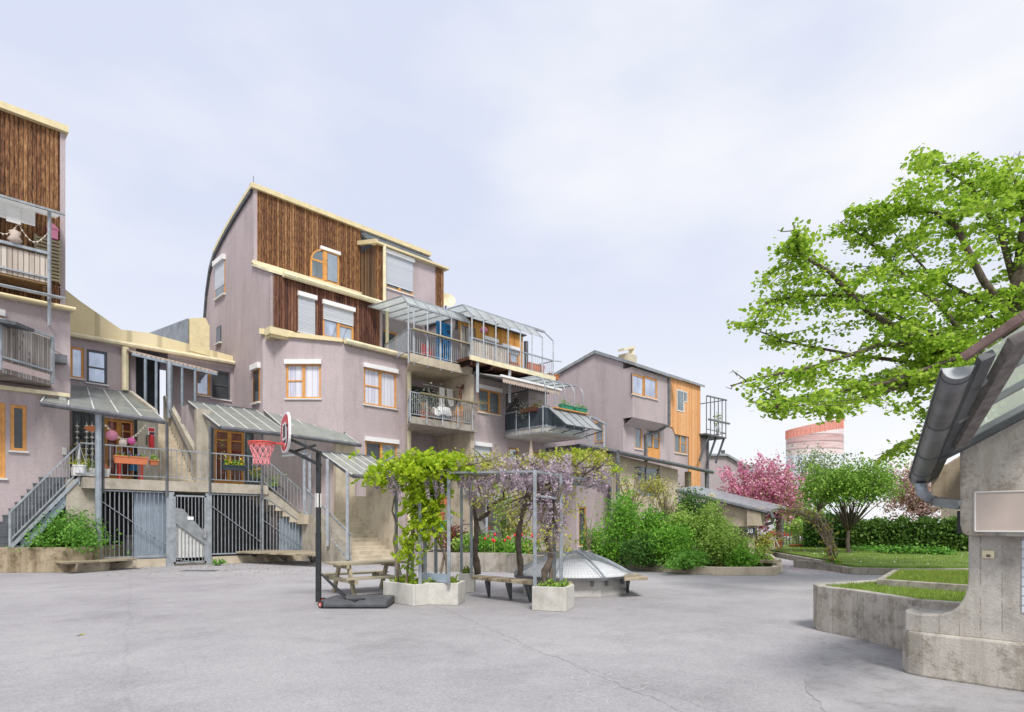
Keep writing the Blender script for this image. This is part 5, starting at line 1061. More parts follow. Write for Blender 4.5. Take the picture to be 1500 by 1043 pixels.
m = MB(); m.tube([(xo1+.1,YO-.05,zo1),(xo1+.1,YO-.05,zo0),(xo1-.4,YRB-.1,zo0-.5),(FRB.uv(944,640)[0],YRB-.12,zo0-.8),(FRB.uv(944,640)[0],YRB-.12,4.5)], .1, 8); m.build('downpipe', M['pipe'], t)
window(t, FO, o1, 'orange', 'g_sky', 1, box=False, fw=.12); window(t, FO, o2, 'orange', 'g_sky', 1, box=False, fw=.12)
window(t, FRB, b1w, 'orange', 'g_grey', 1, box=False); window(t, FRB, b2w, 'orange', 'g_grey', 2, box=False, low=.32, name='balcony_door', tr=((1,.62),)); window(t, FRB, b3w, 'orange', 'g_grey', 2, box=False, tr=((1,.5),))
fl = FRB.rect(990,1005,570,587); m = MB(); FRB.bx(m, fl[0], fl[1]-.4, fl[2]-.7, fl[3], .062, .09); FRB.bx(m, fl[1]-.45, fl[1], fl[2]+.05, fl[3], .062, .09); w = m.build('stepped_window', M['offwhite'], t); m = MB(); FRB.bx(m, fl[0]+.08, fl[1]-.55, fl[2]-.6, fl[3]-.08, .085, .1); FRB.bx(m, fl[1]-.42, fl[1]-.08, fl[2]+.14, fl[3]-.08, .085, .1); m.build('pane', M['g_grey'], w)
wq = FRG.rect(872,884,613,648); 
t0_ = t; m = MB(); FRG.bx(m, *FRG.rect(872,884,618,648)[:2], FRG.uv(878,648)[1], FRG.uv(878,616)[1], .005, .05); w = m.build('window', M['orange'], t); m = MB(); rr_ = FRG.rect(874,883,618,648); FRG.bx(m, rr_[0], rr_[1], FRG.uv(878,646)[1], FRG.uv(878,619)[1], .03, .06); m.build('pane', M['g_grey'], w)
# lower part and steel balcony on its right end
m = MB(); xq = FRB.uv(1037,660)[0]; m.box(xr1, xq, YRB+.1, YRB+5, 0, FRB.uv(1030,642)[1]); m.build('side_wall', M['stucco2'], t); m = MB(); m.tube([(xq,YRB,0),(xq,YRB,FRB.uv(1037,642)[1])], .09, 8); m.box(xr1, xq+.1, YRB, YRB+5.1, FRB.uv(1030,642)[1], FRB.uv(1030,640)[1]); m.build('side_roof', M['pipe'], t)
Fb2 = facY(21.4); c = [Fb2.uv(*a) for a in ((1024,632),(1064,641),(1064,586),(1024,576),(1024,605),(1060,612))]
m = MB(); xb2 = c[1][0]; zf = c[0][1]; m.box(xr1-.2, xb2, 21.4, 24, zf-.12, zf); 
for k in range(3): x = xr1+.4+k*(xb2-xr1-.5)/2; m.bar((x-1.2,21.6,zf-2.0),(x+.1,21.6,zf-.1),.12)
bal = m.build('steel_balcony', M['darksteel'], t)
m = MB()
for k in range(6): x = xr1-.1+(xb2-xr1+.05)*k/5; m.bar((x,21.42,zf),(x,21.42,c[3][1]+(c[2][1]-c[3][1])*k/5),.06)
m.bar((xr1,21.42,c[3][1]),(xb2+.1,21.42,c[2][1]),.09); m.bar((xr1,21.3,zf+1.0),(xb2+.3,21.3,zf+1.05),.12); m.bar((xr1,21.42,zf+.3),(xb2,21.42,zf+.3),.05); m.bar((xb2,21.42,zf+.3),(xb2,24,zf+.3),.05); m.bar((xb2,21.42,c[2][1]),(xb2,24,c[2][1]),.06); m.build('railing', M['pipe'], bal)
shrub('balcony_plant', 'thin green climber on the steel balcony', (xb2-.6,21.8,zf+1.2), (.3,.3,1.0), 18, 6, .1, .12, 'l_pale', 63, 'plant', ground=zf)
# cream stair walls with sloping translucent roof
YK = 19.6; FK = facY(YK); xk0 = FK.uv(896,680)[0]; xk1 = FK.uv(993,690)[0]; zk0 = FK.uv(896,664)[1]; zk1 = FK.uv(993,688)[1]
t = thing('stair_house', 'cream rendered stair house with translucent sloping roof behind the shrubs', 'stair house', (30, YK, 0))
op = FK.rect(935,966,682,726); op = (op[0], op[1], op[2], FK.uv(950,680)[1])
m = MB(); wallh(m, FK, xk0, xk1, 0, min(zk0,zk1)-.1, [op]); m.prism([(xk0,YK,min(zk0,zk1)-.1),(xk0,YK,zk0),(xk1,YK,zk1),(xk1,YK,min(zk0,zk1)-.1)], (0,.05,0)); m.add([(xk1,YK,0),(xk1,YK+3,0),(xk1,YK+3,zk1),(xk1,YK,zk1)], [(0,1,2,3)]); m.build('wall', M['cream'], t)
m = MB(); FK.bx(m, op[0], op[1], op[2], op[3], -.12, -.05); m.build('translucent_panel', M['g_grey'], t); m = MB(); FK.bx(m, op[0]+(op[1]-op[0])*.35, op[0]+(op[1]-op[0])*.38, op[2], op[3], -.05, .0); FK.bx(m, op[1]-.12, op[1], op[2], op[3], -.05, .03); m.build('panel_frame', M['pipe'], t)
xk2 = FK.uv(1031,700)[0]; zk2 = FK.uv(1031,693)[1]
m = MB(); m.hexa([(xk0-.2,YK-.5,zk0+.02),(xk2,YK-.5,zk2+.05),(xk2,YK+2.2,zk2+.6),(xk0-.2,YK+2.2,zk0+.55)],[(xk0-.2,YK-.5,zk0+.1),(xk2,YK-.5,zk2+.13),(xk2,YK+2.2,zk2+.68),(xk0-.2,YK+2.2,zk0+.63)]); m.build('roof', M['zinc'], t); m = MB(); m.tube([(xk0-.2,YK-.55,zk0),(xk2+.1,YK-.55,zk2+.03)], .12, 8)
m.tube([(xk0-.15,YK-.5,0),(xk0-.15,YK-.5,zk0)], .11, 8); m.tube([(xk2-.2,YK-.3,0),(xk2-.2,YK-.3,zk2)], .12, 8); m.build('gutter', M['pipe'], t)
m = MB(); m.box(xk1+.02, xk2, YK+2, YK+2.2, 0, zk1); m.box(xk1+1.7, xk1+2.0, YK+.2, YK+.5, 0, zk1); m.build('back_wall', M['cream'], t)
m = MB(); q = FK.uv(931,690); m.lathe((q[0],YK-.35,q[1]-.3), [(.04,0),(.3,.1),(.1,.25),(.04,.5)], 8); m.bar((q[0],YK,q[1]+.2),(q[0],YK-.4,q[1]+.2),.06); m.build('lamp', M['darksteel'], t)
# covered passage at the path
XP = 27.5; FX = facX(XP)
t = thing('covered_passage', 'concrete passage with sloping zinc roof and number 38 sign beside the path', 'passage', (XP, 13, 0))
ra = atX(992,716,XP); rb = atX(1126,748,XP)
m = MB(); m.hexa([ra+V((0,0,-.12)), rb+V((0,0,-.12)), rb+V((1.9,0,.12)), ra+V((1.9,0,.12))], [ra, rb, rb+V((1.9,0,.24)), ra+V((1.9,0,.24))]); m.build('roof', M['zinc'], t)
m = MB(); m.tube([ra+V((-.1,0,-.1)), rb+V((-.1,0,-.1))], .09, 8); m.tube([rb+V((-.05,-.1,-.05)), rb+V((-.05,-.22,-.3)), rb+V((.1,-.1,-.55)), rb+V((.25,.2,-.6))], .08, 8); m.build('gutter', M['pipe'], t)
for px0, px1, yt, yb, mt, nm, th in ((1036,1044,722,830,'concstair','post',.3),(1057,1092,737,771,'concstair','wall_panel',.12),(1092,1103,742,835,'concstair','post',.35)):
    a = FX.uv(px0,yt); b = FX.uv(px1,yt+2); zb = max(0, FX.uv(px0,yb)[1]); m = MB(); m.hexa([FX.P(a[0],zb,-.1),FX.P(b[0],zb,-.1),FX.P(b[0],zb,-.1-th),FX.P(a[0],zb,-.1-th)],[FX.P(a[0],a[1],-.1),FX.P(b[0],b[1],-.1),FX.P(b[0],b[1],-.1-th),FX.P(a[0],a[1],-.1-th)]); m.build(nm, M[mt], t)
a = FX.uv(1096,744); b = FX.uv(1116,770); m = MB(); FX.bx(m, a[0], b[0], b[1], a[1], -.3, .12); m.build('meter_box', M['concstair'], t)
m = MB(); m.box(XP+2.2, XP+2.4, 13.0, 16, 0, 2.6); m.build('back_wall', M['concretelt'], t)
a = FX.uv(1092,773); b = FX.uv(1106,783); m = MB(); FX.bx(m, a[0], b[0], b[1], a[1], .0, .03); sg = tag(m.build('house_number_sign', M['darkinfill']), 'dark square sign with white house number 38 on the passage post', 'sign')
def text(s, loc, size, rot, mt, par, name='lettering'):
    cu = bpy.data.curves.new(name, 'FONT'); cu.body = s; cu.size = size; cu.align_x = 'CENTER'; cu.align_y = 'CENTER'; cu.extrude = .004
    o = bpy.data.objects.new(name, cu); COL.objects.link(o); me = bpy.data.meshes.new_from_object(o); bpy.data.objects.remove(o); bpy.data.curves.remove(cu)
    o = bpy.data.objects.new(name, me); COL.objects.link(o); me.materials.append(M[mt]); o.location = loc; o.rotation_euler = rot; o.parent = par; return o
q = FX.P((a[0]+b[0])/2, (a[1]+b[1])/2, .036); text('38', q, .3, (R(90),0,R(-90)), 'white', sg)
# ------------------------------------------------------------ basketball hoop
def L(lat, Z, W=0): p = FW*Z + RT*lat; return V((p.x, p.y, W))
zh = 11.5; hb = L((466.5-750)/900*zh, zh)
t = thing('basketball_hoop', 'portable basketball hoop with red rim and black pole', 'basketball hoop', hb)
D_ = lambda px, py, Z=zh: atD(px, py, Z)
m = MB(); m.bar(hb+V((0,0,.05)), V((hb.x,hb.y,D_(466,661).z)), .075, .075); m.bar(hb+V((0,0,.05)), V((hb.x,hb.y,1.35)), .085, .085); m.build('pole', M['black'], t)
pz = V((hb.x,hb.y,0)); m = MB()
for o in (-.12, .12):
    off = FW*o; m.bar(D_(468,663)+off, D_(429,645)+off, .04, .05); m.bar(D_(468,681)+off, D_(424,659)+off, .04, .05)
m.bar(D_(463,652), D_(432,661), .035, .04); m.bar(D_(468,663)+FW*.12, D_(468,663)-FW*.12, .04); m.build('arm', M['black'], t)
m = MB(); q = D_(466,733); m.box(q.x-.043, q.x+.043, q.y-.043, q.y+.043, q.z-.13, q.z+.13); m.build('sticker', M['offwhite'], t)
bn = (-RT*math.cos(.485)-FW*math.sin(.485)).normalized(); bu = V((0,0,1)).cross(bn).normalized(); bc = D_(418.5,634)
def oval(rx, rz, n=36, p=2.6): return [(math.copysign(abs(math.cos(2*math.pi*k/n))**(2/p), math.cos(2*math.pi*k/n))*rx, math.copysign(abs(math.sin(2*math.pi*k/n))**(2/p), math.sin(2*math.pi*k/n))*rz) for k in range(n)]
B3 = lambda x, z, d=0: bc + bu*x + V((0,0,z)) + bn*d
m = MB(); m.prism([B3(x,z,-.02) for x, z in oval(.54,.37)], bn*.04); bb = m.build('backboard', M['white'], t)
m = MB(); m.prism([B3(x,z,.02) for x, z in oval(.49,.33)], bn*.004); m.build('red_field', M['red'], bb)
m = MB(); n = 0
for i in range(-6, 7):
    for j in range(-4, 5):
        if (i+j) % 2 == 0 and (i*.075/.46)**2+(j*.07/.3)**2 < 1: m.prism([B3(i*.075-.02,j*.07-.02,.0245), B3(i*.075+.02,j*.07-.02,.0245), B3(i*.075+.02,j*.07+.02,.0245), B3(i*.075-.02,j*.07+.02,.0245)], bn*.002)
m.build('red_checks', M['pinkp'], bb)
m = MB(); m.prism([B3(-.1,.18,.027), B3(.42,.1,.027), B3(.44,-.2,.027), B3(.1,-.31,.027), B3(-.2,-.28,.027)], bn*.002); m.build('dark_field', M['darkinfill'], bb)
m = MB()
for a, b in (((-.2,-.12),(.2,-.12)),((.2,-.12),(.2,.16)),((.2,.16),(-.2,.16)),((-.2,.16),(-.2,-.12))): m.bar(B3(*a,.031), B3(*b,.031), .035, .004, bn)
m.bar(B3(.28,-.2,.031), B3(.36,.06,.031), .04, .004, bn); m.bar(B3(.05,-.28,.031), B3(.25,-.22,.031), .04, .004, bn); m.build('white_marking', M['white'], bb)
rc = bc + bn*.42 + V((0,0,-.21)); rr = .23
m = MB(); m.tube([rc+V((rr*math.cos(2*math.pi*k/28), rr*math.sin(2*math.pi*k/28), 0)) for k in range(29)], .014, 8, False)
m.tube([rc+V((rr*math.cos(2*math.pi*k/28), rr*math.sin(2*math.pi*k/28), -.03)) for k in range(29)], .006, 6, False)
m.bar(rc-bn*rr*.95, bc+V((0,0,-.21)), .1, .03); m.bar(bc+V((0,0,-.21))+bn*.04+bu*.1, bc+V((0,0,-.33))+bn*.02+bu*.1, .03); m.build('rim', M['redpole'], t)
m = MB(); nn = 12; prof = [(rr,0),(rr*.88,-.1),(rr*.72,-.2),(rr*.6,-.3),(rr*.62,-.4)]
for k in range(nn):
    for j in range(4):
        for s in (1,-1):
            a0 = 2*math.pi*(k+ (j%2)*.5)/nn; a1 = a0+s*math.pi/nn
            m.tube([rc+V((prof[j][0]*math.cos(a0), prof[j][0]*math.sin(a0), prof[j][1])), rc+V((prof[j+1][0]*math.cos(a1), prof[j+1][0]*math.sin(a1), prof[j+1][1]))], .0075, 4, False)
m.build('net', M['netm'], t)
la, lb = (474-750)/900*10.95, (567-750)/900*10.95
m = MB(); pr = [(10.9,.02),(10.9,.09),(10.98,.14),(11.3,.17),(11.75,.15),(11.85,.09),(11.85,.02)]
m.prism([L(la, z, h) for z, h in pr], L(lb,0)-L(la,0)); 
m.prism([L(la-.12, z, h) for z, h in [(11.1,.03),(11.1,.12),(11.6,.12),(11.6,.03)]], L(.13,0)); m.build('base_tank', M['basegrey'], t, False, .02)
m = MB(); m.prism([L(la+.42,11.0,.145), L(la+.72,11.05,.15), L(la+.56,10.93,.125)], V((0,0,.02))); m.build('base_recess', M['black'], t)
m = MB(); m.bar(V((hb.x,hb.y,.62)), L(la+.25,11.5,.16), .025); m.bar(V((hb.x,hb.y,.62)), L(la+.38,11.05,.15), .025); m.build('strut', M['black'], t)
for lt, z in ((la-.17,11.5),(la-.05,10.98)):
    c = L(lt, z, .065); ax = (FW*.8+RT*.6).normalized(); m = MB(); m.tube([c-ax*.025, c+ax*.025], .065, 14); w = m.build('wheel', M['black'], t)
    m = MB(); m.tube([c-ax*.03, c+ax*.03], .04, 12); m.build('wheel_hub', M['redpole'], w); m = MB(); m.tube([c-ax*.034, c+ax*.034], .018, 10); m.build('wheel_cap', M['offwhite'], w)

# ------------------------------------------------------------ picnic table
e1 = (RT*.8+FW*.6).normalized(); e2 = V((0,0,1)).cross(e1); o0 = L(-3.58,12.62)
t = thing('picnic_table', 'weathered wooden picnic table with attached benches', 'picnic table', o0+e1*.8+e2*.4)
T3 = lambda a, b, z: o0+e1*a+e2*b+V((0,0,z))
M['tabletop'] = M['tablewood']
def plank(nm, a0, a1, b0, b1, z0, z1):
    m = MB(); m.hexa([T3(a0,b0,z0),T3(a1,b0,z0),T3(a1,b1,z0),T3(a0,b1,z0)],[T3(a0,b0,z1),T3(a1,b0,z1),T3(a1,b1,z1),T3(a0,b1,z1)]); m.build(nm, M['tablewood'], t, False, .006)
for k in range(5): plank('tabletop', 0, 1.62, k*.16, k*.16+.15, .645, .69)
for b in (-.42, .98): plank('bench_seat', .02, 1.6, b, b+.14, .37, .41); plank('bench_seat', .02, 1.6, b+.15, b+.29, .37, .41)
for a in (.2, 1.32):
    plank('cross_beam', a, a+.06, -.44, 1.28, .28, .37); plank('cross_beam', a, a+.06, .0, .8, .57, .645)
    for s in (-1, 1):
        m = MB(); b0 = .4+s*.58; b1 = .4+s*.25; m.bar(T3(a+.09,b0,0), T3(a+.09,b1,.645), .06, .11, e2); m.build('leg', M['tablewood'], t, False, .005)

# ------------------------------------------------------------ wisteria planters and trellis
def planter(label, A, B, dep, h, seed, lm='l_grass', grass=True):
    A, B = V(A), V(B); d = (B-A).normalized(); nrm = V((-d.y, d.x, 0)); nrm = nrm if nrm.dot(FW) > 0 else -nrm
    t = thing('concrete_planter', label, 'planter', (A+B)/2+nrm*dep/2, 'concrete planters of the wisteria arbour')
    w = (B-A).length; m = MB(); P = lambda a, b, z: A+d*a+nrm*b+V((0,0,z)); th = .06
    for a0,a1,b0,b1 in ((0,w,0,th),(0,w,dep-th,dep),(0,th,th,dep-th),(w-th,w,th,dep-th)): m.hexa([P(a0,b0,0),P(a1,b0,0),P(a1,b1,0),P(a0,b1,0)],[P(a0,b0,h),P(a1,b0,h),P(a1,b1,h),P(a0,b1,h)])
    m.build('box', M['concplanter'], t, False, .012)
    m = MB(); m.hexa([P(th,th,h-.2),P(w-th,th,h-.2),P(w-th,dep-th,h-.2),P(th,dep-th,h-.2)],[P(th,th,h-.05),P(w-th,th,h-.05),P(w-th,dep-th,h-.05),P(th,dep-th,h-.05)]); m.build('soil', M['gravel'], t)
    rg = np.random.default_rng(seed); n = 260; a = rg.uniform(.08,w-.08,n); b = rg.uniform(.08,dep-.08,n); pts = np.array([list(P(x,y,h-.02+abs(rg.normal(0,.05)))) for x, y in zip(a,b)])
    leaves('ground_plants', M[lm], t, pts, .07, seed, .2)
    return P, w, dep
p1 = planter('left concrete planter of the lime green wisteria, nearest the hoop base', L(-2.51,11.95), L(-1.80,11.2), .62, .4, 71, 'l_lime')
p2 = planter('concrete planter joined to the right of the lime wisteria planter', L(-1.64,11.45), L(-1.0,11.35), .6, .41, 72)
p3 = planter('concrete planter nearest the camera below the lilac wisteria trunk', L(.345,10.7), L(.925,10.5), .6, .42, 73, 'l_pale')
p4 = planter('rear concrete planter at the left end of the curved bench', L(-1.17,13.45), L(-.83,13.45), .55, .42, 74)
tr = thing('trellis_arbour', 'grey square steel post arbour carrying the wisteria', 'arbour', L(-.4,11.8))
posts = []
m = MB()
def post(px, Z, yt, yb): 
    lat = (px-750)/900*Z; z0 = 1.5-(yb-768)/900*Z; z1 = 1.5-(yt-768)/900*Z; mm = MB(); p = L(lat, Z); mm.bar(V((p.x,p.y,z0)), V((p.x,p.y,z1)), .06, .06, FW); mm.build('post', M['arboursteel'], tr); return V((p.x,p.y,z1))
A1 = post(580.5,12.2,686,845); A2 = post(604,11.9,690,855); A3 = post(615.5,11.35,682,856); A4 = post(622.5,11.7,688,853); A5 = post(638.5,12.0,688,848); A6 = post(657.5,11.3,690,856)
C1 = post(783.5,10.75,688,858); C2 = post(822,10.95,694,855); C3 = post(812,11.3,697,850); D1 = post(690.5,13.4,697,842); D2 = post(676,13.7,697,840)
m = MB()
for a, b in ((A1,A3),(A3,A4),(A5,A6),(A4,A6),(A6,D1),(A6,D2),(D1,C1),(C1,C2),(C2,C3),(A6,C1),(A5,D2),(D2,D1),(D1,C3)):
    for dz in ((0,-.42) if (b-a).length < 1.2 else (0,)): m.bar(a+V((0,0,dz-.03)), V((b.x,b.y,b.z+dz-.03)), .032, .038)
q = L(1.7,13.8,A6.z-.1); q2 = L(2.0,12.6,A6.z-.1)
for a, b in ((C2,q2),(C3,q),(D1,q),(q,q2)): m.bar(a-V((0,0,.05)), b, .045)
m.build('beams', M['arboursteel'], tr)
m = MB()
for k in range(7):
    f = k/6; m.tube([A6.lerp(D1,f)-V((0,0,.05)), C1.lerp(C3,f)-V((0,0,.05))], .008, 4); 
for k in range(5): f = .1+.2*k; m.tube([D1.lerp(C1,f)-V((0,0,.05)), D1.lerp(C1,f)+V((0,0,-.9))-(C1-D1)*.12], .006, 4)
for a, b in ((A3,A4),(A6,A5),(C1,C2),(D1,D2)):
    for zz in (1.0,1.5): m.bar(V((a.x,a.y,zz)), V((b.x,b.y,zz)), .02)
m.build('wires', M['pipe'], tr)
m = MB()
for a, b in ((A3,A4),(A6,A4),): m.hexa([V((a.x,a.y,.42)),V((b.x,b.y,.42)),V((b.x,b.y,.42))+FW*.03,V((a.x,a.y,.42))+FW*.03],[V((a.x,a.y,.58)),V((b.x,b.y,.58)),V((b.x,b.y,.58))+FW*.03,V((a.x,a.y,.58))+FW*.03])
m.build('foot_plate', M['bluepanel'], tr)
def pinnate(P, seed, ln=.26, n=6, spread=.09):
    rg = np.random.default_rng(seed); P = np.asarray(P); N_ = len(P); d = rg.normal(size=(N_,3)); d[:,2] = -abs(d[:,2])*.6-.15; d /= np.linalg.norm(d,axis=1)[:,None]
    sd_ = np.cross(d, [0,0,1]); sd_ /= np.linalg.norm(sd_,axis=1)[:,None]+1e-9; out = []; dr = []
    for k in range(n):
        for s in (1,-1): out.append(P+d*(ln*(k+.7)/n)+sd_*s*spread*.5*(1-.35*k/n)-np.array([0,0,.01*k])); dr.append(sd_*s+d*.5)
    out.append(P+d*ln*1.05); dr.append(d); return np.concatenate(out), np.concatenate(dr)
def racemes(name, par, pts, seed, ln=.34, n=70, size=.035, mt='l_wist'):
    rg = np.random.default_rng(seed); out = []
    for p in pts:
        l = ln*rg.uniform(.6,1.25); s = rg.random(n)**.8; r = .055*(1-s*.75)+.008; a = rg.random(n)*6.28; tilt = rg.normal(0,.12,2)
        out.append(np.stack([p[0]+r*np.cos(a)+tilt[0]*s*l, p[1]+r*np.sin(a)+tilt[1]*s*l, p[2]-s*l], 1))
    return leaves(name, M[mt], par, np.concatenate(out), size, seed, .1, 'kite')
def pxcloud(px, py, Z, spx, spy, sz, n, seed):
    rg = np.random.default_rng(seed); return np.array([list(atD(px+rg.normal()*spx, py+rg.normal()*spy, Z+rg.normal()*sz)) for _ in range(n)])
t = thing('wisteria', 'lime green wisteria with a few hanging lilac flowers at the left of the arbour', 'climber', L(-2.0,11.5), 'wisteria vines on the arbour')
P = np.concatenate([pxcloud(612,676,11.6,25,8,.35,270,1), pxcloud(572,690,11.7,17,5,.3,70,2), pxcloud(640,682,11.7,16,8,.35,120,3), pxcloud(620,712,11.5,15,16,.25,140,4), pxcloud(626,752,11.5,11,18,.2,75,5), pxcloud(556,690,11.6,10,4,.25,20,6), pxcloud(602,790,11.5,9,20,.2,34,7), pxcloud(660,672,11.8,12,6,.3,50,8)])
LP, LD = pinnate(P, 81); leaves('foliage', M['l_lime'], t, LP, .085, 82, .35, 'kite', LD, 2.2)
racemes('flowers', t, [list(atD(x,y,Z)) for x, y, Z in ((571,688,11.3),(575,690,11.35),(580,689,11.3),(595,683,11.2),(623,688,11.2),(641,678,11.3),(647,676,11.35),(555,692,11.4),(636,683,11.2),(645,688,11.3))], 83, .5, 150, .042)
m = MB(); rg = random.Random(5)
for b, e in ((L(-2.0,11.6,.35),A3),(L(-1.75,11.7,.35),A2),(L(-1.3,11.6,.35),A5),(L(-1.25,11.7,.35),A4),(L(-2.2,11.8,.35),A1)):
    pts = [b.lerp(e,k/8)+V((rg.uniform(-.07,.07),rg.uniform(-.07,.07),0)) for k in range(9)]; m.tube(pts, [.03-.018*k/8 for k in range(9)], 6)
for k in range(16): a = atD(rg.uniform(560,660),rg.uniform(668,690),11.6); m.tube([A3.lerp(A6,rg.random()), a.lerp(A3,.3)+V((0,0,.1)), a+V((0,0,rg.uniform(-.05,.25)))], [.015,.01,.004], 5)
m.build('stem', M['barklight'], t)
t = thing('wisteria', 'gnarled lilac flowering wisteria with thin yellow leaves at the right of the arbour', 'climber', L(.6,10.9), 'wisteria vines on the arbour')
m = MB()
def twist(b, e, r0, r1, seed, amp=.1, n=14, turns=2.5):
    rg = random.Random(seed); pts = []
    for k in range(n+1):
        f = k/n; p = V(b).lerp(V(e), f); a = turns*2*math.pi*f+seed; pts.append(p+V((math.cos(a),math.sin(a),0))*amp*(1-.4*f)*min(1,f*4)+V((rg.uniform(-.02,.02),)*3)); 
    m.tube(pts, [(r0+(r1-r0)*k/n)*(1+.25*rg.uniform(-1,1)) for k in range(n+1)], 8)
twist(L(.58,10.85,.38), V((C3.x,C3.y,2.3)), .06, .03, 1, .08); twist(L(.64,10.9,.38), C2, .035, .02, 4, .06); twist(L(.66,10.85,1.0), L(.45,11.2,2.3), .03, .016, 2, .06)
twist(L(-.75,13.6,.4), V((D1.x,D1.y,2.4))+FW*.1, .075, .05, 7, .06, 14, 1.4); twist(L(-.72,13.5,1.6), L(.1,12.9,2.4), .05, .02, 3, .1); 
twist(L(.15,13.2,.3), L(.3,12.8,2.4), .07, .045, 6, .1, 14, .9)
rg = random.Random(9)
for k in range(150):
    a = atD(rg.uniform(668,885),rg.uniform(680,706),rg.uniform(11,14)); b = a+V((rg.uniform(-.6,.6),rg.uniform(-.6,.6),rg.uniform(-.12,.4)))
    m.tube([a, a.lerp(b,.5)+V((0,0,rg.uniform(-.06,.1))), b], [.014,.009,.003], 5)
for k in range(26):
    a = atD(rg.choice((700,790,800,815,822,770)),rg.uniform(700,720),11.3); b = atD(rg.uniform(690,835),rg.uniform(730,790),rg.uniform(10.8,12)); m.tube([a, a.lerp(b,.5)+V((rg.uniform(-.1,.1),rg.uniform(-.1,.1),0)), b], [.014,.01,.003], 5)
m.build('trunk', M['bark'], t, True)
rgn = np.random.default_rng(10)
def band(n, x0, x1, y0, y1, z0, z1, seed):
    g = np.random.default_rng(seed); return np.array([list(atD(g.uniform(x0,x1), y0+(y1-y0)*g.beta(2,2), g.uniform(z0,z1))) for _ in range(n)])
fp = np.concatenate([band(85,668,740,662,705,11.2,13.8,1), band(165,735,835,662,706,10.7,13,2), band(90,820,892,664,700,11.5,14.5,3), band(24,775,832,706,745,10.7,11.6,4), band(10,790,830,740,790,10.8,11.4,5), band(22,868,892,682,712,12,14,6), band(16,690,725,705,725,12.5,13.5,7)])
racemes('flowers', t, fp, 91, .27, 60, .042)
yp = np.concatenate([band(900,665,892,662,704,11,14.5,11), band(220,690,850,704,760,10.8,13,12), band(90,770,840,760,820,10.6,11.6,13), band(260,800,890,660,682,12,14.5,14)])
yp = yp[np.random.default_rng(3).random(len(yp)) < .6]
leaves('young_leaves', M['l_yel'], t, np.repeat(yp,6,0)+np.random.default_rng(2).normal(0,.06,(len(yp)*6,3)), .058, 92, .3, 'kite')
gp_ = np.concatenate([pxcloud(845,666,13,16,5,.4,70,21), pxcloud(880,680,13,8,6,.3,40,22), pxcloud(700,688,13,15,8,.4,30,23)]); LP, LD = pinnate(gp_, 93, .2); leaves('foliage', M['l_lime'], t, LP, .07, 94, .4, 'kite', LD, 2)

# ------------------------------------------------------------ skylight dome and benches
dc = L(1.36,13.75); t = thing('skylight_dome', 'octagonal glazed skylight dome under wire mesh on a concrete base', 'skylight', dc)
oc = lambda r, z, k, n=8, o=.5: dc+FW*(-r*math.cos(2*math.pi*(k+o)/n))+RT*(r*math.sin(2*math.pi*(k+o)/n))+V((0,0,z))
m = MB(); m.prism([oc(1.2,0,k) for k in range(8)], V((0,0,.35))); m.build('base_wall', M['concplanter'], t, False, .01)
m = MB(); m.prism([oc(1.42,.36,k) for k in range(8)], V((0,0,.045))); 
for k in range(8):
    for f in (.2,.8): a = oc(1.24,.36,k).lerp(oc(1.24,.36,k+1),f); m.bar(a, a-V((0,0,.14)), .05)
m.build('rim_frame', M['pipe'], t)
prof = [(1.38,.41),(1.1,.57),(.8,.72),(.48,.84),(.2,.90)]
m = MB()
for k in range(8):
    for (r0,z0),(r1,z1) in zip(prof, prof[1:]): m.bar(oc(r0,z0,k), oc(r1,z1,k), .035)
m.prism([oc(.2,.89,k) for k in range(8)], V((0,0,.03))); m.build('ribs', M['steel'], t)
m = MB()
def pr_(f): 
    f *= len(prof)-1; i = min(int(f), len(prof)-2); g = f-i; return prof[i][0]+(prof[i+1][0]-prof[i][0])*g, prof[i][1]+(prof[i+1][1]-prof[i][1])*g
for j in range(1, 22):
    r, z = pr_(j/22)
    for k in range(8): m.bar(oc(r,z,k), oc(r,z,k+1), .004)
for k in range(8):
    for q in range(1, 14):
        f = q/14
        for j in range(4): (r0,z0),(r1,z1) = prof[j],prof[j+1]; m.bar(oc(r0,z0,k).lerp(oc(r0,z0,k+1),f), oc(r1,z1,k).lerp(oc(r1,z1,k+1),f), .004)
m.build('wire_mesh', M['steel'], t)
m = MB(); vs = []; pf = [(1.28,.4),(1.12,.45),(.9,.56),(.6,.67),(.25,.73),(.02,.74)]; m.lathe(dc, pf, 24); m.build('glazing', flat('milky_dome', (.80,.81,.82), .35, 0, .08, 3), t, True)
def bench(label, poly, z, sup, n=4):
    c = sum((V(p) for p in poly), V((0,0,0)))/len(poly); t = thing('bench', label, 'bench', (c.x,c.y,0), 'low wooden benches'); a, b, c_, d = [V(p) for p in poly]   # a-b front, d-c back
    for k in range(n):
        f0, f1 = k/n+.012, (k+1)/n-.012; m = MB(); q = [a.lerp(d,f0), b.lerp(c_,f0), b.lerp(c_,f1), a.lerp(d,f1)]; m.hexa([(v.x,v.y,z-.06) for v in q], [(v.x,v.y,z) for v in q]); m.build('seat_plank', M['benchwood'], t, False, .006)
    for s in sup:
        m = MB(); p0 = a.lerp(b,s).lerp(d.lerp(c_,s),.15); p1 = a.lerp(b,s).lerp(d.lerp(c_,s),.85); m.bar(V((p0.x,p0.y,z-.09)), V((p1.x,p1.y,z-.09)), .06); m.bar(V((p1.x,p1.y,z-.09)), V((p1.x,p1.y,0)), .06); m.bar(V((p0.x,p0.y,z-.09)), V((p1.x,p1.y,.05)), .05); m.build('support', M['darksteel'], t)
    return t
bench('wooden bench between the rear planter and the lilac wisteria planter', [L(-.82,12.5), L(.36,11.3), L(.5,11.75), L(-.78,12.95)], .44, (.25,.6,.9))
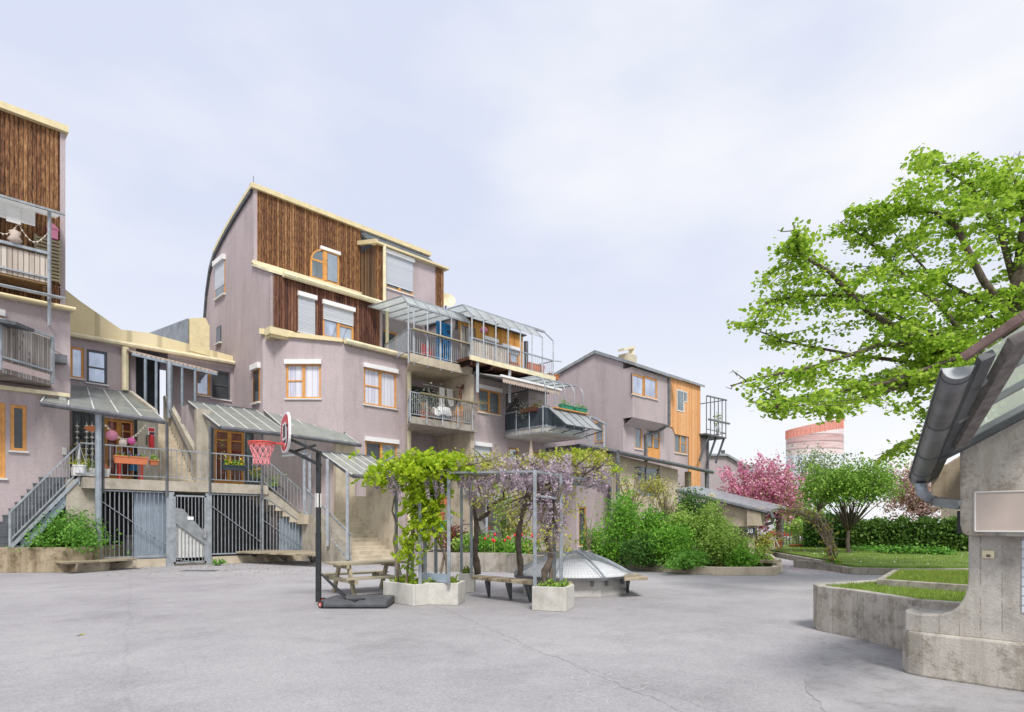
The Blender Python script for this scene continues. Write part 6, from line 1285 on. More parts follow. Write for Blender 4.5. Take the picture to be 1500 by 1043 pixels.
bench('short bench end showing right of the lilac wisteria planter', [L(.88,11.05), L(1.1,11.05), L(1.1,11.5), L(.88,11.5)], .44, (.5,))
bench('wooden bench wedge at the right side of the skylight', [L(2.25,12.35), L(2.78,12.55), L(2.75,13.6), L(2.5,13.6)], .42, (.2,))
pw = [atW(px,py,.36) for px, py in ((60,819),(98,824),(201,818),(172,813),(100,813))]
bench('left bench of grey planks in front of the barred bin store', [pw[1], pw[2], pw[3], pw[0]], .36, (.3,.8)); 
m = MB(); q = atW(132,836,0); m.tube([(q.x,q.y,0),(q.x,q.y,.28)], .55, 20); tag(m.build('bench_block', M['concstair']), 'round concrete block under the left grey plank bench', 'support')
pw = [atW(px,py,.45) for px, py in ((345,808),(464,812.5),(466,806.5),(380,804.5))]; bench('right bench of grey planks beside the turning stair', pw, .45, (.15,.5,.9))

# ------------------------------------------------------------ planted beds
def bed(name, label, pts, h, mt, soil='gravel', th=.18, topmat=None, zt=-.06, cat='planting bed'):
    pts = [V(p) for p in pts]; n = len(pts); c = sum(pts, V((0,0,0)))/n; t = thing(name, label, cat, c); m = MB(); ins = []
    for i in range(n):
        a, b, d = pts[i-1], pts[i], pts[(i+1) % n]; e0 = (b-a).normalized(); e1_ = (d-b).normalized(); n0 = V((-e0.y,e0.x,0)); n1 = V((-e1_.y,e1_.x,0)); k = n0+n1; k = k/ max(.5, k.dot(n0)) if k.length > .01 else n0
        if (c-b).dot(k) < 0: pass
        ins.append(b+k*th)
    area = sum(pts[i].x*pts[(i+1)%n].y-pts[(i+1)%n].x*pts[i].y for i in range(n))
    if area < 0: ins = [b*2-i_ for b, i_ in zip(pts, ins)]
    for i in range(n):
        j = (i+1) % n; m.hexa([(pts[i].x,pts[i].y,0),(pts[j].x,pts[j].y,0),(ins[j].x,ins[j].y,0),(ins[i].x,ins[i].y,0)],[(pts[i].x,pts[i].y,h),(pts[j].x,pts[j].y,h),(ins[j].x,ins[j].y,h),(ins[i].x,ins[i].y,h)])
    m.build('kerb', M[mt], t, False, .01); m = MB(); m.slab([(p.x,p.y) for p in ins], .0, h+zt); m.build('soil', topmat or M[soil], t); return t, ins
def inpoly(P, poly):
    x, y = P[:,0], P[:,1]; c = np.zeros(len(P), bool); n = len(poly)
    for i in range(n):
        a, b = poly[i], poly[i-1]; cond = ((a[1] > y) != (b[1] > y)); c ^= cond & (x < (b[0]-a[0])*(y-a[1])/(b[1]-a[1]+1e-12)+a[0])
    return c
def scatter(poly, n, seed):
    rg = np.random.default_rng(seed); xs = [p[0] for p in poly]; ys = [p[1] for p in poly]; P = np.stack([rg.uniform(min(xs),max(xs),n), rg.uniform(min(ys),max(ys),n)], 1); return P[inpoly(P, poly)]
def turf(name, label, poly, z, n, seed, size=.09, fl=0, mt='l_grass'):
    P = scatter(poly, n, seed); rg = np.random.default_rng(seed); d = np.zeros((len(P),3)); d[:,2] = 1; d += rg.normal(0,.35,d.shape); P3 = np.concatenate([P, np.full((len(P),1), z)], 1)
    s = size*rg.uniform(.5,1.3,len(P)); b = rg.normal(size=(len(P),3)); b[:,2] = 0; b /= np.linalg.norm(b,axis=1)[:,None]; w = size*.10
    out = np.stack([P3-b*w, P3+d*s[:,None], P3+b*w], 1).reshape(-1,3); o = fastmesh(name, out, 3, M[mt]); o['kind'] = 'stuff'; o['label'] = label; o['category'] = 'grass'; return o
# left bed with ground cover
lp = [L(-18.5,18.9), L(-14.2,19.3), L(-13.9,19.9), L(-14.3,21.6), L(-19.5,21.6)]
bed('raised_bed', 'mossy concrete raised bed at the left edge below the steel stair', [L(-20,18.6), L(-13.9,19.15), L(-13.4,19.6), L(-13.7,20.6), L(-13.9,22.0), L(-20,22.5)], .78, 'concdirty')
P = np.concatenate([pxcloud(95,782,20.3,22,13,.5,900,31), pxcloud(70,795,20.2,35,7,.5,500,32), pxcloud(15,793,20.4,14,3.5,.3,180,33), pxcloud(120,798,20.2,12,6,.4,240,34)])
t = thing('groundcover_shrub', 'mound of bright green ground cover spilling from the raised bed under the steel stair', 'shrub', atD(90,800,20.3)); P = P[P[:,2] > .6]; leaves('foliage', M['l_ivy'], t, np.repeat(P,11,0)+np.random.default_rng(1).normal(0,.1,(len(P)*11,3)), .085, 95, .5)
m = MB(); [m.tube([atD(90+k*4,805,20.3), atD(80+k*5,785,20.2)], .012, 4) for k in range(8)]; m.build('stem', M['bark'], t)
for i, (px, Z, s, l) in enumerate(((320,22.3,.35,'small weed growing at the foot of the fence right of the gate'),(141,20.8,.3,'small weed at the right end of the mossy bed'))): shrub('weed', l, tuple(gnd(px,Z,.1)), (s,s*.6,.2), 14, 9, .07, .09, 'l_ivy', 96+i, 'weed', ground=0, stems=4)
# middle bed behind the arbour
t_, ins = bed('raised_bed', 'stained concrete raised bed behind the arbour', [L(-3.0,19.6), L(-.2,19.3), L(.95,17.6), L(1.6,17.4), L(3.0,22), L(-3.0,23.5)], .6, 'concrete')
for i, (px, py, Z, r, lm, l) in enumerate(((700,798,20.2,(.9,.6,.42),'l_ivy','low green shrub left of centre in the bed behind the arbour'),(735,801,20.3,(.9,.6,.4),'l_bush','broad green shrub with red tulips in the bed behind the arbour'),(765,802,19.6,(.7,.5,.38),'l_bush','green shrub at the right end of the bed behind the arbour'),(664,790,20.4,(.42,.4,.5),'l_red','dark red leaved shrub in the bed behind the arbour'),(683,800,19.9,(.5,.4,.3),'l_pale','pale green shrub right of the red leaved one'),(757,765,21.5,(.55,.5,1.3),'l_yel','tall yellow green shrub against the mauve wall'),(738,750,22.0,(.4,.4,1.6),'l_pale','slender climbing shrub on the mauve wall behind the arbour'))):
    q = atD(px,py,Z); shrub('shrub', l, tuple(q), r, 60, 13, .13, .1, lm, 101+i, 'shrub', 'shrubs behind the arbour', ground=.5)
m = MB(); rg = random.Random(8)
for k in range(16):
    q = atD(rg.uniform(705,790),rg.uniform(785,795),rg.uniform(19.4,20.4)); t = thing('tulip', 'red tulip rising above the green shrubs behind the arbour', 'tulip', (q.x,q.y,.55), 'red tulips behind the arbour'); MB().tube([(q.x,q.y,.55), q], .012, 4).build('stem', M['l_pale'], t); MB().lathe(q, [(.02,0),(.042,.03),(.036,.07),(.015,.10)], 7).build('flower', M['f_red'], t)
# mauve garden wall with shelf, green pots behind the arbour
t = thing('garden_lean_to', 'small grey garden lean to roof on the mauve wall behind the arbour', 'lean-to', (18.5,20.5,0)); Fg = facY(21.6); a = Fg.uv(698,728); b = Fg.uv(750,736)
m = MB(); m.hexa([(a[0],20.9,a[1]-.3),(b[0],20.9,b[1]-.3),(b[0],22.45,b[1]+.25),(a[0],22.45,a[1]+.25)],[(a[0],20.9,a[1]-.15),(b[0],20.9,b[1]-.15),(b[0],22.45,b[1]+.4),(a[0],22.45,a[1]+.4)]); m.build('roof', M['zinc'], t); MB().bar((a[0]+.1,21,0),(a[0]+.1,21,a[1]-.2),.1).build('post', M['steel'], t); MB().bar((b[0]-.1,21,0),(b[0]-.1,21,b[1]-.2),.1).build('post', M['steel'], t)
q = atY(722,777,22.2); m = MB(); m.box(q.x-.6, q.x+.9, 22.1, 22.35, q.z-.1, q.z); m.bar((q.x-1.2,22.2,q.z+.7),(q.x-.55,22.2,q.z-.03),.14,.3); tag(m.build('wall_shelf', M['concplanter']), 'pale stepped wall shelf carrying small pots behind the arbour', 'shelf')
for i, dx in enumerate((-.3,.1,.5)): pot(('left small terracotta pot on the pale wall shelf','middle small pot on the pale wall shelf','right small pot on the pale wall shelf')[i], (q.x+dx,22.2,q.z), .12, .24, 'terracotta' if i == 0 else 'palewood', 'l_pale', 111+i, 40, .2, .07, None, .8, 'small pots on the wall shelf')
for i, (px, py, mt, l) in enumerate(((645,762,'terracotta','terracotta pot hanging left in the arbour background'),(648,775,'green','green crate of plants on the garden shelf behind the arbour'),(650,740,'terracotta','smaller terracotta pot hanging above the green crate'))):
    q = atD(px,py,21.0); pot(l, tuple(q), .17, .28, mt, 'l_pale', 121+i, 40, .25, .08, None, .8, 'pots behind the arbour')
t = thing('garden_rack', 'thin white garden rack with pots behind the arbour', 'rack', L(-2.4,21)); m = MB()
for px in (636,662): a = atD(px,815,21.1); b = atD(px,748,21.1); m.bar(a, b, .05)
for py in (768,781,756): m.bar(atD(636,py,21.1), atD(662,py,21.1), .25, .04)
m.build('frame', M['steel'], t)
# shrub bed on the right
t_, ins = bed('planting_bed', 'low sand coloured kerbed bed full of shrubs in front of the cream stair house', [L(3.3,23.5), L(4.6,19.4), L(6.0,18.05), L(7.8,18.1), L(8.6,19.5), L(11,26), L(9,33), L(3.5,27)], .24, 'concstair')
sb = [(912,778,20.6,(.85,.7,1.4),150,15,.15,'l_bush','tall rounded bright green shrub at the left of the kerbed bed'),
 (985,800,19.6,(1.0,.7,.75),130,15,.15,'l_bush','bright broad shrub in the middle of the kerbed bed'),
 (945,808,19.6,(.8,.6,.5),90,15,.14,'l_dark','low dark shrub right of the tall rounded one'),
 (1012,752,22.5,(.75,.6,.95),80,14,.16,'l_dark','dark tall shrub under the zinc passage roof'),
 (1056,802,19.6,(.78,.7,.72),120,15,.15,'l_pale','soft pale shrub right of the middle in the kerbed bed'),
 (1040,775,20.6,(.8,.7,1.0),110,13,.16,'l_pale','taller pale shrub behind the soft pale one'),
 (1085,822,18.9,(.42,.45,.33),55,14,.13,'l_bush','small bright shrub near the right corner of the kerbed bed'),
 (1010,822,18.8,(1.3,.4,.28),90,14,.12,'l_ivy','low ground cover along the kerb'),
 (890,815,21.6,(.5,.5,.45),70,14,.13,'l_ivy','low leafy plants with orange flowers behind the skylight'),
 (870,800,22.2,(.45,.4,.8),60,11,.13,'l_bush','upright green shrub behind the skylight'),
 (955,775,21.2,(.75,.6,.75),100,14,.15,'l_bush','mid height green shrub hiding the foot of the dark trellis'),
 (1000,778,20.8,(.7,.6,.8),90,14,.15,'l_pale','feathery pale shrub between the bright broad one and the passage'),
 (1115,820,19.6,(.3,.3,.35),30,12,.1,'l_pale','small tufted plant at the right end of the kerbed bed')]
for i, (px, py, Z, r, nc, per, cl, lm, l) in enumerate(sb): shrub('shrub', l, tuple(atD(px,py,Z)), tuple(x*1.09 for x in r), int(nc*1.8), per+9, cl, .082, lm, 131+i, 'shrub', 'shrubs in the kerbed bed', ground=.15, stems=12, up=.35)
def twiggy(label, px, py, Z, r, seed, lm='l_yel', n=40, gz=.2):
    c = atD(px,py,Z); t = thing('young_tree', label, 'tree', (c.x,c.y,gz), 'thin young trees'); rg = random.Random(seed); m = MB(); P = []
    b = V((c.x,c.y,gz)); top = V((c.x,c.y,max(gz+.5,c.z-r[2]*.6))); m.tube([b, b.lerp(top,.5)+V((.05,.03,0)), top], [.05,.04,.03], 6)
    for k in range(n):
        e = c+V((rg.uniform(-1,1)*r[0], rg.uniform(-1,1)*r[1], rg.uniform(-.8,1)*r[2])); s = b.lerp(top, rg.uniform(.5,1)); q = s.lerp(e,.5)+V((0,0,.15)); m.tube([s,q,e], [.018,.011,.004], 5)
        for j in range(9): f = rg.uniform(.35,1.05); p = s.lerp(q,f*2) if f < .5 else q.lerp(e,(f-.5)*2); P.append([p.x+rg.gauss(0,.07),p.y+rg.gauss(0,.07),p.z+rg.gauss(0,.06)])
    m.build('trunk', M['barklight'], t); leaves('foliage', M[lm], t, P, .085, seed, .3)
twiggy('thin bare young tree with yellow leaves left before the cream wall', 925,710,22.5,(.9,.8,.8),151,n=36); twiggy('thin twiggy young tree before the right part of the cream wall', 975,730,22.3,(.9,.7,.9),152,n=40); twiggy('slim sapling by the garden door behind the lilac wisteria', 862,775,21.5,(.3,.3,.9),153,'l_pale',14)
shrub('shrub', 'yellow green bush growing in front of the translucent panel', tuple(atD(955,712,24.5)), (.8,.5,.45), 50, 13, .14, .1, 'l_yel', 154, 'shrub', None, ground=0)
t = thing('garden_trellis', 'dark wooden grid trellis between the shrubs of the kerbed bed', 'trellis', atD(955,780,22.8)); m = MB()
for k in range(6): m.bar(atD(945+k*5,790,22.8), atD(945+k*5,755,22.8), .035)
for k in range(5): m.bar(atD(945,756+k*8,22.8), atD(970,756+k*8,22.8), .035)
m.build('grid', M['bark'], t)
m = MB(); q = gnd(1112,19.3,0); m.box(q.x-.1,q.x+.5,q.y-.5,q.y+.6,.3,.38); tag(m.build('garden_bench', M['benchwood']), 'grey plank bench end at the right end of the kerbed bed', 'bench')

# ------------------------------------------------------------ lawn beds, path, right background
lk = [L(10.0,21.6), L(9.75,20.0), L(10.3,18.2), L(12.0,17.9), L(16,18.2), L(24,20), L(24,33), L(13,34), L(10.8,27)]
lawnm = flat('lawn', (.125,.20,.03), .95, 0, .4, 1.5, .6)
t_, ins = bed('lawn_bed', 'stained low kerb of the lawn bed under the cherry trees', [L(11.0,21.5),L(10.3,20.6), L(10.15,18.4), L(12.0,17.9), L(16,18.2), L(26,21), L(26,34), L(16,36), L(12.4,30)], .2, 'concrete', topmat=lawnm, zt=.06, cat='lawn bed')
m = MB(); a, b = L(10.0,21.6), L(10.4,19.9); m.bar(a+V((0,0,.12)), b+V((0,0,.12)), .25, .26); tag(m.build('kerb_block', M['concrete']), 'dark kerb block at the path end of the lawn bed', 'kerb')
turf('grass', 'short lawn grass of the kerbed lawn bed', [(p.x,p.y) for p in ins], .25, 90000, 161, .06)
P = scatter([(p.x,p.y) for p in ins], 1400, 5); P3 = np.concatenate([P, np.full((len(P),1), .33)], 1); o = leaves('daisies', M['white'], None, P3, .035, 5, 2, 'round'); o['kind'] = 'stuff'; o['label'] = 'tiny white daisies in the lawn'; o['category'] = 'flowers'
P = np.concatenate([scatter([(p.x,p.y) for p in (L(9.2,19), L(10.2,18.4), L(10.4,20.5), L(9.6,24), L(8.9,23))], 1500, 6)]); P3 = np.concatenate([P, np.full((len(P),1), .012)], 1); o = leaves('fallen_petals', M['l_pink'], None, P3, .04, 6, 4, 'round'); o['kind'] = 'stuff'; o['label'] = 'pink cherry petals lying on the path edge'; o['category'] = 'petals'
gl = [L(10.5,29.5), L(13,33.5), L(14,45), L(-2,48), L(9,31)]
m = MB(); m.slab([(p.x,p.y) for p in (L(12.6,31), L(17,37), L(40,40), L(40,52), L(14.5,52))], 0, .1); struct(m.build('far_lawn', lawnm))
m = MB(); m.slab([(p.x,p.y) for p in (L(10.2,28.0), L(13.5,29.8), L(12.6,30.5), L(9.6,29))], .1, .18); tag(m.build('plank_edge', M['benchwood']), 'wooden plank edge beside the path before the fence', 'edging')
for i, (px0, px1, Z, l) in enumerate(((1254,1276,28.5,'short clipped low hedge clump on the lawn'),(1291,1388,26.5,'long clipped low hedge strip on the lawn'))):
    a, b = gnd(px0,Z,.3), gnd(px1,Z-1.5*(i==1),.3); n = 260 if i == 0 else 1300; rg = np.random.default_rng(i); f = rg.random(n); P = np.array([list(a.lerp(b,x)) for x in f])+np.stack([rg.normal(0,.22,n),rg.normal(0,.22,n),abs(rg.normal(.08,.1,n))],1)
    t = thing('low_hedge', l, 'hedge', a.lerp(b,.5)); leaves('foliage', M['l_ivy'], t, P, .13, i, .8)
def hedge(label, px0, px1, Z0, Z1, top, dep, n, seed, lm='l_hedge'):
    a, b = gnd(px0,Z0), gnd(px1,Z1); d = (b-a).normalized(); nr = V((-d.y,d.x,0)); rg = np.random.default_rng(seed); t = thing('hedge', label, 'hedge', a.lerp(b,.5), 'clipped hedges')
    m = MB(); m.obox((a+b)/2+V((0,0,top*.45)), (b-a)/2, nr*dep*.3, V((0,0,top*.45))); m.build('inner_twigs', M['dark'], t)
    f = rg.random(n); s = rg.choice([-1,1,0],n,p=[.55,.15,.3]); w = np.where(s==0, rg.uniform(-.5,.5,n), s*.5)*dep; z = np.where(s==0, top, rg.uniform(0.1,top,n)) + rg.normal(0,.08,n)+ .1*np.sin(f*40)
    P = np.array([list(a.lerp(b,x)+nr*y) for x, y in zip(f,w)]); P[:,2] = z; P += rg.normal(0,.08,P.shape); leaves('foliage', M[lm], t, P, .17, seed, .1)
hedge('long clipped hedge along the back of the lawn', 1245,1480,31,27.5,1.55,1.2,9000,171); hedge('dark hedge stub behind the maple beside the fence', 1186,1250,33.5,32,1.8,1.6,4200,172,'l_dark')
# cherry, maple, others
tree('cherry_tree', 'bright pink blossoming cherry tree over the passage roof', gnd(1140,32), 1.9, tuple(atD(1121,727,32)), (2.35,2.3,1.75), 300, 40, .2, .12, 'l_pink', 181, .16, 'bark', 26, (('blossom','l_pink',.82),('foliage','l_bronze',.18)), 'kite', .35, 'cherry trees', up=.2)
P = []; rg = np.random.default_rng(7)
ct = [o for o in COL.objects if o.name.startswith('cherry_tree')][0]
for k in range(24):
    px = 1052+rg.random()*132; py = 700-22*math.sin((px-1052)/132*3.14)+rg.normal()*4; a = atD(px+(1121-px)*.35, py+28, 32+rg.normal()*.6); b = atD(px, py-rg.uniform(2,14), 32+rg.normal()*.6)
    for j in range(80): q = a.lerp(b, rg.random()); P.append([q.x+rg.normal()*.1,q.y+rg.normal()*.1,q.z+rg.normal()*.08])
leaves('blossom', M['l_pink'], ct, P, .13, 182, .2)
tree('maple_tree', 'fresh green spreading maple on the lawn', gnd(1243,26.5,.2), 1.05, tuple(atD(1246,722,26.5)), (2.2,2.1,1.35), 300, 44, .2, .11, 'l_maple', 183, .085, 'bark', 34, (), 'kite', .35, flatb=.35)
tree('birch_tree', 'hazy grey green tree behind the maple', gnd(1200,42), 2.5, tuple(atD(1200,695,42)), (2.4,2.4,2.5), 130, 30, .35, .15, 'l_grey', 184, .14, 'bark', 18, (), 'kite', .3)
tree('cherry_tree', 'faded pale pink cherry tree at the right behind the hedge', gnd(1350,36), 2.0, tuple(atD(1345,725,36)), (2.6,2.4,2.1), 190, 36, .25, .15, 'l_pinkpale', 185, .18, 'bark', 24, (('blossom','l_pinkpale',.7),('foliage','l_bronze',.3)), 'kite', .3, 'cherry trees')
tree('background_tree', 'green tree filling the gap behind the fence', gnd(1165,55), 1.5, tuple(atD(1165,755,55)), (4.5,3,2.2), 90, 24, .5, .3, 'l_maple', 186, .2, 'bark', 12, (), 'kite', .3)
shrub('shrub', 'yellow green shrub by the passage wall', tuple(atD(1118,795,28)), (.55,.5,.75), 60, 12, .15, .12, 'l_yel', 187, 'shrub', None, ground=0)
shrub('shrub', 'yellow green ball shrub in front of the parked cars', tuple(atD(1172,772,36)), (.9,.8,.6), 60, 13, .17, .14, 'l_pale', 188, 'shrub', None, ground=0)
# vine arch
t = thing('garden_arch', 'arch of bare tangled vine stems beside the path', 'garden arch', gnd(1212,20.5)); m = MB(); rg = random.Random(3); P = []
for k in range(13):
    o = lambda s=.12: V((rg.gauss(0,s),rg.gauss(0,s),rg.gauss(0,s*.7))); base = atD(1212+rg.uniform(-6,8),838,20.6); base.z = .1
    pts = [base, atD(1216,805,20.6)+o(), atD(1212,778,20.7)+o(), atD(1196,757,20.9)+o(), atD(1172,748,21.2)+o(), atD(1140,748,21.6)+o()]; pts = pts[:rg.choice((3,4,5,6,6))]; m.tube(pts, [.035-.005*i for i in range(len(pts))], 6)
    for p, q in zip(pts, pts[1:]):
        for j in range(5):
            w = p.lerp(q,rg.random()); P.append([w.x+rg.gauss(0,.1),w.y+rg.gauss(0,.1),w.z+rg.gauss(0,.1)])
            if j < 3: m.tube([w, w+V((rg.gauss(0,.2),rg.gauss(0,.2),rg.gauss(0,.18)))], [.01,.004], 4)
m.build('stem', M['barklight'], t); leaves('leaves', M['l_yel'], t, P*2, .1, 3, .3)
shrub('flower_clump', 'small clump of orange flowers at the foot of the vine arch', tuple(atD(1224,824,20)), (.28,.28,.25), 20, 12, .1, .09, 'l_bush', 189, 'flowers', None, ground=.2, extra=('flowers','terracotta',.12,.1))
# far fence, pots, cars
t = thing('bar_gate', 'dark upright bar fence at the end of the path', 'fence', gnd(1160,41)); m = MB()
for k in range(13): q = gnd(1143+k*4.6,41); m.bar(q, V((q.x,q.y,1.75)), .06)
a, b = gnd(1143,41), gnd(1200,41)
for z in (.25,1.65): m.bar(V((a.x,a.y,z)), V((b.x,b.y,z)), .06)
q = gnd(1145,38); m.bar(q, V((q.x,q.y,2.1)), .12); m.build('bars', M['darksteel'], t)
q = gnd(1169,34); pot('wide terracotta pot with a small plant on the grass before the far fence', tuple(q), .45, .38, 'terracotta', 'l_pale', 191, 110, .7, .12, None, .6, 'pots by the path'); q = gnd(1139,30.5); pot('orange pot with flowers on the low wall end beside the passage', (q.x,q.y,.35), .25, .3, 'terracotta', 'l_yel', 192, 80, .35, .1, None, .9, 'pots by the path')
m = MB(); a = gnd(1120,30); b = gnd(1143,30.5); m.hexa([a, b, b+FW*.8, a+FW*.8], [a+V((0,0,.38)), b+V((0,0,.38)), b+FW*.8+V((0,0,.38)), a+FW*.8+V((0,0,.38))]); tag(m.build('low_wall', M['concstair']), 'low sand coloured wall end beside the passage', 'wall')
m = MB(); q = gnd(1134,29.8,.0); m.tube([q+V((0,0,.38)), q+V((0,0,.9)), q+V((.15,-.15,.4))], [.04,.05,.06], 8); tag(m.build('garden_tool', M['offwhite']), 'pale pipe leaning on the low wall by the passage', 'pipe')
def car(label, px, Z, mt, rz=0):
    c = gnd(px,Z); t = thing('parked_car', label, 'car', c, 'cars parked beyond the fence'); d = (RT*math.cos(rz)+FW*math.sin(rz)).normalized(); s_ = V((0,0,1)).cross(d)
    Q = lambda a, b, z: c+d*a+s_*b+V((0,0,z)); body = [(-2.0,.3),(-2.05,.7),(-1.95,.88),(-1.2,.95),(1.0,.95),(1.85,.8),(2.0,.6),(2.0,.3)]; cab = [(-1.75,.93),(-1.35,1.4),(.1,1.45),(.95,.93)]
    m = MB(); m.prism([Q(a,-.85,z) for a, z in body], s_*1.7); m.prism([Q(a*.98,-.72,z) for a, z in cab], s_*1.44); m.build('body', M[mt], t, False, .06)
    m = MB(); 
    for b in (-.735,.725): m.prism([Q(-1.45,b,.97), Q(-1.22,b,1.33), Q(-.35,b,1.36), Q(-.35,b,.97)], s_*.01); m.prism([Q(-.25,b,.97), Q(-.25,b,1.36), Q(.08,b,1.36), Q(.7,b,.97)], s_*.01)
    m.prism([Q(.92,-.6,.98), Q(.92,.6,.98), Q(.2,.55,1.4), Q(.2,-.55,1.4)], V((0,0,.012))); m.prism([Q(-1.74,-.6,1.0), Q(-1.74,.6,1.0), Q(-1.42,.55,1.36), Q(-1.42,-.55,1.36)], V((0,0,.012))); m.build('window', M['g_dark'], t)
    for a in (-1.25,1.25):
        for b in (-.8,.8):
            m = MB(); m.tube([Q(a,b-.1,.31), Q(a,b+.1,.31)], .31, 16); w = m.build('wheel', M['tyre'], t); m = MB(); m.tube([Q(a,b-.11,.31), Q(a,b+.11,.31)], .19, 12); m.build('rim', M['chrome'], w)
    for b in (-.6,.6): m = MB(); m.obox(Q(2.0,b,.68), d*.03, s_*.16, V((0,0,.07))); m.build('headlight', M['white'], t); m = MB(); m.obox(Q(-2.03,b,.75), d*.03, s_*.12, V((0,0,.1))); m.build('tail_light', M['red'], t)
car('red car parked beyond the far fence', 1160,62,'carred',2.6); car('white car parked right of the red one', 1186,64,'carwhite',2.7); car('white car at the left half hidden behind the gate post', 1146,68,'carwhite',2.6)
# background buildings
t = thing('far_house', 'distant mauve gabled house with grey roof behind the pink cherry', 'building', gnd(1070,58)); Z = 58; P_ = lambda px, py, z=Z: atD(px, py, z)
m = MB(); poly = [P_(1036,668), P_(1064,668), P_(1092,684), P_(1092,790), P_(1036,790)]; m.prism(poly, FW*8); m.build('wall', M['stucco2'], t); m = MB(); m.hexa([P_(1034,668)-FW*.3, P_(1064,668)-FW*.3, P_(1064,668)+FW*8+V((0,0,.0)), P_(1034,668)+FW*8], [P_(1034,665)-FW*.3, P_(1064,665)-FW*.3, P_(1064,665)+FW*8, P_(1034,665)+FW*8]); m.hexa([P_(1064,668)-FW*.3, P_(1094,686)-FW*.3, P_(1094,686)+FW*8, P_(1064,668)+FW*8], [P_(1064,665)-FW*.3, P_(1096,683)-FW*.3, P_(1096,683)+FW*8, P_(1064,665)+FW*8]); m.build('roof', M['zinc'], t); m = MB(); a = P_(1059,665); m.bar(a, a+V((0,0,.35)), .3); m.build('chimney', M['darksteel'], t)
m = MB(); a = P_(1041,742); m.obox(a-FW*.05, RT*.35, FW*.05, V((0,0,.5))); m.build('window', M['g_dark'], t)
m = MB(); m.prism([atD(1075,678,75), atD(1108,682,75), atD(1125,696,75), atD(1125,700,75), atD(1075,700,75)], FW*6); tag(m.build('far_roof', M['zinc']), 'pale grey roof of a house behind the distant mauve gable', 'roof')
m = MB(); a = atD(1378,740,50); m.hexa([L((1404-750)/900*50,50), L((1480-750)/900*50,50), L((1480-750)/900*50,52), L((1404-750)/900*50,52)], [V((v.x,v.y,atD(1378,720,50).z)) for v in (L((1404-750)/900*50,50), L((1480-750)/900*50,50), L((1480-750)/900*50,52), L((1404-750)/900*50,52))]); tag(m.build('cream_building', M['cream']), 'plain cream building wall behind the hedge at right', 'building')
m = MB(); a = atD(1378,560,46); b = atD(1400,560,46); 0 and m.hexa([L((1374-750)/900*46,46), L((1402-750)/900*46,46), L((1402-750)/900*46,50), L((1374-750)/900*46,50)], [V((v.x,v.y,atD(1378,527,46).z)) for v in (L((1374-750)/900*46,46), L((1402-750)/900*46,46), L((1402-750)/900*46,50), L((1374-750)/900*46,50))])
# office tower
Zt = 300; tc_ = L((1193-750)/900*Zt, Zt); t = thing('office_tower', 'round glass office tower with orange crown far behind', 'building', tc_); rx = 39.5/900*Zt
el = lambda k, z, s=1, n=40: tc_ + RT*(rx*s*math.cos(2*math.pi*k/n)) + FW*(rx*.8*s*math.sin(2*math.pi*k/n)) + V((0,0,z))
hz_ = lambda py: 1.5+(768-py)/900*Zt
tglass = boards('tower_glass', [(.2,(.42,.47,.50)), (.6,(.58,.63,.65)), (.9,(.72,.76,.77))], 1.5, 'XY', .75, .2, (.1,.1,.3), False); tband = boards('tower_bands', [(.2,(.36,.18,.17)), (.5,(.54,.37,.35)), (.9,(.74,.67,.65))], 3.4, 'Z', .6, .4, (.06,.06,.4), False)
m = MB(); n = 40; m.prism([el(k,0) for k in range(n)], V((0,0,hz_(668)))); m.build('glass_shaft', tglass, t)
m = MB(); vs = [el(k,hz_(667.9)) for k in range(n)] + [el(k,hz_(643)+(math.cos(2*math.pi*k/n)+1)*2.3) for k in range(n)]; m.add(vs, [tuple(range(n-1,-1,-1)), tuple(range(n,2*n))]+[(i,(i+1)%n,n+(i+1)%n,n+i) for i in range(n)]); m.build('banded_storeys', tband, t)
m = MB(); ft = lambda k: hz_(631)+(math.cos(2*math.pi*k/n)+1)*2.6; fb = lambda k: hz_(643)+(math.cos(2*math.pi*k/n)+1)*2.3
for k in range(n): m.bar(el(k,ft(k)), el(k+1,ft(k+1)), .45); m.bar(el(k,fb(k)), el(k,ft(k)), .2 if k % 3 else .4); m.bar(el(k,fb(k)), el(k+1,ft(k+1)), .16)
m.build('crown_frame', flat('pale_orange_frame', (.72,.33,.25), .6, 0, .1, 1), t)
cg = sheet('orange_glass', (.85,.42,.33), .35, .3, (.95,.75,.68)); m = MB(); vs = [el(k,fb(k)+.2,.985) for k in range(n)]+[el(k,ft(k)-.2,.985) for k in range(n)]; m.add(vs, [(i,(i+1)%n,n+(i+1)%n,n+i) for i in range(n)]); m.build('crown_glass', cg, t)
m = MB(); a = L((1230-750)/900*Zt, Zt+8); m.obox(V((a.x,a.y,hz_(635)/2)), RT*2.3, FW*8, V((0,0,hz_(635)/2))); m.build('side_slab', tglass, t)

# ------------------------------------------------------------ foreground concrete structure
t = thing('concrete_shelter', 'grey concrete pillar shelter with glazed sloping roof at the right edge', 'shelter', (7.3,.8,0))
XS = 7.1; FS = facX(XS); y_ = lambda px, X=XS: -facX(X).uv(px,800)[0]
m = MB(); ya = y_(1331); m.slab([(XS,ya-.12),(XS+.05,ya+.02),(XS+.2,ya+.1),(XS+1.6,ya+.1),(XS+1.6,-1.2),(XS,-1.2)], 0, .435); m.build('plinth', M['concgrey'], t, False, .02)
X2 = 7.16; F2_ = facX(X2); pp = [F2_.uv(*a) for a in ((1326,893),(1334,898),(1352,901),(1375,901),(1392,897),(1404,888),(1412,876),(1417,862),(1418.5,845),(1418.5,784))]
m = MB(); m.prism([(X2,-u,z) for u, z in pp]+[(X2,-1.2,pp[-1][1]),(X2,-1.2,.43),(X2,-pp[0][0],.43)], (.5,0,0)); m.build('pillar', M['concform'], t, False, .012)
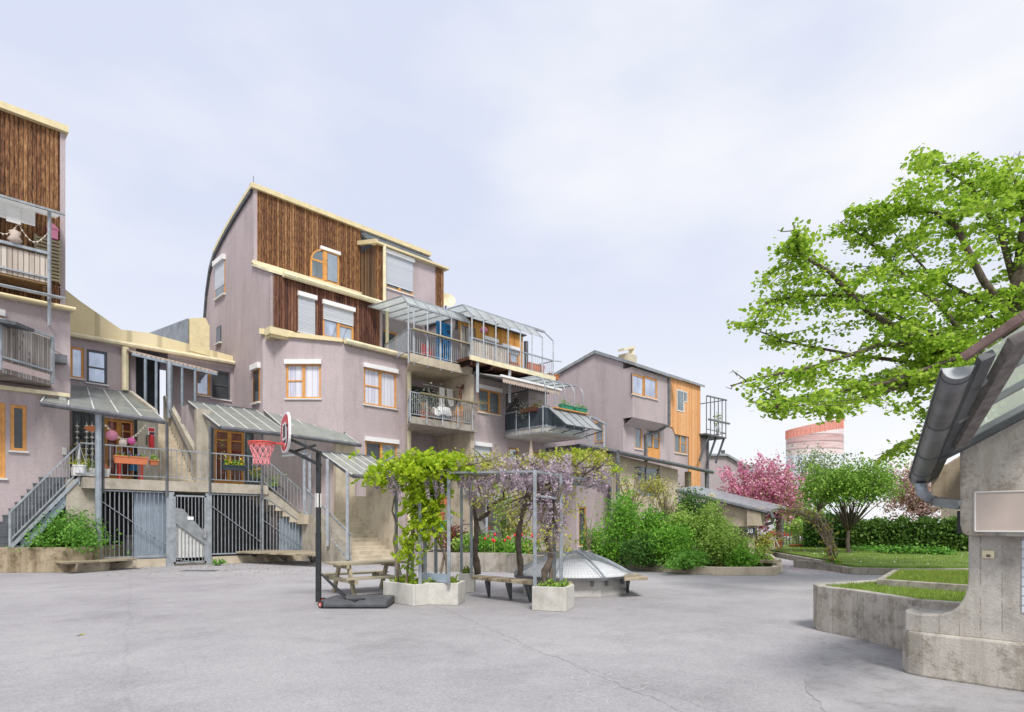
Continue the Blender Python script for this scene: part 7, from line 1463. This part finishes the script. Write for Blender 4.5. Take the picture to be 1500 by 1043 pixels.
X3 = 7.0; F3_ = facX(X3); pb = [F3_.uv(*a) for a in ((1406,768),(1409,780),(1416,785),(1405.5,660),(1500,609))]
sl = (pb[4][1]-pb[3][1])/(pb[4][0]-pb[3][0]); zb = pb[2][1]
m = MB(); m.prism([(X3,-pb[3][0],pb[3][1]),(X3,-pb[0][0],pb[0][1]),(X3,-pb[1][0],pb[1][1]),(X3,-pb[2][0],zb),(X3,.0,zb-.005),(X3,-1.2,zb),(X3,-1.2,pb[3][1]+sl*(1.2-pb[3][0]))], (.75,0,0)); m.build('upper_block', M['concgrey'], t, False, .02)
X4 = 7.55; F4_ = facX(X4); pc = [F4_.uv(*a) for a in ((1363,700),(1370,689),(1405,668),(1420,660),(1420,731),(1364,731))]
m = MB(); m.prism([(X4,-u,z) for u, z in pc], (.5,0,0)); m.build('side_block', M['concdirty'], t, False, .015)
pn = [F3_.uv(*a) for a in ((1428.5,721),(1500,719),(1428.5,778))]
m = MB(); m.box(X3-.012, X3, -.9, -pn[0][0], pn[2][1], pn[0][1]); w = m.build('sign_panel', M['panelpink'], t)
m = MB(); 
for z in (pn[2][1], pn[0][1]): m.bar((X3-.014,-.9,z),(X3-.014,-pn[0][0],z),.012)
m.bar((X3-.014,-pn[0][0],pn[2][1]),(X3-.014,-pn[0][0],pn[0][1]),.012); m.build('panel_frame', M['offwhite'], w)
pk = [F2_.uv(*a) for a in ((1439,806),(1457,818))]
m = MB(); m.box(X2-.03, X2, -pk[1][0], -pk[0][0], pk[1][1], pk[0][1]); w = m.build('wall_switch', M['yellowpale'], t, False, .005); m = MB(); yc = -(pk[0][0]+pk[1][0])/2; m.box(X2-.034, X2-.03, yc-.018, yc+.012, pk[1][1]+.012, pk[1][1]+.035); m.build('switch_slot', M['bark'], w)
m = MB(); yy = y_(1405,X2)+.02; m.box(X2+.02, X2+.06, yy-.03, yy, F2_.uv(1405,782)[1], F2_.uv(1405,748)[1]); m.build('cable_duct', M['black'], t)
yd = -F2_.uv(1497,800)[0]; m = MB(); m.box(X2-.01, X2+.02, -1.2, yd, F2_.uv(1497,897)[1], F2_.uv(1497,789)[1]); w = m.build('door_panel', M['shutter'], t)
# roof plane
A_ = V((7.41,1.5,1.976)); B_ = V((5.12,.815,2.57)); dd = V((0,-1,.566)); rn = (B_-A_).cross(dd).normalized(); rn = rn if rn.z > 0 else -rn
RP = lambda px, py, o=0: hit(px, py, A_, rn)+rn*o
m = MB(); m.prism([RP(*a) for a in ((1376,664),(1440,519),(1502,478),(1580,428),(1580,560),(1502,604))], rn*.012); m.build('glass_panel', M['wired'], t)
m = MB()
for a, b, w in (((1421,565),(1580,475),.05),((1400,613),(1580,512),.05),((1416,637),(1580,549),.04)): MB().bar(RP(*a,-.02), RP(*b,-.02), w, .05, rn).build('purlin', M['zinc'], t)
M['agedtimber'] = flat('grey_aged_timber', (.17,.155,.145), .9, 0, .35, 14, .4)
for a, b in (((1400,645),(1489,485)),((1530,600),(1600,470))): MB().bar(RP(*a,-.05), RP(*b,-.05), .12, .07, rn).build('rafter', M['agedtimber'], t)
m = MB(); m.bar(RP(1370,668,-.03), RP(1580,561,-.03), .09, .07, rn); m.bar(RP(1363,700,-.02), RP(1443,517,-.02), .09, .05, rn); m.build('edge_frame', M['darksteel'], t)
m = MB(); m.bar(RP(1414,527,.02), RP(1500,468,.02), .05, .05, rn); m.bar(RP(1500,468,.02), RP(1580,416,.02), .05, .05, rn); m.build('copper_trim', flat('aged_copper', (.20,.135,.12), .55, .3, .35, 12), t)
m = MB(); ax = (B_-A_).normalized(); lf = ax.cross(V((0,0,1))).normalized(); dn = ax.cross(lf); dn = dn if dn.z < 0 else -dn; r = .088
def halfring(c, r0):
    return [c + lf*(r0*math.cos(math.pi*k/14)) + dn*(r0*math.sin(math.pi*k/14)) for k in range(15)]
vs = []; nseg = 12
for i in range(nseg+1): vs += halfring(A_.lerp(B_,i/nseg), r)
m.add(vs, [(i*15+k, i*15+k+1, (i+1)*15+k+1, (i+1)*15+k) for i in range(nseg) for k in range(14)]); g = m.build('gutter', M['pipe'], t, True); so_ = g.modifiers.new('solid','SOLIDIFY'); so_.thickness = .006
m = MB()
for f in (.12,.33,.62,.97): pts = halfring(A_.lerp(B_,f), r+.006); m.tube(pts, .004, 5)
m.bar(A_+lf*r, B_+lf*r, .02, .02); m.bar(A_-lf*r, B_-lf*r, .02, .02); m.build('gutter_band', M['darksteel'], t)
m = MB(); hr = halfring(B_, r); m.prism(hr, ax*.01); m.build('gutter_end', M['zinc'], t); m = MB(); hr = halfring(A_, r); m.prism(hr, -ax*.01); m.build('gutter_end', M['pipe'], t)
m = MB(); q0 = A_+ax*.12+dn*.09; m.tube([q0, q0+V((.02,0,-.09)), q0+V((.05,-.05,-.15)), atX(1372,735,7.45), atX(1406,739,7.1)], [.055,.055,.05,.05,.05], 12); m.build('downpipe', M['pipeblue'], t, True)
m = MB(); a, b = atX(1368,733,7.35), atX(1408,737,7.0); m.bar(a, b, .05, .05); m.build('pipe_box', M['zinc'], t)
# curved raised bed behind the shelter
pts = [(8.3,1.75),(8.62,2.12),(8.9,2.5),(9.07,2.85),(9.2,3.1),(9.5,3.25),(11.5,2.6),(13.5,1.2),(13,-1.5),(8.4,-1.0)]
t_, ins = bed('raised_bed', 'curved grey concrete raised bed with grass beside the pillar shelter', [V((x,y,0)) for x, y in pts], .63, 'concgrey', th=.14, topmat=lawnm, zt=-.03); turf('grass', 'grass on the curved raised bed', [(p.x,p.y) for p in ins], .6, 44000, 201, .04)
q1 = [atW(px,py,.5) for px, py in ((1284,866),(1420,876),(1420,850),(1310,850))]
t_, ins = bed('raised_bed', 'second lower grass bed behind the curved raised bed', [V((q.x,q.y,0)) for q in (atW(1284,856,.62), atW(1470,870,.62))]+[atW(1470,842,.62), atW(1308,841,.62)], .70, 'concrete', th=.1, topmat=lawnm, zt=-.02); turf('grass', 'grass on the second lower bed', [(p.x,p.y) for p in ins], .68, 34000, 202, .04)

# ------------------------------------------------------------ big linden tree at right
tb = gnd(1492,14.2); t = thing('linden_tree', 'large bright green linden tree reaching in from the right edge', 'tree', tb); m = MB(); rg = random.Random(77); rn_ = np.random.default_rng(77)
J = atD(1478,560,14.2); m.tube([tb-V((0,0,.2)), tb+V((0,0,.3)), tb.lerp(J,.5)+V((.05,0,0)), J, atD(1490,420,14.5), atD(1500,320,14.8)], [.42,.32,.27,.24,.15,.06], 12)
lim = [([(1470,560),(1432,540),(1385,522),(1330,490),(1270,455),(1215,398),(1172,372),(1163,330)],14.2,12.8,.15),([(1440,540),(1400,505),(1340,478),(1262,434),(1190,432),(1125,440),(1095,485)],14,13.4,.09),
 ([(1485,470),(1440,410),(1400,330),(1370,310),(1310,306),(1250,308)],14.4,14.6,.12),([(1478,550),(1430,520),(1360,505),(1290,505),(1200,535),(1120,552),(1070,565)],14,12.4,.10),([(1478,560),(1420,560),(1350,556),(1260,585),(1180,606),(1110,568)],13.8,13.2,.11),
 ([(1490,430),(1465,340),(1420,270),(1350,228)],14.6,15,.10),([(1495,480),(1550,390),(1590,290)],14.4,15,.12),([(1470,565),(1410,590),(1345,640),(1285,672)],14.2,14.8,.08),([(1494,400),(1500,300),(1475,235)],14.6,14.2,.10),([(1485,560),(1530,500),(1600,450)],14.2,13,.14),([(1450,540),(1380,450),(1320,400),(1270,350),(1230,325)],14.4,15.2,.09),([(1460,548),(1400,540),(1330,530),(1250,520),(1150,500),(1085,475)],14.2,14.8,.09),([(1478,500),(1430,440),(1360,400),(1300,330)],14.8,16,.09),([(1400,525),(1300,560),(1220,575),(1120,600)],13,12,.06)]
poly = [(1062,480),(1075,440),(1100,432),(1100,365),(1160,350),(1160,310),(1205,325),(1240,330),(1235,300),(1300,285),(1310,240),(1345,212),(1390,228),(1440,222),(1500,235),(1640,240),(1640,640),(1400,650),(1330,690),(1265,685),(1330,640),(1345,620),(1260,612),(1200,622),(1130,612),(1080,575),(1110,540),(1065,505)]
P = []
def twig(s, e, r):
    if math.sin(s.x*2.1+s.z*2.7)*math.cos(s.y*2.3-s.z*1.9)+.35*math.sin(s.x*5+s.y*4+s.z*6) < -.28: return None
    re_ = e-CAMP; zz_ = re_.dot(FW)
    if not inpoly(np.array([[750+900*re_.dot(RT)/zz_, 768-900*re_.z/zz_]]), poly)[0]: e = s.lerp(e,.3)
    q = s.lerp(e,.5)+V((rg.gauss(0,.06),rg.gauss(0,.06),rg.gauss(.04,.06))); m.tube([s,q,e],[r,r*.65,r*.25],5); L_ = (e-s).length; n = int(26+L_*74)
    f = rn_.random(n)**.75; 
    for x in f:
        p = s.lerp(q,x*2) if x < .5 else q.lerp(e,x*2-1); P.append((p.x+rn_.normal()*.13, p.y+rn_.normal()*.13, p.z-.04+rn_.normal()*.05))
    return e
for pl, z0, z1, r0 in lim:
    pts = [atD(x,y,z0+(z1-z0)*i/(len(pl)-1)) for i, (x, y) in enumerate(pl)]; n = len(pts); m.tube(pts, [r0*.85*(1-.86*i/(n-1)) for i in range(n)], 7); tot = sum((b-a).length for a, b in zip(pts, pts[1:]))
    for k in range(int(150*tot/3)):
        f = n-1-(n-1)*.5*rg.random()**1.3; i = min(int(f), n-2); s = pts[i].lerp(pts[i+1], f-i); P.append((s.x+rn_.normal()*.16, s.y+rn_.normal()*.16, s.z+rn_.normal()*.09))
    for k in range(int(tot*5.2)):
        f = rg.uniform(.12,1)*(n-1); i = min(int(f), n-2); s = pts[i].lerp(pts[i+1], f-i); e = s+V((rg.gauss(0,.7),rg.gauss(0,.7),rg.gauss(-.02,.22))); e = twig(s, e, .014)
        if e is not None and rg.random() < .55: twig(s.lerp(e,.6), s.lerp(e,.6)+V((rg.gauss(0,.4),rg.gauss(0,.4),rg.gauss(-.05,.22))), .008)
xs = rn_.uniform(1060,1640,5200); ys = rn_.uniform(212,690,5200); XY = np.stack([xs,ys],1); ok = inpoly(XY, poly); dens = np.clip((xs-1090)/330,.12,1); ok &= rn_.random(len(xs)) < dens*.13
for x, y in XY[ok]:
    s = atD(x,y,14.2+rn_.normal()*1.1) if x > 1330 else None
    if s is not None: twig(s, s+V((rg.gauss(0,.4),rg.gauss(0,.4),rg.gauss(-.05,.15))), .007)
m.build('trunk', M['bark'], t, True)
P = np.array(P); rel = P-np.array(CAMP); Zp = rel@np.array(FW); pxy = np.stack([750+900*(rel@np.array(RT))/Zp, 768-900*rel[:,2]/Zp],1)
keep = (inpoly(pxy, poly) | (rn_.random(len(P)) < .1)) & (rn_.random(len(P)) < np.clip(.5+(pxy[:,0]-1080)/700, .5, .92)); P = P[keep]
leaves('foliage', M['l_big'], t, P, .09, 78, .75, 'round')

# ------------------------------------------------------------ ground litter and small marks
rgl = np.random.default_rng(55); n = 900; px = rgl.uniform(150,460,n); py = 826+abs(rgl.normal(4,7,n)); P = np.array([list(atW(a,b,.012)) for a, b in zip(px,py)]); o = leaves('leaf_litter', M['l_bronze'], None, P, .05, 56, 3); o['kind'] = 'stuff'; o['label'] = 'dry leaf litter scattered before the barred fence'; o['category'] = 'leaf litter'
q = atW(292,836,.004); m = MB(); m.obox(q, RT*.55, FW*.2, V((0,0,.006))); tag(m.build('drain_cover', M['darksteel']), 'small dark drain grate in the asphalt before the gate', 'drain')
m = MB(); rg = random.Random(12)
for k in range(26):
    x, y = rg.uniform(830,960), rg.uniform(985,1025); a = atW(x,y,.003); b = atW(x+rg.uniform(-30,30),y+rg.uniform(-6,8),.003); c_ = a.lerp(b,.5)+RT*rg.uniform(-.03,.03); m.bar(a,c_,.008,.002); m.bar(c_,b,.008,.002)
tag(m.build('chalk_scribble', flat('faint_chalk', (.46,.45,.46), .95)), 'faint chalk scribbles on the asphalt in the foreground', 'chalk marks')
q = atW(114,930,.012); o = leaves('fallen_leaf', M['l_yel'], None, np.array([list(q+V((.02*k,.01*k,0))) for k in range(4)]), .07, 57, 4); tag(o, 'yellow fallen leaves on the asphalt at lower left', 'leaf')
for o in list(scene.objects):
    if 'wp' in o: del o['wp']
